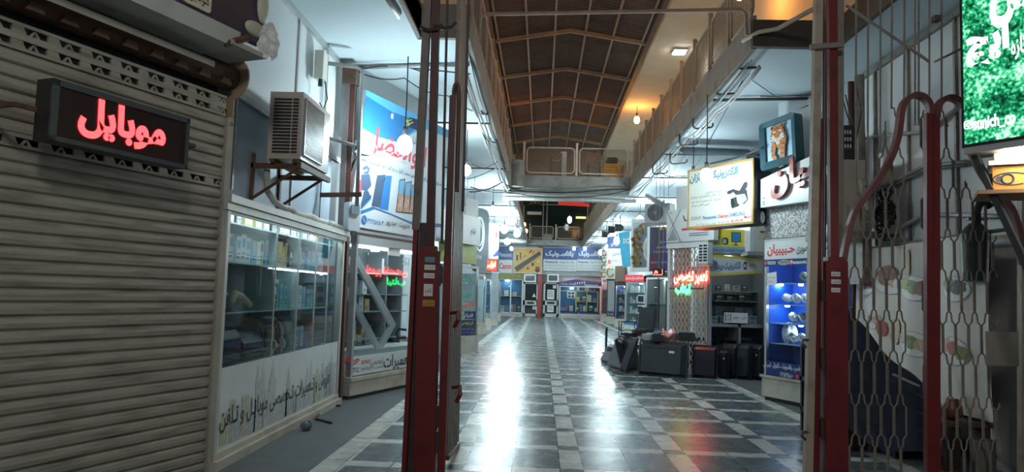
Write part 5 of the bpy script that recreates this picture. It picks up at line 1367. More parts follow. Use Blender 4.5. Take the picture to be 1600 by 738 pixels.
# A-board
M = frame(onZ(719, 541), (0.98, 0.2)); x0, x1, z0, z1 = bx(M, 717, 486, 743, 536)
t = thing('a_board', 'navy pavement sign with white and yellow Persian writing on the left floor', 'sign', sh(M, x0, 0, 0))
w = x1 - x0; h = z1
tilt = Matrix.Rotation(radians(-9), 4, 'X')
m_navy = MATS['navy_vinyl']
mb = MB().use(m_navy).box(0, w, 0, 0.03, 0.06, h)
mb.use(m_white).text('فتوکپی', w * 0.12, w * 0.86, h * 0.79, h * 0.95, -0.003, bold=0.03)
mb.use(mat('yellow_ink', (0.72, 0.55, 0.02), 0.4, var=0)).text('فردوسی', w * 0.1, w * 0.9, h * 0.58, h * 0.75, -0.003, bold=0.03)
mb.use(m_white)
for k, s_ in enumerate(('پرینت ـ اسکن ـ تکثیر مقاله', 'صحافی ـ تایپ ـ کپی رنگی', 'چاپ اسناد و لوح فشرده')): mb.text(s_, w * 0.06, w * 0.94, h * (0.46 - 0.10 * k), h * (0.52 - 0.10 * k), -0.003)
mb.use(MATS['yellow_ink']).text('۲۲۲ ۶۳ ۲۹۶', w * 0.1, w * 0.92, h * 0.12, h * 0.20, -0.003, bold=0.03)
mb.build('front_board', None, t, M=Matrix.Translation((0, -0.02, 0)) @ tilt)
MB().box(0, w, 0, 0.02, 0.06, h * 0.97).build('rear_board', m_navy, t, M=Matrix.Translation((0, 0.34, 0)) @ Matrix.Rotation(radians(9), 4, 'X'))
MB().box(0.02, 0.06, -0.02, 0.37, 0.0, 0.06).box(w - 0.06, w - 0.02, -0.02, 0.37, 0.0, 0.06).build('foot', m_dark, t)

# ============================================================ SHOPS FARTHER ALONG THE RIGHT
DR = (0.42, -0.907)
def runit(lab, pxl, pybl, pxr, pyt, **k):
    """right-hand unit: starts at its left (far) floor pixel, runs towards the camera"""
    return case_unit(lab, pxl, pybl, pxr, pyt, d=k.pop('d', DR), **k)
t, M, w, z1 = runit('red edged pale shop window, last on the right before the far facade', 939, 503, 948.5, 440, back=mat('pinkish_case', (0.45, 0.22, 0.22), 0.5), where=None)
# grey roller door
M = frame(onZ(948, 506), DR); w = loc(M, 960.5, 506)[0]; z1 = loc(M, 950, 438)[1]
t = thing('roller_door', 'small closed grey roller door far along the right', 'shutter', M)
MB().box(0, w, -0.03, 0.3, 0, 0.32).build('plinth', m_stone, t)
mb = MB()
for k in range(int((z1 - 0.5) / 0.07)): mb.extrude_x([(0, 0.5 + k * 0.07), (-0.012, 0.52 + k * 0.07), (-0.012, 0.555 + k * 0.07), (0, 0.57 + k * 0.07), (0.01, 0.57 + k * 0.07), (0.01, 0.5 + k * 0.07)], 0.04, w - 0.04)
mb.build('slat_curtain', m_alu, t)
MB().box(0, 0.04, -0.02, 0.05, 0.3, z1).box(w - 0.04, w, -0.02, 0.05, 0.3, z1).box(0, w, -0.05, 0.1, z1 - 0.02, z1 + 0.12).build('frame', m_dark, t)
mb = MB().use(m_navy).box(0, w, -0.025, 0.0, 0.33, 0.55).use(MATS['yellow_ink']).text('فروش ویژه', w * 0.1, w * 0.9, 0.38, 0.50, -0.028, bold=0.03)
mb.build('navy_strip', None, t)
t, M, w, z1 = runit('narrow blue backed glass cabinet on the right before the red headed one', 961, 511, 976, 446, back=mat('bright_blue_back', (0.02, 0.12, 0.42), 0.45, var=0.1), where='small blue cabinet', goods_n=4, sd=41, cols=(5, 6, 4, 7), plinth=0.3)
t, M, w, z1 = runit('brightly lit white cabinet of kitchen appliances under a red header', 977, 519, 1007, 441, back=m_lblue, where='red topped cabinet', goods_n=3, sd=42, cols=(0, 4), nsh=4, plinth=0.3)
mb = MB().use(mat('red_header', (0.60, 0.02, 0.03), 0.35, var=0)).box(0, w, -0.05, 0.06, z1, z1 + 0.24); mb.use(m_white).text('تعمیر ماکروفر و سرخ کن و جارو برقی', 0.04, w - 0.05, z1 + 0.06, z1 + 0.18, -0.053, bold=0.02)
mb.build('red_header', None, t)
MB().box(-0.02, w + 0.02, -0.035, -0.031, 0.26, 0.33).build('blue_strip', MATS['bright_blue_back'], t)
# microwave ovens inside
for k in range(2):
    t2 = thing('microwave_oven', 'white microwave oven inside the red headed cabinet, %s one' % ('lower', 'upper')[k], 'microwave', sh(M, w - 0.62, 0.10, 0.3 + (z1 - 0.3) * (k + 1) / 4 + 0.002))
    MB().box(0, 0.5, 0.01, 0.32, 0, 0.28).build('body', m_white, t2)
    MB().rbox(0.03, 0.36, 0.0, 0.01, 0.04, 0.24, 0.03).build('door_window', m_dkglass, t2)
    mb = MB()
    for q in range(4): mb.lathe([(0.015, -0.004), (0.015, 0.01)], (0.43, 0, 0.06 + 0.055 * q), 8, 'y')
    mb.build('control_panel', m_grey, t2)
# glass shop with pale curtains
t, M, w, z1 = runit('grey glass shop window with pale curtains left of the beige lattice gate', 1008, 532, 1048, 434, back=m_unit, where=None, nsh=2, plinth=0.32, depth=0.6, lamp=True)
for k in range(2):
    MB().grid(lambda u, v, k=k: (w * (0.12 + 0.46 * k) + u * w * 0.28, 0.30 + 0.025 * sin(u * 40), 0.34 + v * (z1 - 0.4)), 40, 1).build('curtain', mat('pale_curtain', (0.42, 0.44, 0.42), 0.8, var=0.08), t)
MB().box(w * 0.5 - 0.02, w * 0.5 + 0.02, -0.005, 0.03, 0.3, z1).build('mullion', m_dark, t)
mb = MB().use(m_navy).box(0, w, -0.035, -0.031, 0.22, 0.36).use(MATS['yellow_ink']).text('فروش اقساطی لوازم خانگی', w * 0.2, w * 0.8, 0.25, 0.33, -0.037, bold=0.02)
mb.build('navy_strip', None, t)
# wall of closing panels above the right-hand shops
struct(MB().box(0, 26, 0.02, 0.1, 1.9, 3.7), 'wall_right_fascia', m_wallw, M=frame((3.3, 38.5, 0), (0, -1)))
# signs above
M = frame(onY(1031, 400, 13.6), (0.75, -0.66))
def dr(mb, w, h):
    mb.use(mat('violet_print', (0.10, 0.06, 0.33), 0.35, var=0.1)).face([(0.62 * w, 0), (w, 0), (w, h), (0.78 * w, h)], -0.002)
    mb.use(mat('wine_print', (0.20, 0.05, 0.10), 0.35, var=0.1)).face([(0, 0), (0.5 * w, 0), (0.2 * w, 0.35 * h), (0, 0.4 * h)], -0.002)
    mb.use(m_white)
    for k, s_ in enumerate(('انواع مدارهای', 'برد های کامپیوتری', 'و انواع کارت خود پایه ها')): mb.text(s_, (0.5 - 0.15 * k) * w, 0.97 * w, (0.62 - 0.11 * k) * h, (0.69 - 0.11 * k) * h, -0.004, bold=0.02)
    mb.text('۰۹۱۳۶۳۸۰  ۰۹۱۳۲۲۵۸۰', 0.06 * w, 0.94 * w, 0.17 * h, 0.22 * h, -0.004)
    mb.use(MATS['yellow_ink']).box(0.5 * w, 0.62 * w, -0.004, -0.002, 0.93 * h, h).box(0.75 * w, 0.85 * w, -0.004, -0.002, 0.94 * h, h)
slab('purple_banner', 'purple and grey banner with white lines of writing under the wall fan unit', 1015, 355, 1047, 424, mat('slate_violet', (0.10, 0.095, 0.16), 0.4, var=0.1), 0.05, M=M, cat='banner', draw=dr)
M = frame(onY(1027, 340, 14.5), (0.86, -0.5)); x0, x1, z0, z1 = bx(M, 1007.5, 318, 1047, 348)
t = thing('outdoor_unit', 'white outdoor unit with a round dark fan high above the purple banner', 'air conditioner', sh(M, x0, 0, z0)); w, h = x1 - x0, z1 - z0
MB().box(0, w, 0, 0.28, 0, h).build('casing', m_acw, t)
q = loc(sh(M, x0, 0, z0), 1024, 332.5)
MB().lathe([(0.165, -0.006), (0.165, 0.0)], (q[0], 0, q[1]), 28, 'y').build('fan_opening', mat('fan_grey', (0.12, 0.13, 0.14), 0.5), t)
mb = MB()
for r in (0.165, 0.13, 0.095, 0.06): mb.tube([(q[0] + r * cos(a), -0.012, q[1] + r * sin(a)) for a in [2 * pi * i / 24 for i in range(24)]], 0.004, 4, closed=True)
mb.lathe([(0.035, -0.016), (0.035, -0.006)], (q[0], 0, q[1]), 14, 'y')
mb.build('fan_guard', m_grey, t)
MB().box(0.02, 0.06, -0.02, 0.4, -0.06, -0.001).box(w - 0.06, w - 0.02, -0.02, 0.4, -0.06, -0.001).box(-0.05, w + 0.1, -0.03, 0.0, -0.06, -0.001).build('bracket', m_pipe, t)
pipe('sloping_beam', [onY(1012, 306, 15.5), onY(1034, 320, 14.3)], 0.06, m_grey, 'grey sloping beam above the wall fan unit', 'beam')
# mirrored sign with gold figures
M = frame(onY(987, 420, 18.5), (0.62, -0.78)); x0, x1, z0, z1 = bx(M, 986, 342, 1013, 425)
t = thing('mirror_sign', 'tall mirrored sign with gold raised shapes beside the purple banner', 'sign', sh(M, x0, 0, z0)); w, h = x1 - x0, z1 - z0
MB().box(0, w, 0.0, 0.1, 0, h).build('panel', m_white, t)
MB().rect(w * 0.12, w * 0.93, h * 0.08, h * 0.93, -0.002).build('mirror', mat('mirror_silver', (0.7, 0.7, 0.68), 0.06, metal=1.0, var=0), t)
m_gold = mat('gold_relief', (0.45, 0.27, 0.08), 0.3, metal=0.7, var=0.3)
rnd = random.Random(4)
for k in range(7):
    u, v = w * rnd.uniform(0.25, 0.75), h * (0.14 + 0.115 * k)
    MB().tube([(u + 0.10 * cos(a) * (1 + 0.4 * sin(3 * a)), -0.02, v + 0.07 * sin(a)) for a in [2 * pi * i / 12 * (0.75) for i in range(12)]], 0.028, 6).build('gold_shape', m_gold, t)
hang(t, (w * 0.2, w * 0.8), h, 0.112)
M = frame(onY(940, 436, 33.0), (0.7, -0.7))
def dr(mb, w, h):
    mb.use(m_gold)
    for k in range(4): mb.tube([(w * 0.5 + 0.12 * cos(a), -0.02, h * (0.15 + 0.22 * k) + 0.12 * sin(a)) for a in [radians(40 + 300 * i / 10) for i in range(11)]], 0.03, 5)
slab('gold_letter_sign', 'upright white sign with gold letters beside the far right signs', 940, 386, 948, 437, m_white, 0.1, M=M, cat='sign', draw=dr)
M = frame(onY(950, 414, 27.0), (0.9, -0.42))
def dr(mb, w, h):
    mb.use(m_bsign).rect(0, w, h * 0.6, h, -0.002).use(m_white).text('سرویس', w * 0.25, w * 0.9, h * 0.68, h * 0.85, -0.004, bold=0.02)
    mb.use(m_bsign).text('نسترن', w * 0.35, w * 0.92, h * 0.33, h * 0.5, -0.004, bold=0.02).text('۲۲۶۴۰۸۱', w * 0.3, w * 0.9, h * 0.08, h * 0.2, -0.004).use(m_brd).rect(0.05 * w, 0.25 * w, 0.05 * h, 0.2 * h, -0.004)
slab('service_sign', 'blue topped white sign just left of the light blue banner', 949, 371, 972, 415, m_wsign, 0.12, M=M, cat='sign', draw=dr)
M = frame(onY(975, 418, 23.0), (0.95, -0.3))
x0, z0 = loc(M, 967, 418); pts_ = [loc(M, *q) for q in ((966, 364.5), (983.6, 361.5), (985.5, 416), (973, 418.5))]
Mo = sh(M, pts_[3][0], 0, pts_[3][1]); mb = MB().use(mat('cyan_banner', (0.06, 0.42, 0.62), 0.4, var=0.1)).prism([(p[0] - pts_[3][0], p[1] - pts_[3][1]) for p in pts_], 0, 0.04)
mb.use(m_white).text('DCS', 0.0, 0.22, 0.75, 0.92, -0.003, bold=0.04)
mb.build('cyan_banner', None, M=Mo, label='light blue slanted banner hanging on the far right', cat='banner')
hang(COL.objects[-1], (0.0, 0.15), 1.0, 0.052)
slab('gold_letter_sign', 'low white board with gold curls under the blue topped white sign', 946, 416, 961, 436, m_white, 0.1, M=frame(onY(950, 436, 30.0), (0.8, -0.6)), cat='sign', draw=lambda mb, w, h: mb.use(m_gold).tube([(w * 0.5 + 0.16 * cos(a), -0.02, h * 0.5 + 0.18 * sin(a)) for a in [radians(40 + 300 * i / 10) for i in range(11)]], 0.04, 5))
slab('brown_board', 'plain brown board above the blue backed cabinet', 961, 416, 976, 440, mat('brown_board', (0.22, 0.14, 0.09), 0.5), 0.1, M=frame(onZ(961, 511), DR))
for i, (px, py) in enumerate(((947, 366), (957, 359), (968, 356))):
    p = onY(px, py, 24.8 - 1.0 * i)
    t = thing('spot_lamp', 'black spot lamp under the right ceiling, %s from the left' % ORD[i], 'lamp', Matrix.Translation(p), 'black ceiling spot lamps')
    MB().lathe([(0.05, 0.12), (0.11, 0.05), (0.12, -0.14)], (0, 0, 0), 12, 'x').build('head', m_sock, t)
    MB().tube([(0, 0, 0.05), (0.02, 0, 0.14), (0.02, 0, ZC - p.z)], 0.014, 5).build('stem', m_sock, t)
M = frame(onY(1019, 431, 13.3), (0.75, -0.66)); x0, x1, z0, z1 = bx(M, 1019.5, 420, 1036, 430.5)
t = thing('led_sign', 'small red dot-matrix sign under the purple banner', 'sign', sh(M, x0, 0, z0)); w, h = x1 - x0, z1 - z0
MB().box(0, w, 0.004, 0.06, 0, h).build('housing', MATS['black_housing'], t)
mb = MB().text('باز', 0.03, w * 0.5, 0.03, h - 0.03, 0.001, bold=0.05)
for k in range(9): mb.rect(0.01 + k * (w - 0.02) / 9, 0.01 + k * (w - 0.02) / 9 + 0.012, 0.004, 0.016, 0.001)
for k in range(4): mb.rect(w - 0.02, w - 0.008, 0.02 + k * h / 5, 0.035 + k * h / 5, 0.001)
mb.build('lit_letters', emis('led_red_small', (1, 0.04, 0.03), 14), t)
hang(t, (w * 0.3, w * 0.7), h, 0.1)

# ============================================================ RIGHT SIDE, MIDDLE: LATTICE GATE, ELECTRONICS SHOP
YE = 12.0
ME = frame((0, YE, 0), (1, 0))
xe0, xe1 = cx(ME, 1107.5, 460), cx(ME, 1198, 460)
DL = (0.515, -0.857)
wl = 0.92
Mlat = frame((xe0 - wl * DL[0] - 0.01, YE - wl * DL[1] + 0.02, 0), DL)
zl1 = cz(Mlat, 1050, 389)
t = thing('lattice_gate', 'beige folding lattice gate drawn in front of the red and green neon writing', 'gate', Mlat)
lattice(Mlat, 0.02, wl - 0.02, 0.04, zl1, 9, 15, mat('beige_lattice_paint', (0.52, 0.47, 0.42), 0.45, var=0.1), t, r=0.008)
MB().box(-0.03, wl, -0.06, 0.1, zl1, zl1 + 0.09).box(-0.03, 0.03, -0.03, 0.03, 0, zl1).build('top_rail', m_white, t)
MB().box(0, wl, -0.04, 0.08, 0, 0.04).build('bottom_rail', m_alu, t)
struct(MB().box(2.38, xe0 - 0.03, 13.3, 13.36, 0, 2.2), 'wall_right_niche', mat('neon_glow_tinted_wall', (0.42, 0.26, 0.24), 0.7, var=0.1))  # red light of the neon is put into the wall colour
Mn = sh(Mlat, 0, -0.04, 0)
t = thing('neon_sign', 'neon writing behind the lattice gate, red line above a green line', 'sign', Mn)
x0, x1, z0, z1 = bx(Mn, 1053, 424, 1107, 445)
MB().text('تعمیر تخصصی', x0, x1 - 0.02, z0, z1, 0.0, bold=0.045).build('red_letters', emis('neon_red', (1.0, 0.06, 0.04), 17), t, label='glowing red writing')
x0, x1, z0, z1 = bx(Mn, 1055, 444, 1078, 463)
MB().text('لپتاپ', x0, x1, z0, z1, 0.0, bold=0.05).build('green_letters', emis('neon_green', (0.03, 1.0, 0.2), 10), t, label='glowing green writing')
MB().box(0.02, wl - 0.05, 0.005, 0.012, cz(Mn, 1060, 452), cz(Mn, 1060, 450)).build('support', m_dpipe, t)
# panels and sign over the lattice gate
x0, x1, z0, z1 = bx(Mlat, 1047, 327, 1107, 388)
Mx = sh(Mlat, x0, -0.08, zl1 + 0.10); w, h = wl - x0 + 0.2, z1 - zl1 - 0.10
mb = MB().use(m_white).box(0, w, 0.002, 0.1, 0, h)
mb.use(m_grey).face([(0.0, h * 0.98), (0.02, h), (w * 0.34, 0), (w * 0.30, 0)], -0.001).face([(w * 0.30, h), (w * 0.33, h), (0.04, h * 0.2), (0.02, h * 0.2)], -0.001).face([(0.02, 0.03), (w * 0.26, 0.03), (w * 0.15, h * 0.45)], -0.0015)
mb.use(m_brd).face([(w * 0.34, h * 0.34), (w * 0.55, h * 0.34), (w * 0.70, h * 0.5), (w * 0.62, h * 0.52), (w * 0.5, h * 0.42), (w * 0.34, h * 0.40)], -0.002)
mb.use(m_ink2).face([(w * 0.36, h * 0.8), (w * 0.38, h * 0.8), (w * 0.42, h * 0.66), (w * 0.75, h * 0.66), (w * 0.75, h * 0.62), (w * 0.40, h * 0.62)], -0.002)
for k in range(2): mb.rect(w * 0.5, w * 0.9, h * (0.16 + 0.06 * k), h * (0.18 + 0.06 * k), -0.002)
mb.use(m_dark)
for u, v in ((0.1, 0.92), (0.14, 0.12)): mb.disc(w * u, h * v, 0.012, -0.003, 8)
mb.build('crossed_sign', None, M=Mx, label='white sign with grey crossing lines and a red arrow above the lattice gate', cat='sign')
slab('fascia_board', 'plain pale board above the crossed line sign', 1057, 291, 1080, 327, m_wallw, 0.3, M=Mlat)
x0, x1, z0, z1 = bx(Mlat, 1091, 379, 1106, 412, 0.28)
t = thing('wall_unit', 'small white ventilation unit with side slots beside the neon writing', 'air conditioner', sh(Mlat, x0, -0.28, z0)); w, h = x1 - x0, z1 - z0
MB().box(0, w, 0, 0.10, 0, h).build('casing', m_white, t)
mb = MB()
for k in range(6): mb.box(w * 0.1, w * 0.42, -0.004, 0.0, h * (0.1 + 0.14 * k), h * (0.19 + 0.14 * k)).box(w * 0.55, w * 0.92, -0.004, 0.0, h * (0.1 + 0.14 * k), h * (0.19 + 0.14 * k))
mb.build('louvre', m_dark, t)
MB().box(0, w, -0.02, 0.12, -0.03, -0.001).box(w * 0.3, w * 0.5, 0.1, 0.29, 0.02, 0.06).build('bracket', m_pipe, t)

# ---- electronics shop front, facing the camera
zc0 = cz(ME, 1150, 508); zt0 = cz(ME, 1150, 431); ztop = cz(ME, 1150, 397)
t = thing('shopfront', 'glass electronics shop front behind the heap of television shells', 'shopfront', sh(ME, xe0, 0, 0)); w = xe1 - xe0
mb = MB().box(0, 0.04, -0.03, 0.03, 0, ztop + 0.06).box(w - 0.05, w, -0.03, 0.03, 0, ztop + 0.1).box(0, w, -0.04, 0.03, ztop, ztop + 0.05)
mb.build('frame', m_alu, t)
MB().rect(0.04, w - 0.05, 0.08, ztop, 0.0).build('glass_pane', glass('shop_glass'), t)
MB().box(0, w, 0.05, 0.7, zc0 - 0.04, zc0).box(0, 0.03, 0.05, 0.7, 0, zc0).box(cx(ME, 1157, 520) - xe0 - 0.02, cx(ME, 1157, 520) - xe0 + 0.02, 0.05, 0.7, 0, zc0).build('counter', m_white, t)
MB().box(0, w, 0.85, 0.9, 0, ztop).box(-0.02, 0.0, 0.05, 0.9, 0, ztop).box(w, w + 0.02, 0.05, 0.9, 0, ztop).box(0, w, 0.05, 0.9, ztop - 0.02, ztop).build('back_wall', mat('grey_shop_back', (0.26, 0.28, 0.29), 0.6, var=0.1), t)
shE = [cz(ME, 1160, y) for y in (455, 471, 496)]
for z in shE: MB().box(w * 0.22, w, 0.45, 0.8, z - 0.012, z).build('shelf', m_sg, t)
MB().lathe([(0.06, 0), (0.05, -0.04)], (w * 0.4, 0.3, ztop - 0.03), 12).build('case_lamp', MATS['case_lamp_dim'], t)
x0, x1, z0, z1 = bx(ME, 1131, 489, 1168, 505)
mb = MB().use(m_white).box(x0 - xe0, x1 - xe0, -0.012, -0.004, z0, z1); mb.use(m_ink2)
hh = z1 - z0; ww = x1 - x0; u = x0 - xe0
mb.text('لامپ', u + ww * 0.72, u + ww * 0.93, z0 + hh * 0.3, z0 + hh * 0.7, -0.014).text('نمیزنیم', u + ww * 0.4, u + ww * 0.62, z0 + hh * 0.3, z0 + hh * 0.7, -0.014)
mb.rect(u + ww * 0.04, u + ww * 0.07, z0 + hh * 0.15, z0 + hh * 0.9, -0.014).rect(u + ww * 0.27, u + ww * 0.3, z0 + hh * 0.15, z0 + hh * 0.9, -0.014).text('تعمیر', u + ww * 0.09, u + ww * 0.25, z0 + hh * 0.55, z0 + hh * 0.85, -0.014).text('لوازم', u + ww * 0.09, u + ww * 0.25, z0 + hh * 0.15, z0 + hh * 0.45, -0.014)
mb.build('paper_notice', None, t)
Me0 = sh(ME, xe0, 0, 0); rnd = random.Random(51)
for k, (z, n, h) in enumerate(((shE[0], 5, 0.12), (shE[1], 7, 0.12), (shE[2], 7, 0.16), (zc0, 8, 0.16))):
    goods(Me0, w * (0.25 if k < 3 else 0.1), w - 0.08, 0.5 if k < 3 else 0.2, z + 0.001, n, h, "in the electronics shop's %s" % ('top shelf', 'middle shelf', 'lowest shelf', 'counter')[k], rnd, [7, 7, 4, 0, 1], wr=(0.06, 0.14), gap=0.05, hr=(0.4, 1))
# desk monitor and blue bundle on the floor of the counter
t2 = thing('desk_monitor', 'black flat monitor standing under the electronics shop counter', 'monitor', sh(ME, cx(ME, 1128, 520), 0.25, 0))
zm = cz(ME, 1128, 528); zm1 = cz(ME, 1128, 509)
MB().rbox(-0.16, 0.14, 0, 0.04, zm, zm1 - 0.05, 0.01).build('screen', m_dkglass, t2)
MB().box(-0.02, 0.02, 0.02, 0.05, 0.02, zm).box(-0.1, 0.1, -0.06, 0.12, 0, 0.02).build('stand', m_dark, t2)
MB().grid(lambda u, v: (0.22 * cos(2 * pi * u) * sin(pi * v) * (1 + 0.15 * sin(5 * u * 2 * pi)), 0.12 * sin(2 * pi * u) * sin(pi * v), 0.12 + 0.11 * cos(pi * v) * (1 + 0.2 * sin(7 * u * 2 * pi))), 24, 10).build('plastic_bundle', mat('blue_plastic_bundle', (0.08, 0.14, 0.19), 0.35, var=0.3), M=sh(ME, cx(ME, 1178, 520), 0.3, 0.3), smooth=True, label='blue grey plastic bundle under the right end of the shop counter', cat='bundle')
MB().box(-0.25, 0.2, -0.12, 0.2, 0.0, 0.30).box(-0.27, 0.22, -0.14, 0.22, 0.27, 0.299).build('storage_box', m_grey, M=sh(ME, cx(ME, 1178, 520), 0.3, 0), label='grey storage box under the blue grey bundle', cat='box')
# yellow and white board
Mb = sh(ME, 0, -0.10, 0)
q = [loc(Mb, *p) for p in ((1107.8, 396.8), (1191.9, 406), (1191.9, 427.2), (1107.8, 432))]
o = Vector((q[3][0], 0, q[3][1])); P_ = [(p[0] - o.x, p[1] - o.z) for p in q]
m_yb = mat('yellow_board', (0.72, 0.55, 0.05), 0.35, var=0.04)
mb = MB().use(m_yb).prism(P_, 0, 0.08); mb.use(m_wsign)
def lerp2(a, b_, f): return (a[0] + (b_[0] - a[0]) * f, a[1] + (b_[1] - a[1]) * f)
mb.face([lerp2(P_[0], P_[3], 0.12), lerp2(P_[1], P_[2], 0.16), lerp2(P_[1], P_[2], 0.86), lerp2(P_[0], P_[3], 0.90)], -0.002)
def bt(mb, M, o, txt, px0, py0, px1, py1, y, m, bold=0.0, **k):
    x0, x1, z0, z1 = bx(M, px0, py0, px1, py1); mb.use(m).text(txt, x0 - o.x, x1 - o.x, z0 - o.z, z1 - o.z, y, bold=bold, **k)
m_bi = mat('blue_ink', (0.03, 0.20, 0.42), 0.4, var=0)
bt(mb, Mb, o, 'الکترونیک پردازان', 1110.5, 411, 1157, 426, -0.004, m_bi, 0.03, skew=0.06)
c = loc(Mb, 1164.5, 415.5); mb.use(mat('maroon_ink', (0.10, 0.01, 0.012), 0.4, var=0)).disc(c[0] - o.x, c[1] - o.z, 0.034, -0.004, 20, 0.066)
bt(mb, Mb, o, '41', 1161.5, 412, 1167.5, 419, -0.006, m_white, 0.02)
bt(mb, Mb, o, 'پلاک', 1170, 411.5, 1181, 419.5, -0.004, MATS['maroon_ink'], 0.01)
bt(mb, Mb, o, '©', 1111, 404, 1115, 409, -0.004, m_ink2)
mb.build('shop_sign', None, M=sh(Mb, o.x, 0, o.z), label='white and yellow shop board with number 41 over the electronics shop window', cat='sign')
# yellow picture panel and grey strip above it
Mb = sh(ME, 0, -0.06, 0)
x0, x1, z0, z1 = bx(Mb, 1107, 359, 1172, 385)
Mo = sh(Mb, x0, 0, z0); w, h = x1 - x0, z1 - z0
mb = MB().use(m_yb).box(0, w, 0, 0.06, 0, h)
mb.use(m_ink2)
mb.rect(w * 0.55, w * 0.78, h * 0.25, h * 0.85, -0.002).rect(w * 0.645, w * 0.675, h * 0.1, h * 0.25, -0.002).rect(w * 0.6, w * 0.72, h * 0.06, h * 0.12, -0.002)
mb.rbox(w * 0.32, w * 0.48, -0.004, -0.002, h * 0.08, h * 0.52, 0.04).face([(w * 0.07, h * 0.1), (w * 0.24, h * 0.12), (w * 0.26, h * 0.6), (w * 0.16, h * 0.55), (w * 0.1, h * 0.9), (w * 0.08, h * 0.85), (w * 0.12, h * 0.5)], -0.002).rbox(w * 0.86, w * 0.99, -0.004, -0.002, h * 0.08, h * 0.55, 0.04)
mb.use(m_bi).rect(w * 0.57, w * 0.76, h * 0.3, h * 0.8, -0.004).use(m_grey).disc(w * 0.12, h * 0.28, 0.04, -0.004, 12).disc(w * 0.2, h * 0.25, 0.03, -0.004, 12).rbox(w * 0.34, w * 0.43, -0.006, -0.004, h * 0.15, h * 0.42, 0.02).disc(w * 0.92, h * 0.3, 0.045, -0.006, 14)
mb.build('picture_panel', None, M=Mo, label='yellow panel picturing cameras and a television above the electronics shop', cat='sign')
x0, x1, z0, z1 = bx(Mb, 1106, 386, 1172, 396)
Mo = sh(Mb, x0, -0.06, z0); w, h = x1 - x0, z1 - z0
mb = MB().use(mat('teal_grey_strip', (0.26, 0.34, 0.37), 0.4, var=0.08)).box(0, w, 0, 0.1, 0, h); mb.use(m_bi).text('تعمیر دوربین های فیلمبرداری و عکاسی دیجیتال', w * 0.08, w * 0.96, h * 0.2, h * 0.75, -0.003, bold=0.02)
mb.build('text_strip', None, M=Mo, label='grey strip of blue writing between the yellow panel and the yellow edged board', cat='sign')
Mo = frame(onY(1172, 393, 11.6), (1, 0)); w = cx(Mo, 1197, 380); h = cz(Mo, 1183, 351)
t = thing('outdoor_unit', 'beige outdoor unit seen from its side over the electronics shop', 'air conditioner', Mo)
MB().box(0.05, w, 0, 0.6, 0, h).build('casing', mat('beige_unit', (0.55, 0.53, 0.48), 0.4, var=0.06), t)
MB().prism([(0.0, 0.0), (0.05, 0.0), (0.05, h), (0.0, h - 0.01)], 0.0, 0.6).build('front_panel', m_acw, t)
mb = MB().use(m_dark)
for u, v in ((0.12, 0.9), (0.2, 0.12), (0.22, 0.5), (0.14, 0.5)): mb.disc(u, h * v, 0.008, -0.002, 8)
mb.build('screw', None, t)
MB().use(m_yb).rect(0.15, 0.22, h * 0.62, h * 0.70, -0.002).use(m_dark).rect(0.15, 0.22, h * 0.70, h * 0.76, -0.002).build('sticker', None, t)
MB().box(-0.05, w, -0.05, 0.35, -0.06, -0.002).build('bracket', m_pipe, t)

# ---- video camera sign box
q = onY(1178.9, 300, 9.1)
DS = (0.515, -0.857)
Mv = frame((q.x - 1.2 * DS[0], q.y - 1.2 * DS[1], 0), DS)
zz0 = (cz(Mv, 1076, 360) + cz(Mv, 1178, 348)) / 2; zz1 = (cz(Mv, 1075, 267.5) + cz(Mv, 1178, 245.5)) / 2
w = loc(Mv, 1178.5, 300)[0]; xl = loc(Mv, 1075, 310)[0]; w -= xl; h = zz1 - zz0
Mv = sh(Mv, xl, 0, zz0)
print('camsign', w, h, zz0)
t = thing('sign_box', 'cream sign box with a large printed video camera on the right side', 'sign', Mv)
MB().box(0.0, w, 0.004, 0.30, 0, h).build('housing', mat('dark_navy_box', (0.018, 0.022, 0.035), 0.4), t)
mb = MB()
for a in ((0, w, 0, 0.03), (0, w, h - 0.03, h), (0, 0.02, 0, h), (w - 0.03, w, 0, h)): mb.box(a[0], a[1], -0.015, 0.004, a[2], a[3])
mb.build('gilt_frame', mat('gilt_frame', (0.42, 0.28, 0.10), 0.4, metal=0.3), t)
m_face = emis('cream_face_added_glow', (0.62, 0.64, 0.58), 0.10)  # faint emission added to brighten the printed face
mb = MB().use(m_face).rect(0.02, w - 0.03, 0.03, h - 0.03, 0.0)
def vt(txt, px0, py0, px1, py1, m, bold=0.0, skew=0.0, res=2):
    a, b_ = loc(Mv, px0, (py0 + py1) / 2)[0], loc(Mv, px1, (py0 + py1) / 2)[0]
    c, d = loc(Mv, (px0 + px1) / 2, py1)[1], loc(Mv, (px0 + px1) / 2, py0)[1]
    mb.use(m).text(txt, a, b_, c, d, -0.003, bold=bold, res=res)
m_teal = mat('teal_ink', (0.02, 0.20, 0.28), 0.4, var=0)
vt('الکترونیک پردازان', 1078, 266, 1153, 283, m_teal, 0.035)
vt('تعمیرات تخصصی', 1102, 297, 1129, 302, m_teal, 0.01)
vt('دوربینهای فیلمبرداری دیجیتال', 1079, 303.5, 1127, 309, m_ink2); vt('تلویزیون رنگی ویدیو و ضبط صوت', 1079, 310.5, 1127, 316, m_ink2); vt('دوربین عکاسی دیجیتال', 1080, 318, 1109, 323, m_ink2)
vt('SONY', 1080, 338.5, 1096, 344, m_ink2, 0.0); vt('Panasonic', 1098.5, 337, 1120, 342.5, m_bi, 0.03); vt('Canon', 1122, 334.5, 1138, 340.5, m_red, 0.03); vt('SAMSUNG', 1139.5, 331.5, 1164.5, 338, m_bi, 0.02)
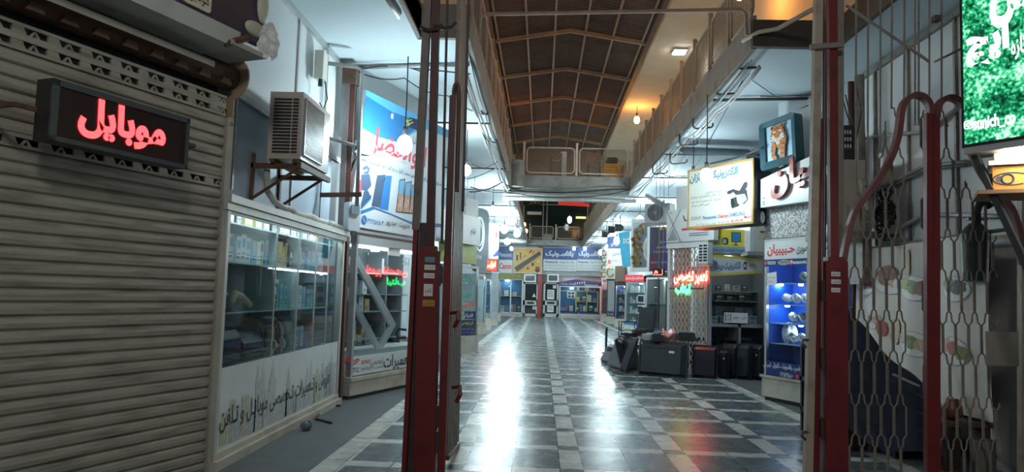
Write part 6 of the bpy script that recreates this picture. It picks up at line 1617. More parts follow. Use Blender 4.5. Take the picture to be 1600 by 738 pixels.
vt('۲۲۶۴۵۷۷  بازار رضا پلاک ۴۱', 1088, 348, 1140, 352, m_ink2); vt('MD  DVD  VHS', 1143, 343, 1161, 347, m_red, 0.02); vt('Mini DV', 1163, 337, 1174, 341, m_red, 0.02)
def pl(pts, m, y=-0.003): mb.use(m).face([loc(Mv, *p) for p in pts], y)
m_cam = mat('camera_print_black', (0.025, 0.03, 0.038), 0.4, var=0.2)
pl([(1163, 285), (1168, 284), (1168, 291), (1161, 304), (1155, 299)], m_cam); pl([(1137, 299), (1147, 295), (1149, 299), (1140, 304), (1136, 303)], m_cam, -0.0035)
pl([(1147, 296), (1155, 298), (1163, 302), (1161, 306), (1150, 305), (1146, 300)], m_cam, -0.004); pl([(1149, 305), (1164, 303), (1168, 312), (1162, 318), (1152, 318)], m_grey, -0.0045)
pl([(1160, 300), (1167, 296), (1169, 312), (1171, 307), (1170, 311), (1163, 319), (1158, 318)], m_cam, -0.0042); pl([(1142, 311), (1152, 307), (1157, 312), (1155, 322), (1144, 326), (1142, 318)], m_cam, -0.005)
pl([(1151, 306), (1155, 306), (1160, 314), (1157, 320), (1153, 318)], m_white, -0.0055); pl([(1142.5, 312), (1146, 310.5), (1148, 318), (1146, 325), (1143, 323)], m_dkglass, -0.006)
mb.use(m_grey).tube([(loc(Mv, 1149, 296)[0], -0.006, loc(Mv, 1149, 296)[1]), (loc(Mv, 1151, 289)[0], -0.006, loc(Mv, 1151, 289)[1]), (loc(Mv, 1155, 292)[0], -0.006, loc(Mv, 1155, 292)[1])], 0.006, 5)
mb.build('printed_face', None, t)
pipe('stay_rod', [onY(1110, 256, 9.9), onY(1160, 244, 9.4), onY(1190, 232, 9.0)], 0.012, m_dpipe, 'thin rod above the video camera sign box', 'rod')
MB().grid(lambda u, v: ((-0.55 + 1.2 * u), -0.1 + 0.5 * v, 0.22 * v), 2, 1).build('fabric_flap', mat('grey_flap', (0.30, 0.34, 0.38), 0.6), M=frame(onY(1120, 245, 11.5), (1, 0.1)), label='grey flap hanging behind the video camera sign box', cat='flap')

# ============================================================ RIGHT SIDE, NEAR: PHONE CASE WITH BLUE BACK
MH = frame((2.751, 9.244, 0), (0.42, -0.907))
WH = 1.5
zpl = cz(MH, 1225, 590); zst = cz(MH, 1225, 578 - 11); zgt = cz(MH, 1225, 416); zhs = cz(MH, 1225, 405); zsg = cz(MH, 1225, 376)
t = thing('display_case', 'glass display case with a bright blue back full of telephone handsets', 'display case', MH)
MB().box(-0.02, WH, -0.03, 0.5, 0.05, zpl).box(-0.04, WH, -0.05, 0.5, zpl - 0.03, zpl).build('plinth', m_stone, t)
MB().box(0, WH, 0.0, 0.45, 0, 0.05).build('kick_gap', m_dark, t)
m_blue = mat('vivid_blue_back', (0.01, 0.10, 0.52), 0.45, var=0.05)
MB().box(0, WH, 0.42, 0.45, zpl, zsg).box(0, 0.02, 0.02, 0.42, zpl, zsg).box(WH - 0.02, WH, 0.02, 0.42, zpl, zsg).box(0, WH, 0.02, 0.42, zhs, zhs + 0.02).build('carcass', m_blue, t)
MB().box(0, 0.03, -0.01, 0.03, zpl, zsg + 0.02).box(0, WH, -0.015, 0.02, zsg, zsg + 0.03).build('frame', m_alu, t)
MB().rect(0.03, WH, zst, zgt, 0.005).build('glass_pane', glass('hab_glass', (0.95, 0.98, 0.98)), t)
mb = MB().use(m_navy).box(0.0, WH, -0.008, 0.0, zpl, zst)
def ht(mb, txt, px0, px1, zc, hgt, m, bold=0.0, y=-0.010):
    a, b_ = cx(MH, px0, 470), cx(MH, px1, 470); mb.use(m).text(txt, a, b_, zc - hgt / 2, zc + hgt / 2, y, bold=bold)
zm = zpl + (zst - zpl) * 0.68
ht(mb, 'بیسیم و باسیم ، پاناسونیک ، تکنوتل ، تیپ تل', 1194, 1266, zm, 0.085, m_white, 0.03)
ht(mb, '۲۲۵۴۵۶۶', 1220, 1240, zm - 0.085, 0.055, m_white, 0.03); mb.use(m_brd).rect(cx(MH, 1244, 580), cx(MH, 1249, 580), zm - 0.11, zm - 0.06, -0.01)
mb.build('navy_lettered_strip', None, t)
mb = MB().use(m_navy).box(0, WH, -0.012, 0.0, zgt, zhs)
zq = (zgt + zhs) / 2; hq = (zhs - zgt) * 0.5
ht(mb, 'VIDION', 1200, 1213, zq, hq, m_white, 0.02, -0.014); ht(mb, 'Panasonic', 1237, 1262, zq, hq, m_white, 0.03, -0.014); ht(mb, 'TECHNOTEL', 1283, 1300, zq, hq, m_white, 0.02, -0.014)
mb.use(m_brd).rect(cx(MH, 1196, 410), cx(MH, 1199, 410), zq - hq * 0.5, zq + hq * 0.5, -0.014)
c = cx(MH, 1226, 410); mb.use(m_grey).disc(c, zq, 0.10, -0.014, 20, 0.033).use(m_navy).text('TipTel', c - 0.07, c + 0.07, zq - 0.015, zq + 0.018, -0.016, bold=0.02).use(m_brd).disc(c + 0.11, zq, 0.03, -0.0135, 14)
mb.build('brand_strip', None, t)
mb = MB().use(m_wsign).box(0, WH, -0.012, 0.0, zhs, zsg)
zq = (zhs + zsg) / 2; hq = (zsg - zhs)
ht(mb, 'حـبیبیان', 1200, 1243, zq, hq * 0.66, m_red, 0.035, -0.014); ht(mb, 'تصویری', 1246, 1266, zq - 0.01, hq * 0.5, m_inkb, 0.01, -0.014); ht(mb, 'صوتی', 1279, 1300, zq, hq * 0.5, m_inkb, 0.01, -0.014)
mb.build('white_name_board', None, t)
shH = [cz(MH, 1225, y) for y in (442, 476, 506, 538)]
for z in shH: MB().box(0.02, WH - 0.02, 0.05, 0.42, z - 0.012, z).build('shelf', mat('blue_glass_shelf', (0.25, 0.45, 0.60), 0.15, var=0), t)
m_blamp = emis('case_lamp_blue', (0.65, 0.82, 1.0), 50)
for k, (px, z) in enumerate(((1231, zhs), (1231, shH[0] - 0.013), (1200, shH[0] - 0.013), (1231, shH[2] - 0.013), (1210, shH[1] - 0.013))):
    MB().lathe([(0.03, 0), (0.025, -0.015)], (cx(MH, px, 470), 0.2, z - 0.001), 12).build('case_lamp', m_blamp, t)
x0 = cx(MH, 1197, 435); x1 = cx(MH, 1214, 435); z0 = cz(MH, 1205, 445); z1 = cz(MH, 1205, 425)
mb = MB().use(m_white).face([(x0, z0 - 0.01), (x1, z0), (x1 - 0.01, z1), (x0 + 0.005, z1 - 0.02)], -0.001).use(m_ink2).text('تعمیر تخصصی', x0 + 0.02, x1 - 0.02, z0 + 0.07, z0 + 0.10, -0.003).text('دستگاه', x0 + 0.04, x1 - 0.05, z0 + 0.03, z0 + 0.055, -0.003)
mb.build('paper_notice', None, t)
rnd = random.Random(61)
def handset(M, ln, m1, m2, label, group):
    t = thing('telephone_handset', label, 'telephone', M, group)
    MB().grid(lambda u, v: (0.055 * (1 - 0.25 * abs(2 * v - 1)) * cos(2 * pi * u) * min(1, 6 * v, 6 * (1 - v)) ** 0.5, (v - 0.5) * ln, 0.03 + 0.028 * sin(2 * pi * u) * min(1, 6 * v, 6 * (1 - v)) ** 0.5), 12, 9).build('body', m1, t, smooth=True)
    MB().box(-0.025, 0.025, -0.02 * ln, 0.3 * ln, 0.052, 0.062).build('display', m2, t)
    mb = MB()
    for a in range(3):
        for b_ in range(4): mb.box(-0.03 + a * 0.022, -0.016 + a * 0.022, -0.36 * ln + b_ * 0.02, -0.36 * ln + b_ * 0.02 + 0.013, 0.05, 0.06)
    mb.build('keypad', m2, t); return t
sets = ((0, [3, 7], 'top shelf', (0.48, 0.2)), (1, [0, 0, 0, 4, 5, 0], 'second shelf', (0.20, 0.145)), (2, [4, 4, 7, 4, 4], 'third shelf', (0.3, 0.16)), (3, [0, 0, 0, 0, 0, 0], 'fourth shelf', (0.30, 0.15)))
for si, cols, nm, (xa, st) in sets:
    for i, k in enumerate(cols):
        M = sh(MH, xa + i * st, 0.19, shH[si] + 0.055) @ Matrix.Rotation(radians(42), 4, 'X') @ Matrix.Rotation(radians(62 + rnd.uniform(-8, 8)), 4, 'Z')
        handset(M, 0.25, GM[k], GM[7] if k != 7 else GM[10], '%s handset lying on the %s of the blue case, %s from the left' % (GN[k], nm, ORD[i]), 'handsets on the %s of the blue case' % nm)
MB().grid(lambda u, v: (0.10 * cos(2 * pi * u) * sin(pi * v) * (1 + 0.25 * sin(6 * pi * u)), 0.08 * sin(2 * pi * u) * sin(pi * v), 0.115 + 0.11 * cos(pi * v) * (1 + 0.3 * sin(10 * pi * u))), 20, 10).build('plastic_bag', mat('clear_white_bag', (0.62, 0.66, 0.68), 0.25, var=0.15), M=sh(MH, 0.17, 0.22, shH[3] + 0.002), label='crumpled white plastic bag at the left end of the fourth blue case shelf', cat='bag')
goods(MH, 0.10, 1.1, 0.10, zpl + 0.05, 8, 0.14, 'on the floor of the blue case', rnd, [0, 4, 4, 5, 7, 0], wr=(0.08, 0.16), gap=0.02, hr=(0.5, 1))
MB().box(0.03, WH, 0.03, 0.41, zpl, zpl + 0.049).build('case_floor', m_sg, t)
# above the case: red strip, speckled stone slab, raised letter sign, framed tiger
zr0 = zsg + 0.031; zr1 = cz(MH, 1228, 371.5); zst1 = cz(MH, 1228, 323)
t = thing('stone_panel', 'grey speckled stone slab above the blue backed case', 'panel', sh(MH, 0, 0, zr0))
MB().box(0.0, WH, -0.01, 0.14, zr1 - zr0 + 0.002, zst1 - zr0).build('slab', speck('speckled_stone', (0.20, 0.20, 0.20), (0.52, 0.53, 0.52), 45, 0.5), t)
MB().box(-0.03, WH, -0.03, 0.16, 0.0, zr1 - zr0).build('red_ledge', mat('brown_red_strip', (0.30, 0.09, 0.06), 0.5), t)
struct(MB().box(0, WH + 0.3, 0.2, 0.3, zr0, 3.7), 'wall_right_sign', m_wallw, M=MH)
Ms = sh(MH, 0, -0.14, 0)
q = [loc(Ms, *p) for p in ((1188, 281), (1262, 246), (1262, 319.5), (1188, 320.5))]
xR = WH; zl_, zr_ = q[0][1], q[1][1] + (q[1][1] - q[0][1]) / (q[1][0] - q[0][0]) * (xR - q[1][0])
zbt = (q[2][1] + q[3][1]) / 2
t = thing('letter_sign', 'pale wedge shaped sign with big raised red Persian letters', 'sign', sh(MH, q[0][0], -0.14, zbt)); o = Vector((q[0][0], 0, zbt))
MB().prism([(0, 0), (xR - o.x, 0), (xR - o.x, zr_ - zbt), (0, zl_ - zbt)], 0.0, 0.14).build('panel', m_wsign, t)
m_letr = mat('red_letter_highlights', (0.34, 0.075, 0.07), 0.25, stain=(0.55, 0.45, 0.43), scale=5)  # pale tone puts highlights of the raised letters into the colour
T = text_mesh('حبیبیان', 0.03, 2)
vs, fs, bb = T
# only the closing letters stand clear of the posts; the word runs on behind them
xa, xb = loc(Ms, 1209, 290)[0] - o.x, loc(Ms, 1209, 290)[0] - o.x + 1.25
za, zb = loc(Ms, 1222, 314)[1] - zbt, loc(Ms, 1222, 276)[1] - zbt + 0.12
kx, kz = (xb - xa) / (bb[1] - bb[0]), (zb - za) / (bb[3] - bb[2])
bm = bmesh.new()
vv = [bm.verts.new((xa + (p[0] - bb[0]) * kx, -0.005, za + (p[1] - bb[2]) * kz + 0.22 * (p[0] - bb[0]) * kx)) for p in vs]
for f in fs:
    try: bm.faces.new([vv[i] for i in f])
    except ValueError: pass
r = bmesh.ops.extrude_face_region(bm, geom=bm.faces[:])
for e in r['geom']:
    if isinstance(e, bmesh.types.BMVert): e.co.y -= 0.045
bmesh.ops.recalc_face_normals(bm, faces=bm.faces[:])
me = bpy.data.meshes.new('raised_letters'); bm.to_mesh(me); bm.free(); me.materials.append(m_letr)
ob = bpy.data.objects.new('raised_letters', me); COL.objects.link(ob); ob.parent = t
mb = MB().use(m_ink2)
for k in range(4):
    for j in range(4):
        if (k * j + k) % 3: mb.rect(0.03 + 0.02 * k, 0.042 + 0.02 * k, 0.03 + 0.025 * j, 0.045 + 0.025 * j, -0.002)
mb.build('small_mark', None, t)
# tiger picture
q = [loc(Ms, *p) for p in ((1192, 193.7), (1247.5, 173.5), (1250, 251), (1192.5, 269))]
sl = atan2(((q[1][1] - q[0][1]) + (q[2][1] - q[3][1])) / 2, q[1][0] - q[0][0])
w = q[1][0] - q[0][0]; h = ((q[0][1] - q[3][1]) + (q[1][1] - q[2][1])) / 2
Mt = sh(MH, q[3][0], -0.15, q[3][1]) @ Matrix.Rotation(-sl, 4, 'Y')
t = thing('tiger_picture', 'painting of a walking tiger in a rounded teal frame', 'picture', Mt)
print('tiger', w, h, sl)
m_tf = mat('teal_frame', (0.018, 0.075, 0.10), 0.35, var=0.15)
fr = MB(); o_, i_ = rrect(0, w, 0, h, 0.05, 5), rrect(0.07, w - 0.07, 0.10, h - 0.06, 0.012, 5); n = len(o_)
v = [(x, -0.03, z) for x, z in o_] + [(x, -0.012, z) for x, z in i_] + [(x, 0.10, z) for x, z in o_] + [(x, 0.02, z) for x, z in i_]
f = []
for k in range(n):
    j = (k + 1) % n; f += [(k, j, n + j, n + k), (2 * n + k, k, j, 2 * n + j)[::-1] if 0 else (k, 2 * n + k, 2 * n + j, j), (n + k, n + j, 3 * n + j, 3 * n + k)]
fr.add(v, f).build('frame', m_tf, t)
MB().rbox(0.01, w - 0.01, 0.03, 0.10, 0.01, h - 0.01, 0.05, 5).build('back_board', m_tf, t)
m_sky = mat('picture_ice_blue', (0.32, 0.46, 0.56), 0.4, stain=(0.10, 0.30, 0.50), scale=5)
m_tig = mat('tiger_orange', (0.42, 0.16, 0.05), 0.45, var=0.25, scale=30); m_tw = mat('tiger_white', (0.58, 0.52, 0.45), 0.45, var=0.1)
mb = MB().use(m_sky).rect(0.06, w - 0.06, 0.09, h - 0.05, 0.018)
def tp(*pts): return [(0.07 + u * (w - 0.14), 0.10 + v * (h - 0.16)) for u, v in pts]
def te(u, v, ru, rv, m, y, n=18, rot=0.0):
    mb.use(m).face(tp(*[(u + ru * cos(q) * cos(rot) - rv * sin(q) * sin(rot), v + ru * cos(q) * sin(rot) + rv * sin(q) * cos(rot)) for q in [2 * pi * i / n for i in range(n)]]), y)
te(0.60, 0.52, 0.20, 0.30, m_tig, -0.008)
mb.use(m_tig).face(tp((0.30, 0.55), (0.22, 0.32), (0.24, 0.10), (0.32, -0.02), (0.44, 0.0), (0.42, 0.08), (0.36, 0.14), (0.42, 0.38)), -0.010)
mb.face(tp((0.52, 0.50), (0.56, 0.25), (0.54, 0.0), (0.46, -0.16), (0.50, -0.26), (0.66, -0.24), (0.70, -0.05), (0.74, 0.25), (0.78, 0.52)), -0.011)
te(0.31, 0.90, 0.07, 0.06, m_tig, -0.012); te(0.68, 0.90, 0.07, 0.06, m_tig, -0.012); te(0.31, 0.90, 0.04, 0.035, m_inkb, -0.0125); te(0.68, 0.90, 0.04, 0.035, m_inkb, -0.0125)
te(0.495, 0.70, 0.245, 0.24, m_tig, -0.014)
te(0.32, 0.60, 0.085, 0.10, m_tw, -0.015); te(0.67, 0.60, 0.085, 0.10, m_tw, -0.015); te(0.495, 0.535, 0.11, 0.075, m_tw, -0.016); te(0.495, 0.44, 0.07, 0.05, m_tw, -0.013)
te(0.39, 0.765, 0.05, 0.04, m_tw, -0.0155); te(0.60, 0.765, 0.05, 0.04, m_tw, -0.0155)
te(0.40, 0.725, 0.026, 0.018, m_inkb, -0.017); te(0.59, 0.725, 0.026, 0.018, m_inkb, -0.017)
mb.use(mat('tiger_nose', (0.35, 0.14, 0.10), 0.4)).face(tp((0.445, 0.605), (0.545, 0.605), (0.495, 0.555)), -0.018)
mb.use(m_inkb).face(tp((0.43, 0.535), (0.495, 0.515), (0.56, 0.535), (0.495, 0.50)), -0.018)
for u, v, ru, ro in ((0.495, 0.87, 0.05, 0.0), (0.44, 0.83, 0.04, 0.5), (0.55, 0.83, 0.04, -0.5), (0.27, 0.68, 0.05, -0.3), (0.72, 0.68, 0.05, 0.3), (0.26, 0.61, 0.05, -0.1), (0.73, 0.61, 0.05, 0.1), (0.30, 0.53, 0.05, 0.2), (0.69, 0.53, 0.05, -0.2), (0.29, 0.38, 0.05, 0.2), (0.28, 0.26, 0.05, 0.1), (0.30, 0.14, 0.05, 0.1), (0.70, 0.38, 0.06, -0.2), (0.66, 0.26, 0.06, -0.1), (0.64, 0.12, 0.06, 0.0), (0.61, -0.02, 0.06, 0.0), (0.59, -0.13, 0.05, 0.0)):
    te(u, v, ru, 0.011, m_inkb, -0.0175, 8, ro)
mb.build('painting', None, t)
pipe('wall_trim', [onY(1246, 172, 8.7), onY(1262, 165, 8.4)], 0.01, m_dpipe, 'thin dark trim rod right of the tiger picture', 'rod')
MB().grid(lambda u, v: (0.05 * cos(2 * pi * u) * sin(pi * v), 0.05 * sin(2 * pi * u) * sin(pi * v), 0.09 * cos(pi * v)), 10, 8).tube([(0, 0, 0.08), (0.12, 0.05, 0.12)], 0.02, 6).build('flood_lamp', m_white, M=Matrix.Translation(onY(1189, 340, 9.2)), smooth=True, label='small unlit white lamp at the left corner of the stone slab', cat='lamp')

# ============================================================ HEAP OF TELEVISION SHELLS
m_tv = mat('black_tv_plastic', (0.028, 0.034, 0.040), 0.38, var=0.25, scale=3)
m_tv2 = mat('black_tv_shine', (0.016, 0.018, 0.028), 0.3, var=0.25, scale=3)
m_tvm = mat('mauve_plastic', (0.10, 0.075, 0.105), 0.4, var=0.2)
def tv(px_l, py_l, px_r, py_r, py_top, label, tilt=8, m=m_tv, d=0.09, style=0, roll=0.0, lift=0.0):
    """back shell of a flat television leaning back; its foot line runs between two floor pixels"""
    a, b_ = onZ(px_l, py_l), onZ(px_r, py_r)
    M0 = frame(a, (b_.x - a.x, b_.y - a.y)); w = (b_ - a).length
    h = loc(M0, (px_l + px_r) / 2, py_top)[1] / max(cos(radians(tilt)), 0.6)
    M = M0 @ Matrix.Translation((0, 0, lift)) @ Matrix.Rotation(radians(-tilt), 4, 'X') @ Matrix.Rotation(radians(roll), 4, 'Y')
    t = thing('television_shell', label, 'television', M)
    MB().rbox(0, w, 0.0, 0.03, 0, h, 0.02).build('bezel', m, t)
    # tapered back
    o_, i_ = rrect(0.02, w - 0.02, 0.02, h - 0.02, 0.03), rrect(w * 0.1, w * 0.9, h * 0.1, h * 0.86, 0.02); n = len(o_)
    v = [(x, -0.001, z) for x, z in o_] + [(x, -d, z) for x, z in i_]
    f = [(k, (k + 1) % n, n + (k + 1) % n, n + k)[::-1] for k in range(n)] + [tuple(range(n, 2 * n))]
    mb = MB().add(v, [q[::-1] for q in f[:-1]] + [f[-1]])
    mb.build('back_shell', m, t)
    mb = MB()
    if style == 0:
        for k in range(9): mb.box(w * (0.15 + 0.078 * k), w * (0.19 + 0.078 * k), -d - 0.004, -d, h * 0.76, h * 0.80)
        mb.box(w * 0.14, w * 0.83, -d - 0.001, -d + 0.002, h * 0.745, h * 0.81)
        MB().rbox(w * 0.2, w * 0.36, -d - 0.006, -d, h * 0.64, h * 0.71, 0.012).build('socket_cover', m, t)
    elif style == 1:
        MB().rbox(w * 0.3, w * 0.7, -d - 0.03, -d, h * 0.55, h * 0.85, 0.02).box(w * 0.42, w * 0.62, -d - 0.04, -d - 0.03, h * 0.68, h * 0.78).build('rear_cover', m, t)
        mb.box(w * 0.19, w * 0.68, -d - 0.001, -d + 0.002, h * 0.89, h * 0.94)
        for k in range(3): mb.box(w * (0.2 + 0.2 * k), w * (0.26 + 0.2 * k), -d - 0.012, -d, h * 0.9, h * 0.93)
    else:
        mb.box(w * 0.19, w * 0.76, -d - 0.001, -d + 0.002, h * 0.59, h * 0.80)
        for k in range(6): mb.box(w * 0.2, w * 0.75, -d - 0.004, -d, h * (0.6 + 0.035 * k), h * (0.612 + 0.035 * k))
    mb.build('louvre', m_dark, t)
    if style == 0: MB().rect(w * 0.66, w * 0.77, h * 0.66, h * 0.72, -d - 0.002).build('label_sticker', m_white, t, label='small pale label')
    if style == 1: MB().box(w * 0.55, w * 0.62, -d - 0.05, -d - 0.03, h * 0.82, h * 0.88).build('bracket_clip', m_alu, t)
    if style == 2:
        mb = MB()
        for k in range(4): mb.lathe([(0.008, -0.006), (0.008, 0)], (w * 0.82, -d * 0.5, h * (0.25 + 0.1 * k)), 8, 'y')
        mb.build('socket_row', m_alu, t)
    return t
tv(996, 585.5, 1073, 592.5, 533, 'large black television back facing the aisle, with a small pale label', 7, style=0)
tv(950, 575, 976, 584, 525, 'dark television back leaning steeply left of the large labelled one', 20, style=1, roll=0, d=0.07)
tv(975, 583, 1001, 578, 530, 'thin black television edge squeezed between the leaning and the labelled ones', 16, m=m_tv2, style=2, d=0.05)
tv(938, 566, 960, 572, 540, 'small mauve grey shell at the left end of the heap', 28, m=m_tvm, style=2, d=0.05)
tv(1081, 590, 1121, 593, 540, 'black glossy television just right of the large labelled one', 4, m=m_tv2, style=2)
tv(1122, 591, 1138, 593, 546, 'narrow low black television in the middle of the heap', 3, m=m_tv2, style=0, d=0.06)
tv(1128, 590, 1152, 592.5, 537, 'taller black television behind the narrow low one', 3, m=m_tv2, style=2, d=0.05)
tv(1153, 592, 1173, 594.5, 537, 'black television with small sockets, second from the right end of the heap', 3, m=m_tv2, style=2)
tv(1173.5, 592, 1191, 595, 538, 'black television at the right end of the heap beside the blue case', 3, m=m_tv2, style=0, d=0.07)
# second row and things lying on top
tv(1015, 575, 1062, 577, 524, 'black television standing behind the large labelled one', 5, m=m_tv2, style=2, d=0.06)
tv(1064, 574, 1110, 576, 527, 'black television in the second row behind the glossy one', 5, m=m_tv2, style=0, d=0.06)
tv(1112, 574, 1150, 576, 528, 'black television in the second row below the paper notice', 5, m=m_tv2, style=0, d=0.06)
tv(1152, 575, 1190, 577, 530, 'black television in the second row at the shop frame', 5, m=m_tv2, style=2, d=0.06)
p = onY(1071, 527, 11.6)
t = thing('speaker_bar', 'black rounded speaker box lying on top of the televisions', 'speaker', frame((p.x, p.y, p.z), (1, 0)))
MB().rbox(-0.13, 0.13, -0.1, 0.1, -0.06, 0.075, 0.03).build('body', m_tv, t)
MB().rbox(-0.11, 0.08, -0.106, -0.1, -0.04, 0.05, 0.02).build('grille', m_dark, t)
def cloth(px, py, Y, w, h, m, label, name, cat, sd):
    p = onY(px, py, Y); rnd = random.Random(sd); a, b_ = rnd.uniform(0, 6), rnd.uniform(0, 6)
    return MB().grid(lambda u, v: ((u - 0.5) * w * (1 + 0.2 * sin(3 * v + a)), -0.15 * sin(pi * v) + 0.05 * sin(9 * u + b_), (0.5 - v) * h + 0.03 * sin(11 * u + a) + 0.02 * sin(7 * v * u + b_)), 14, 10).build(name, m, M=frame(p, (1, 0)), label=label, cat=cat)
cloth(1046, 524, 11.9, 0.22, 0.20, mat('pink_plastic', (0.70, 0.30, 0.30), 0.35, stain=(0.65, 0.52, 0.50), scale=9), 'crumpled pink plastic bag on top of the televisions', 'plastic_bag', 'bag', 1)
pipe('red_strip', [onY(994, 523, 12.3), onY(1009, 526, 12.2)], 0.02, m_brd, 'short red strip lying on the television heap', 'strip')
for i, (px, py, w, h, m, lab) in enumerate(((985, 526, 0.16, 0.12, m_tv2, 'black rounded shell piece behind the leaning television'), (1012, 526, 0.18, 0.08, m_grey, 'grey plastic casing on the heap right of the red strip'), (1025, 527, 0.14, 0.12, m_tv, 'black plastic part on the heap beside the pink bag'), (999, 519, 0.2, 0.07, m_dark, 'dark flat part on the heap behind the red strip'), (1100, 531, 0.35, 0.06, m_tv, 'long dark panel lying across the second row of televisions'), (1150, 535, 0.4, 0.05, m_tv2, 'dark panel lying before the electronics shop counter'))):
    p = onY(px, py, (12.3, 11.95, 11.55, 12.3, 12.3, 12.3)[i])
    MB().rbox(-w / 2, w / 2, -0.08, 0.08, -h / 2, h / 2, min(h, w) * 0.25).rbox(-w * 0.3, w * 0.25, -0.09, -0.08, -h * 0.3, h * 0.3, min(h, w) * 0.1).build('plastic_casing', m, M=frame(p, (1, 0.2 * (i - 2))), label=lab, cat='plastic part')
# wire rack and thin standing plate
p = onZ(981, 548)
t = thing('wire_rack', 'low black wire rack with pink and white papers at the far left of the heap', 'rack', frame(p, (1, 0.1)))
Yr = p.y; k = Yr / 1155
hh = (548 - 504) * k; ww = 0.18
mb = MB()
for s in (-1, 1):
    mb.tube([(s * ww, -0.1, 0), (s * ww, -0.1, hh * 0.9), (s * ww * 0.9, -0.1, hh), (-s * 0, -0.1, hh)], 0.012, 6).tube([(s * ww, 0.15, 0), (s * ww, 0.15, hh), (0, 0.15, hh)], 0.012, 6)
    for z in (0.35, 0.7): mb.bar((s * ww, -0.1, hh * z), (s * ww, 0.15, hh * z), 0.012)
for z in (0.35, 0.7):
    for q in range(5): mb.bar((-ww, -0.1 + 0.06 * q, hh * z), (ww, -0.1 + 0.06 * q, hh * z), 0.008)
mb.build('wire_frame', m_dark, t)
MB().box(-ww, ww, -0.115, -0.10, hh * 0.5, hh * 0.62).build('front_band', m_dark, t)
mb = MB()
for q in range(4): mb.box(-0.15 + 0.075 * q, -0.09 + 0.075 * q, -0.08, 0.1, hh * 0.71, hh * 0.71 + 0.03 + 0.02 * (q % 2))
mb.use(m_white); mb.build('paper_bundle', m_white, t)
MB().rbox(-0.15, 0.15, -0.09, 0.12, hh * 0.36, hh * 0.46, 0.02).build('pink_paper', MATS['pink_plastic'], t)
t = thing('thin_stand', 'narrow black upright plate standing on the floor left of the heap', 'stand', frame(onZ(947, 553), (1, 0.3)))
hh = (553 - 512) * onZ(947, 553).y / 1155
MB().prism([(-0.025, 0.02), (0.02, 0.02), (0.026, hh), (-0.018, hh - 0.03)], 0, 0.02).build('plate', m_dark, t)
MB().box(-0.05, 0.05, -0.08, 0.12, 0, 0.02).build('foot', m_dark, t)
t = thing('office_chair', 'dark chair standing before the red headed cabinet', 'chair', frame(onZ(1003, 545), (0.8, -0.6)))
MB().rbox(-0.22, 0.22, -0.2, 0.2, 0.40, 0.47, 0.03).build('seat', m_dark, t)
MB().extrude_x([(0.14, 0.47), (0.19, 0.47), (0.27, 0.95), (0.22, 0.96)], -0.2, 0.2).build('backrest', m_dark, t)
MB().lathe([(0.03, 0.06), (0.025, 0.40)], (0, 0, 0), 10).build('pedestal', m_dpipe, t)
for k in range(5):
    q = 2 * pi * k / 5
    MB().bar((0, 0, 0.07), (0.24 * cos(q), 0.24 * sin(q), 0.05), 0.035).lathe([(0.025, -0.02), (0.025, 0.02)], (0.24 * cos(q), 0.24 * sin(q), 0.025), 8, 'x').build('leg', m_dark, t)

# ============================================================ RIGHT GATE
GR = 5.1
org = onZ(1303, 745); org.z = 0
t = thing('folding_gate', 'red steel folding gate, right half, with honeycomb bars and arched tops', 'gate', Matrix.Translation(org))
m_gcream = mat('gate_cream_paint', (0.34, 0.29, 0.23), 0.5, stain=(0.20, 0.16, 0.125), scale=7, stain_amt=0.4)
m_gbar = mat('gate_bar_grey', (0.20, 0.185, 0.16), 0.5, stain=(0.12, 0.105, 0.09), scale=12, stain_amt=0.4)
m_gwine = mat('gate_wine_paint', (0.14, 0.010, 0.013), 0.45, stain=(0.06, 0.008, 0.010), scale=6, stain_amt=0.35)
m_garch = mat('gate_arch_paint', (0.15, 0.055, 0.055), 0.45, stain=(0.10, 0.03, 0.03), scale=6)
gbar('leaf_edge', (1262, 738), (1277, 60), 0.05, 0.06, m_gcream, GR, 0.0, 3.45)
gbar('red_stile', (1273, 738), (1278, 180), 0.05, 0.05, m_gwine, GR + 0.03, 0.0, onY(1278, 185, GR).z)
gbar('red_post', (1303, 738), (1300, 30), 0.055, 0.06, m_gwine, GR, 0.0, 3.45)
gbar('grey_post', (1312, 700), (1311, 30), 0.035, 0.04, m_gbar, GR + 0.08, onY(1312, 420, GR).z, 3.45)
for a, b_ in (((1284, 700), (1287, 60)), ((1287, 700), (1291, 60))): gbar('rod', a, b_, 0.012, 0.012, m_gdark, GR + 0.08, 0.1, 3.45)
zb_ = onY(1303, 409, GR).z
a, b_ = ext(gp(1303, 738, GR), gp(1303, 409, GR), 0.0, zb_)
lk = MB().bar(a, b_, 0.145, 0.11).box(b_.x - 0.055, b_.x + 0.055, b_.y - 0.05, b_.y + 0.05, b_.z - 0.001, b_.z + 0.03).build('lock_case', m_gwine, t)
Mx = frame((0, GR - 0.06, 0), (1, 0))
for (px0, py0, px1, py1, tt) in ((1299, 425, 1313, 432, 'کلیدسازی'), (1299, 437, 1314, 444, 'تعمیر درب'), (1299, 450, 1313, 457, 'نصب کرکره')):
    x0, x1, z0, z1 = bx(Mx, px0, py0, px1, py1)
    mb = MB().use(m_white).box(x0 - org.x, x1 - org.x, GR - 0.0595 - org.y, GR - 0.057 - org.y, z0, z1)
    mb.use(m_ink2).text(tt, x0 - org.x + 0.006, x1 - org.x - 0.006, z0 + 0.006, z1 - 0.006, GR - 0.0605 - org.y, bold=0.02)
    mb.build('sticker', None, lk)
for py in (455, 560, 668):
    p = gp(1285, py, GR); MB().box(p.x - 0.02, p.x + 0.02, p.y - 0.03, p.y + 0.05, p.z - 0.055, p.z + 0.055).lathe([(0.018, -0.07), (0.018, 0.07)], (p.x, p.y - 0.02, p.z), 10).build('hinge', m_gdark, t)
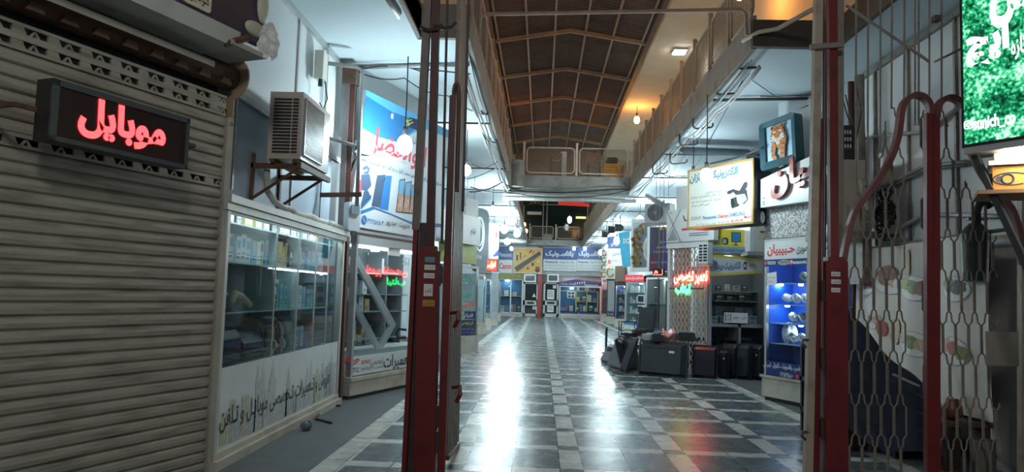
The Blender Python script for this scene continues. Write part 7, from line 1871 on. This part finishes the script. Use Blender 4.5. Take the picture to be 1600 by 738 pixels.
for py in (536, 680):
    p = gp(1259, py, GR - 0.02); MB().tube([p + Vector((0.02, 0, 0.02)), p + Vector((-0.02, -0.01, 0.02)), p + Vector((-0.03, -0.01, -0.01)), p + Vector((0.0, 0, -0.03))], 0.011, 6).build('hasp', m_gdark, t)
a, b_ = gp(1266, 74, GR - 0.05), gp(1318, 70, GR - 0.05)
MB().bar(a, b_, 0.03, 0.035).build('cross_strap', m_gbar, t)
# the two leaves
ZT = 3.45
def arch_pts(pts): return [gp(px, py, GR) for px, py in pts]
o3 = 1320; k3 = 1 / 3.07
left_c = [(1315, 420)] + [(o3 + x * k3, 140 + y * k3) for x, y in ((12, 700), (45, 590), (75, 545), (110, 498), (150, 445), (190, 385), (215, 338), (235, 290), (248, 245), (257, 200), (263, 155), (268, 115), (276, 80), (290, 55), (310, 38), (335, 28), (360, 30), (382, 42), (400, 65), (409, 95))] + [(1453.5, 180)]
mid = 1456.5
right_c = [(2 * mid - px + 3, py + (4 if py < 300 else 0)) for px, py in left_c]
def smooth(pts):
    out = []
    for i in range(len(pts) - 1):
        p0, p1, p2, p3 = pts[max(i - 1, 0)], pts[i], pts[i + 1], pts[min(i + 2, len(pts) - 1)]
        for s in range(3):
            u = s / 3
            out.append(0.5 * ((2 * p1) + (p2 - p0) * u + (2 * p0 - 5 * p1 + 4 * p2 - p3) * u * u + (3 * p1 - p0 - 3 * p2 + p3) * u ** 3))
    return out + [pts[-1]]
LC, RC = smooth(arch_pts(left_c)), smooth(arch_pts(right_c))
def flat_arch(pts, name, m):
    mb = MB(); w = 0.018
    v = []; f = []
    for i, p in enumerate(pts):
        tt = (pts[min(i + 1, len(pts) - 1)] - pts[max(i - 1, 0)]).normalized(); nn = Vector((-tt.z, 0, tt.x)) * w
        v += [p + nn + Vector((0, -0.03, 0)), p - nn + Vector((0, -0.03, 0)), p - nn + Vector((0, 0.03, 0)), p + nn + Vector((0, 0.03, 0))]
    for i in range(len(pts) - 1):
        for j in range(4): f.append((4 * i + j, 4 * i + (j + 1) % 4, 4 * i + 4 + (j + 1) % 4, 4 * i + 4 + j))
    f += [(0, 1, 2, 3), tuple(4 * (len(pts) - 1) + j for j in range(4))]
    return mb.add(v, f).build(name, m, t)
flat_arch(LC, 'arched_edge', m_garch); flat_arch(RC, 'arched_edge', m_garch)
zm = gp(1450, 182, GR).z
for p0, p1 in (((1451, 738), (1450.5, 182)), ((1461.5, 738), (1460.5, 182))): gbar('middle_post', p0, p1, 0.045, 0.05, m_gwine, GR, 0.0, onY(1450, 178, GR).z)
gbar('end_post', (1597, 738), (1597, 360), 0.035, 0.05, m_gcream, GR + 0.02, 0.0, 3.0)
def top_z(curve, x):
    best = None
    for a, b_ in zip(curve[:-1], curve[1:]):
        lo, hi = sorted((a.x, b_.x))
        if lo <= x <= hi and hi - lo > 1e-6:
            z = a.z + (b_.z - a.z) * (x - a.x) / (b_.x - a.x); best = z if best is None else max(best, z)
    return best
P = 19.9 * GR / 1155; RZ_ = 66.0 * GR / 1155
zrow0 = gp(1445, 703, GR).z - 2 * RZ_
def wire(xk, sgn, curve, xmin, xmax):
    """one bent wire: runs straight between rows, jogs half a pitch at each row, alternating"""
    pts = []; j = 0; z = zrow0
    s = 0.0045 * sgn
    off = 0.0
    while z < 3.0:
        x = xk + off
        za, zb2 = z + 0.05, z + RZ_ - 0.05
        if za < 0.035 < zb2: za = 0.035
        pts += [(x + s, za), (x + s, zb2)]
        d = sgn * P / 2 * (1 if j % 2 == 0 else -1)
        pts += [(x + s + d * 0.42, zb2 + 0.022), (x + s + d * 0.5, zb2 + 0.05), (x + s + d * 0.58, zb2 + 0.078)]
        off += d; s = -s if False else s; z += RZ_; j += 1
    out = []; seg = []
    for (x, z) in pts:
        tz = top_z(curve, x)
        ok = tz is not None and z < tz - 0.005 and xmin < x < xmax and z > 0.03
        if ok: seg.append(Vector((x, 0, z)))
        else:
            if not ok and seg and tz is not None and z >= tz - 0.005: seg.append(Vector((x, 0, tz))) if abs(seg[-1].x - x) < 0.02 else None
            if len(seg) > 1: out.append(seg)
            seg = []
    if len(seg) > 1: out.append(seg)
    return out
for curve, xa, xb in ((LC, gp(1322, 600, GR).x, gp(1441, 600, GR).x), (RC, gp(1466, 600, GR).x, gp(1592, 600, GR).x)):
    n = int((xb - xa) / P) + 2
    for i in range(n):
        xk = xa + (i - 0.25) * P; mb = MB()
        for sgn in (1, -1):
            for seg in wire(xk, sgn, curve, xa - 0.01, xb + 0.01): mb.tube(seg, 0.0062, 5)
        if mb.v: mb.build('honeycomb_bar', m_gbar, t)
for px in (1336, 1357.5, 1377, 1397.5, 1416.5, 1437, 1454.5, 1460.5, 1478, 1498):
    x = gp(px, 100, GR).x
    zt1 = top_z(LC if px < 1456 else RC, x)
    if zt1 is None: zt1 = zm
    a = Vector((x, 0.0, zt1 - 0.01)); MB().tube([a, Vector((x + 0.012, 0.0, ZT))], 0.0075, 6).build('upright_bar', m_gbar, t)
for p0, p1 in (((1322, 8), (1453, 97)), ((1460, 97), (1507, 74))): MB().bar(gp(*p0, GR - 0.02), gp(*p1, GR - 0.02), 0.015).build('brace', m_gbar, t)
p = gp(1462, 30, GR - 0.03); MB().box(p.x - 0.022, p.x + 0.022, p.y - 0.03, p.y + 0.02, p.z - 0.02, p.z + 0.02).build('clamp', m_gdark, t)
Mx = frame((0, GR - 0.03, 0), (1, 0)); x0, x1, z0, z1 = bx(Mx, 1541, 519, 1591, 572)
MB().box(x0 - org.x, x1 - org.x, GR - 0.035 - org.y, GR - 0.02 - org.y, z0, z1).lathe([(0.012, -0.006), (0.012, 0)], ((x0 + x1) / 2 - org.x, GR - 0.036 - org.y, (z0 + z1) / 2), 10, 'y').build('lock_plate', mat('grey_olive_plate', (0.23, 0.22, 0.18), 0.5, var=0.15), t)

# ============================================================ BEHIND THE RIGHT GATE
m_pl = mat('dull_white_panel', (0.52, 0.52, 0.51), 0.6, var=0.12, scale=2)
struct(MB().box(3.43, 3.5, 3.6, 8.0, 0, 3.75), 'wall_right_near', m_pl)
struct(MB().box(3.40, 3.5, 8.0, 8.06, 0, 3.7), 'wall_right_return', m_pl)
mb = MB()
for y in (7.7, 7.0, 6.2, 5.4): mb.box(3.405, 3.43, y, y + 0.03, 1.8, 3.7)
mb.box(3.39, 3.43, 3.6, 8.0, 3.62, 3.68)
struct(mb, 'trim_7', m_gbar)
def onW(px, py): return onX(px, py, 3.38)
pipe('conduit_pipe', [onW(1348, 216), onW(1444, 206), onW(1502, 166)], 0.02, m_pipe, 'upper grey conduit kinking upwards on the wall behind the right gate', 'pipe')
pipe('conduit_pipe', [onW(1359, 303), onW(1444, 260), onW(1510, 253)], 0.02, m_pipe, 'middle grey conduit on the wall behind the right gate', 'pipe')
pipe('conduit_pipe', [onW(1359, 308), onW(1444, 266), onW(1510, 258)], 0.012, m_gbar, 'thin conduit just under the middle grey one', 'pipe')
pipe('conduit_pipe', [onW(1408, 357), onW(1444, 335), onW(1520, 337), onW(1596, 340)], 0.02, m_pipe, 'lowest grey conduit just above the food banner', 'pipe')
pipe('steel_post', [onX(1330, 128, 3.2), onX(1331, 250, 3.2)], 0.035, MATS['old_red_steel'], 'short red steel post beside the meter strip', 'post')
pipe('steel_post', [onX(1343, 118, 3.25), onX(1345, 300, 3.25)], 0.05, m_gbar, 'dark grey post beside the short red one', 'post')
for i, (p0, p1) in enumerate((((1316, 150), (1328, 240)), ((1321, 148), (1333, 245)), ((1338, 130), (1337, 220)))):
    a, b_ = onX(*p0, 3.1), onX(*p1, 3.1)
    cable([a, a.lerp(b_, 0.5) + Vector((0.05, 0, 0)), b_], 'loose cable hanging to the meter strip, %s from the left' % ORD[i], 0.007, 0.03, 'cables at the meter strip')
M = frame(onY(1303, 250, 7.4), (1, 0)); x1, z1 = loc(M, 1334, 196)
t = thing('meter_strip', 'black strip of electric meters with white terminals above the beige unit', 'meter', M)
MB().box(0, x1, 0, 0.08, 0, z1).build('housing', m_dark, t)
mb = MB()
for i in range(4):
    for j in range(3): mb.box(x1 * 0.4 + 0.026 * i, x1 * 0.4 + 0.026 * i + 0.012, -0.006, 0.001, z1 * (0.35 + 0.2 * j), z1 * (0.45 + 0.2 * j))
mb.build('terminal_block', m_white, t)
# beige outdoor unit
M = frame(onY(1313, 361, 7.2), (1, 0)); x1, z1 = loc(M, 1352, 250)
t = thing('outdoor_unit', 'large beige outdoor unit seen from its side behind the right gate', 'air conditioner', M)
m_bei = mat('beige_unit_dull', (0.42, 0.37, 0.31), 0.5, var=0.1)
MB().box(0.012, x1, 0, 0.75, 0, z1).build('casing', m_bei, t)
MB().box(-0.004, 0.012, 0, 0.75, 0, z1).build('front_panel', m_acw, t)
mb = MB()
for r in (0.26, 0.22, 0.18, 0.14, 0.1, 0.06): mb.tube([(-0.02, 0.37 + r * cos(a), z1 / 2 + r * sin(a)) for a in [2 * pi * i / 24 for i in range(24)]], 0.005, 4, closed=True)
mb.build('fan_guard', m_dpipe, t)
MB().lathe([(0.26, -0.006), (0.26, -0.0045)], (0, 0.37, z1 / 2), 28, 'x').build('fan_opening', m_dark, t)
MB().box(x1 * 0.62, x1 * 0.95, -0.02, 0.0, z1 * 0.72, z1 * 0.86).tube([(x1 * 0.75, -0.02, z1 * 0.72), (x1 * 0.9, -0.03, z1 * 0.5), (x1 * 1.05, -0.02, z1 * 0.3)], 0.03, 7).build('valve_cover', m_bei, t)
MB().box(-0.05, x1 + 0.08, -0.05, 0.8, -0.05, -0.002).box(0.25, 0.33, 0.1, 0.7, -0.5, -0.05).build('bracket', m_gbar, t)
pipe('bracket_rail', [onY(1286, 375, 7.0), onY(1320, 372, 6.9), onX(1400, 368, 3.42)], 0.02, m_gbar, 'rusty rail below the beige outdoor unit', 'bar')
# coil of black cables
mb = MB(); rnd = random.Random(77); p = onX(1383, 330, 3.25)
for k in range(11):
    cx_, cz_, r = rnd.uniform(-0.12, 0.12), rnd.uniform(-0.12, 0.12), rnd.uniform(0.06, 0.16)
    mb.tube([(0.04 * rnd.uniform(-1, 1), cx_ + r * cos(a) * 0.7, cz_ + r * 1.3 * sin(a)) for a in [2 * pi * i / 14 * 0.9 for i in range(15)]], 0.012, 5)
mb.build('cable_coil', m_black, M=Matrix.Translation(p), label='tangle of thick black cables hanging above the food banner', cat='cable')
# food banner: hanging cloth with printed plates
XB = 3.22
a_, b2 = onX(1334, 385, XB), onX(1541, 350, XB)
MBa = frame((XB, a_.y, 0), (0, -1)); WB = a_.y - b2.y
zt_, zbm = 1.74, 0.42
print('foodbanner', WB, a_.y, b2.y)
m_cl = mat('pale_banner_cloth', (0.56, 0.52, 0.46), 0.6, var=0.1, scale=3)
def cl(u, v): return (u * WB, 0.02 * sin(u * 21) + 0.015 * sin(u * 9 + v * 4), zbm + (zt_ - zbm) * (v + 0.03 * (1 - v) * sin(u * 5)))
mb = MB().use(m_cl).grid(cl, 60, 20)
def pr(u, v, ru, rv, m, d, n=14, jit=0.0, sd=0):
    rnd = random.Random(sd + int(u * 999)); mb.use(m)
    ps = []
    for i in range(n):
        q = 1 + jit * rnd.uniform(-1, 1); uu, vv = u + ru * q * cos(2 * pi * i / n), v + rv * q * sin(2 * pi * i / n)
        x, y, z = cl(uu, vv); ps.append((x, y - d, z))
    c = cl(u, v); mb.add(ps + [(c[0], c[1] - d, c[2])], [(i, (i + 1) % n, n)[::-1] for i in range(n)])
m_plate = mat('print_plate', (0.60, 0.58, 0.55), 0.5, var=0.05); m_rim = mat('print_plate_rim', (0.30, 0.28, 0.26), 0.5, var=0.05)
FD = [mat('print_' + n, c, 0.5, var=0.3, scale=25) for n, c in (('meat', (0.22, 0.10, 0.07)), ('bread', (0.48, 0.32, 0.18)), ('salad', (0.16, 0.20, 0.06)), ('tomato', (0.40, 0.07, 0.04)), ('oil', (0.38, 0.32, 0.05)), ('shrimp', (0.52, 0.34, 0.26)), ('dark_jar', (0.07, 0.06, 0.06)))]
def mpx(px, py):
    q = onX(px, py, XB); return (a_.y - q.y) / WB, (q.z - zbm) / (zt_ - zbm)
for px, py, rx, fo in ((1356, 448, 19, (0, 3)), (1391, 446, 20, (0, 5)), (1428, 452, 24, (4, 2, 0)), (1496, 450, 24, (2, 6)), (1368, 505, 15, (0, 5)), (1430, 540, 24, (5, 2, 1)), (1492, 545, 26, (1, 3, 2))):
    u, v = mpx(px, py); ru = abs(mpx(px + rx, py)[0] - u); rv = abs(mpx(px, py + rx * 0.85)[1] - v)
    pr(u, v, ru, rv, m_rim, 0.006, 18); pr(u, v, ru * 0.93, rv * 0.93, m_plate, 0.007, 18)
    for i, fk in enumerate(fo): pr(u + ru * 0.35 * (i - (len(fo) - 1) / 2) * 1.6, v + rv * (0.30 - 0.15 * i), ru * 0.45, rv * 0.5, FD[fk], 0.009 + 0.001 * i, 12, 0.25, i)
for px, py, rx, ry, fk in ((1388, 428, 12, 12, 0), (1352, 437, 6, 16, 6), (1421, 412, 3.5, 20, 4), (1382, 517, 7, 13, 3), (1400, 522, 9, 22, 1), (1422, 396, 2.5, 6, 6)):
    u, v = mpx(px, py); pr(u, v, abs(mpx(px + rx, py)[0] - u), abs(mpx(px, py + ry)[1] - v), FD[fk], 0.012, 14, 0.12)
mb.build('food_banner', None, M=MBa, label='pale cloth banner printed with plates of food behind the right gate', cat='banner')
pipe('banner_pole', [onX(1336, 380, 3.18), onX(1334, 505, 3.18)], 0.02, MATS['old_red_steel'], 'red pole at the left edge of the food banner', 'pole')
pipe('banner_rod', [(3.3, a_.y + 0.05, zt_ + 0.02), (3.3, b2.y - 0.1, zt_ + 0.02)], 0.015, m_gbar, 'rod from which the food banner hangs', 'rod')
# dark tarpaulin over a stall, sloping down to the right
m_tarp = mat('navy_tarpaulin', (0.018, 0.026, 0.045), 0.32, var=0.3, scale=6, bump=0.2)
T0, T1 = onY(1321, 489, 6.3), onY(1452, 612, 5.75)
def tarp(u, v):
    p = T0.lerp(T1, u); fold = 0.035 * sin(v * 26 + u * 6) * (0.3 + v)
    return (p.x - 0.10 * v + fold * 0.6 - 0.35 * v * (1 - u), p.y - 0.45 * v + 0.0, max(0.02, p.z + 0.03 * sin(u * 9) - v * p.z * 0.75 + fold * 0.5))
MB().grid(tarp, 40, 30).build('tarpaulin', m_tarp, smooth=True, label='dark blue tarpaulin draped over a stall, sloping down to the right', cat='tarpaulin')
t = thing('covered_stall', 'dark stall under the blue tarpaulin behind the right gate', 'stall', Matrix.Translation((2.75, 6.6, 0)))
m_crate = mat('brown_crate_dull', (0.10, 0.065, 0.05), 0.6, var=0.3)
mb = MB()
for sx in (-0.25, 0.5):
    for sy in (-0.1, 0.6): mb.box(sx - 0.02, sx + 0.02, sy - 0.02, sy + 0.02, 0, 0.8 if sx < 0 else 0.5)
mb.box(-0.27, 0.52, -0.12, 0.62, 0.18, 0.22).box(-0.27, 0.52, -0.12, 0.62, 0.46, 0.50)
mb.build('frame', m_dark, t)
for i, (x, y, z, w, h, m, lab) in enumerate(((2.55, 6.45, 0.001, 0.34, 0.24, m_crate, 'brown carton at the foot of the covered stall, nearest the gate post'), (2.95, 6.2, 0.001, 0.36, 0.30, m_dark, 'black carton on the floor right of the brown one'), (2.62, 6.3, 0.26, 0.25, 0.14, mat('dusty_blue_box', (0.05, 0.09, 0.12), 0.5), 'dusty blue box on top of the brown carton'), (3.02, 5.75, 0.001, 0.2, 0.34, m_crate, 'tall brown carton under the middle of the food banner'), (3.2, 5.55, 0.001, 0.16, 0.25, mat('grey_carton', (0.17, 0.15, 0.14), 0.6), 'grey carton on the floor near the lock plate'))):
    MB().box(-w / 2, w / 2, -w * 0.4, w * 0.4, 0, h).box(-w / 2, w / 2, -0.005, 0.005, h, h + 0.003).box(-w / 2 - 0.004, w / 2 + 0.004, -w * 0.4 - 0.004, -w * 0.4, h * 0.45, h * 0.55).build('carton', m, M=Matrix.Translation((x, y, z)) @ Matrix.Rotation(0.2 * i, 4, 'Z'), label=lab, cat='carton')
p = onY(1487, 618, 5.75)
MB().lathe([(0.03, 0), (0.075, 0.03), (0.07, 0.1), (0.05, 0.13), (0.05, 0.15)], (0, 0, 0), 16).build('clay_pot', mat('dark_red_clay', (0.16, 0.05, 0.035), 0.4), M=Matrix.Translation((p.x, p.y, 0.36)), smooth=True, label='dark red pot on a shelf under the food banner', cat='pot')
MB().box(-0.2, 0.2, -0.12, 0.12, 0.32, 0.355).box(-0.19, -0.16, -0.1, 0.1, 0, 0.32).box(0.16, 0.19, -0.1, 0.1, 0, 0.32).build('low_shelf', m_crate, M=Matrix.Translation((p.x + 0.03, p.y, 0)), label='low brown shelf carrying the dark red pot', cat='shelf')
p = onY(1440, 590, 5.6)
MB().bar(onY(1395, 585, 5.62) - p, onY(1437, 604, 5.5) - p, 0.03, 0.012).build('loose_slat', m_pipe, M=Matrix.Translation(p), label='pale loose slat leaning across the tarpaulin', cat='slat')
# drinks fridge with blue posters at the far right
M = frame(onY(1545, 700, 5.9), (1, 0)); M.translation.z = 0
x1 = cx(M, 1600, 480); z1 = cz(M, 1570, 372)
x1 = min(x1, 3.40 - M.translation.x)
t = thing('poster_board', 'dark cabinet with a pale blue printed poster at the right edge behind the gate', 'cabinet', M)
MB().box(0, x1, 0.02, 0.4, 0, z1).build('carcass', m_dark, t)
mb = MB().use(mat('poster_blue', (0.10, 0.27, 0.42), 0.4, stain=(0.40, 0.46, 0.48), scale=9)).rect(x1 * 0.25, x1 * 0.62, cz(M, 1560, 540), cz(M, 1560, 440), 0.012).rect(x1 * 0.7, x1 * 0.98, cz(M, 1560, 530), cz(M, 1560, 432), 0.012)
mb.build('poster', None, t)
mb = MB()
for x in (0, x1 * 0.64, x1 * 0.98): mb.box(x, x + 0.02, -0.01, 0.02, 0, z1)
for z in (0.25, 0.45, z1 - 0.04): mb.box(0, x1, -0.02, 0.02, z, z + 0.025)
mb.build('frame', m_gbar, t)
p = onY(1537, 345, 5.6)
t = thing('water_tap', 'dark bent pipe with a tap standing behind the right gate', 'tap', Matrix.Translation(p))
MB().tube([(-0.05, 0, -0.12), (-0.05, 0, 0.06), (-0.03, 0, 0.12), (0.02, 0, 0.14), (0.05, 0, 0.10)], 0.028, 8).build('pipe', m_dark, t, smooth=True)
MB().lathe([(0.09, -0.45), (0.1, -0.1), (0.07, -0.05), (0.04, -0.02)], (-0.05, 0.02, 0), 14).build('body', mat('dark_green_metal', (0.05, 0.06, 0.05), 0.4, metal=0.4), t)
MB().box(-0.12, 0.02, -0.02, 0.02, 0.0, 0.02).build('handle', m_gbar, t)

# ============================================================ GREEN SCREEN AND DISPENSER AT THE RIGHT EDGE
A = onY(1506, 228, 4.4); DSr = (0.54, -0.84)
M = frame((A.x, A.y, A.z), DSr)
WS, HS = 0.80, 1.30
t = thing('advert_screen', 'large lit green leaf advertising screen with white Persian letters', 'screen', M)
MB().box(-0.012, WS + 0.01, 0.003, 0.12, -0.012, HS + 0.01).build('housing', MATS['black_housing'], t)
def leaf_mat():
    m, nt, b = nodes_of('green_leaf_picture'); N, L = nt.nodes, nt.links
    tc = N.new('ShaderNodeTexCoord')
    v1 = N.new('ShaderNodeTexVoronoi'); v1.inputs['Scale'].default_value = 55; L.new(tc.outputs['Object'], v1.inputs['Vector'])
    n1 = N.new('ShaderNodeTexNoise'); n1.inputs['Scale'].default_value = 7; n1.inputs['Detail'].default_value = 6; L.new(tc.outputs['Object'], n1.inputs['Vector'])
    n2 = N.new('ShaderNodeTexNoise'); n2.inputs['Scale'].default_value = 45; n2.inputs['Detail'].default_value = 4; L.new(tc.outputs['Object'], n2.inputs['Vector'])
    a = N.new('ShaderNodeMath'); a.operation = 'MULTIPLY_ADD'; L.new(n1.outputs['Fac'], a.inputs[0]); a.inputs[1].default_value = 1.3; a.inputs[2].default_value = -0.42
    c = N.new('ShaderNodeMath'); c.operation = 'MULTIPLY_ADD'; L.new(n2.outputs['Fac'], c.inputs[0]); c.inputs[1].default_value = 1.1; L.new(a.outputs[0], c.inputs[2])
    d = N.new('ShaderNodeMath'); d.operation = 'MULTIPLY_ADD'; L.new(v1.outputs['Distance'], d.inputs[0]); d.inputs[1].default_value = -0.35; L.new(c.outputs[0], d.inputs[2])
    r = N.new('ShaderNodeValToRGB'); e = r.color_ramp.elements
    e[0].position, e[0].color = 0.28, (0.0, 0.012, 0.006, 1); e[1].position, e[1].color = 0.86, (0.45, 0.85, 0.55, 1)
    for pos, col in ((0.45, (0.0, 0.09, 0.035, 1)), (0.6, (0.01, 0.28, 0.11, 1)), (0.72, (0.07, 0.50, 0.24, 1))):
        q = e.new(pos); q.color = col
    L.new(d.outputs[0], r.inputs[0]); L.new(r.outputs[0], b.inputs['Emission Color'])
    b.inputs['Emission Strength'].default_value = 1.0; b.inputs['Base Color'].default_value = (0.01, 0.02, 0.015, 1); b.inputs['Roughness'].default_value = 0.3
    return m
MB().rect(0.004, WS, 0.006, HS, 0.0).build('leaf_picture', leaf_mat(), t)
m_sw = emis('screen_white', (1, 1, 1), 1.3)
def st(name, txt, px0, py0, px1, py1, bold=0.0, res=3):
    a, b_ = loc(M, px0, (py0 + py1) / 2)[0], loc(M, px1, (py0 + py1) / 2)[0]; c, d = loc(M, (px0 + px1) / 2, py1)[1], loc(M, (px0 + px1) / 2, py0)[1]
    return MB().text(txt, a, b_, c, d, -0.002, bold=bold, res=res).build(name, m_sw, t)
st('lit_letters', 'سن', 1546, -45, 1632, 36, 0.05); st('lit_letters', 'ایچ', 1509, 34, 1577, 106, 0.05)
st('small_letters', 'تازه', 1580, 55, 1604, 92, 0.02); st('handle_text', 'sunich_co', 1521, 178, 1587, 201, 0.03)
a, b_ = loc(M, 1507.5, 203), loc(M, 1519.5, 187)
mb = MB(); cxm, czm = (a[0] + b_[0]) / 2, (a[1] + b_[1]) / 2; rr = abs(b_[0] - a[0]) / 2
mb.tube([(x, -0.002, z) for x, z in rrect(cxm - rr, cxm + rr, czm - rr, czm + rr, rr * 0.45, 4)], 0.0035, 5, closed=True)
mb.tube([(cxm + rr * 0.5 * cos(q), -0.002, czm + rr * 0.5 * sin(q)) for q in [2 * pi * i / 16 for i in range(16)]], 0.003, 5, closed=True).disc(cxm + rr * 0.58, czm + rr * 0.58, 0.003, -0.003, 8)
mb.build('camera_mark', m_sw, t)
MB().box(0.0, WS, 0.0, 0.2, -0.05, -0.013).build('light_box', m_grey, t)
MB().box(WS * 0.25, WS * 0.62, 0.03, 0.12, -0.062, -0.051).build('lit_tube', emis('screen_lamp', (1.0, 0.95, 0.85), 30), t)
MB().bar((0.02, 0.08, -0.05), (0.42, 0.08, -1.05), 0.035, 0.035).build('diagonal_strut', m_dark, t)
MB().box(0.36, 0.40, 0.12, 0.16, -1.9, -0.05).build('post', m_gbar, t)
# dispenser with a cream domed lid
p = onY(1545, 298, 4.35)
Md = frame((p.x, p.y, p.z), (0.9, -0.43)); 
x1 = loc(Md, 1622, 296)[0]; zb1 = loc(Md, 1570, 258)[1]; zt1 = loc(Md, 1590, 229)[1]
t = thing('snack_dispenser', 'orange yellow counter box with a cream domed lid under the green screen', 'dispenser', Md)
m_ob = mat('orange_yellow_box', (0.50, 0.23, 0.03), 0.45, stain=(0.38, 0.15, 0.02), scale=4)
MB().box(0.02, x1, 0, 0.28, 0.004, zb1).build('body', m_ob, t)
m_lid = mat('cream_lid', (0.72, 0.66, 0.54), 0.4, var=0.05)
MB().extrude_x([(-0.02, zb1), (-0.02, zb1 + 0.022), (0.04, zt1 - 0.01), (0.09, zt1), (0.19, zt1), (0.24, zt1 - 0.01), (0.30, zb1 + 0.022), (0.30, zb1)], 0.03, x1).prism([(0.0, zb1), (x1, zb1), (x1, zb1 + 0.025), (0.0, zb1 + 0.025)], -0.024, 0.304).build('domed_lid', m_lid, t)
mb = MB().use(m_ink2); cxm, czm = x1 * 0.48, zb1 * 0.45
mb.tube([(cxm + 0.09 * cos(q), -0.001, czm + 0.035 * sin(q)) for q in [2 * pi * i / 18 * 0.85 for i in range(19)]], 0.004, 4).tube([(cxm - 0.02 + 0.028 * cos(q), -0.001, czm + 0.028 * sin(q)) for q in [2 * pi * i / 16 for i in range(17)]], 0.006, 4).disc(cxm - 0.06, czm, 0.018, -0.0015, 12)
mb.build('printed_mark', None, t)
MB().box(-0.02, 0.02, 0.02, 0.08, zb1 * 0.45, zb1 * 0.7).build('knob', m_dark, t)
t2 = thing('counter_shelf', 'brown wooden shelf board on a grey leg under the orange yellow box', 'shelf', sh(Md, 0, 0, -0.025))
MB().box(-0.06, x1 + 0.1, -0.06, 0.32, 0.0, 0.022).build('board', mat('brown_shelf_wood', (0.26, 0.14, 0.07), 0.5, var=0.3, scale=8), t2)
MB().box(0.26, 0.31, 0.05, 0.10, -1.80, 0.0).box(0.255, 0.315, 0.03, 0.12, -Md.translation.z + 0.026, -Md.translation.z + 0.05).build('leg', m_gbar, t2)
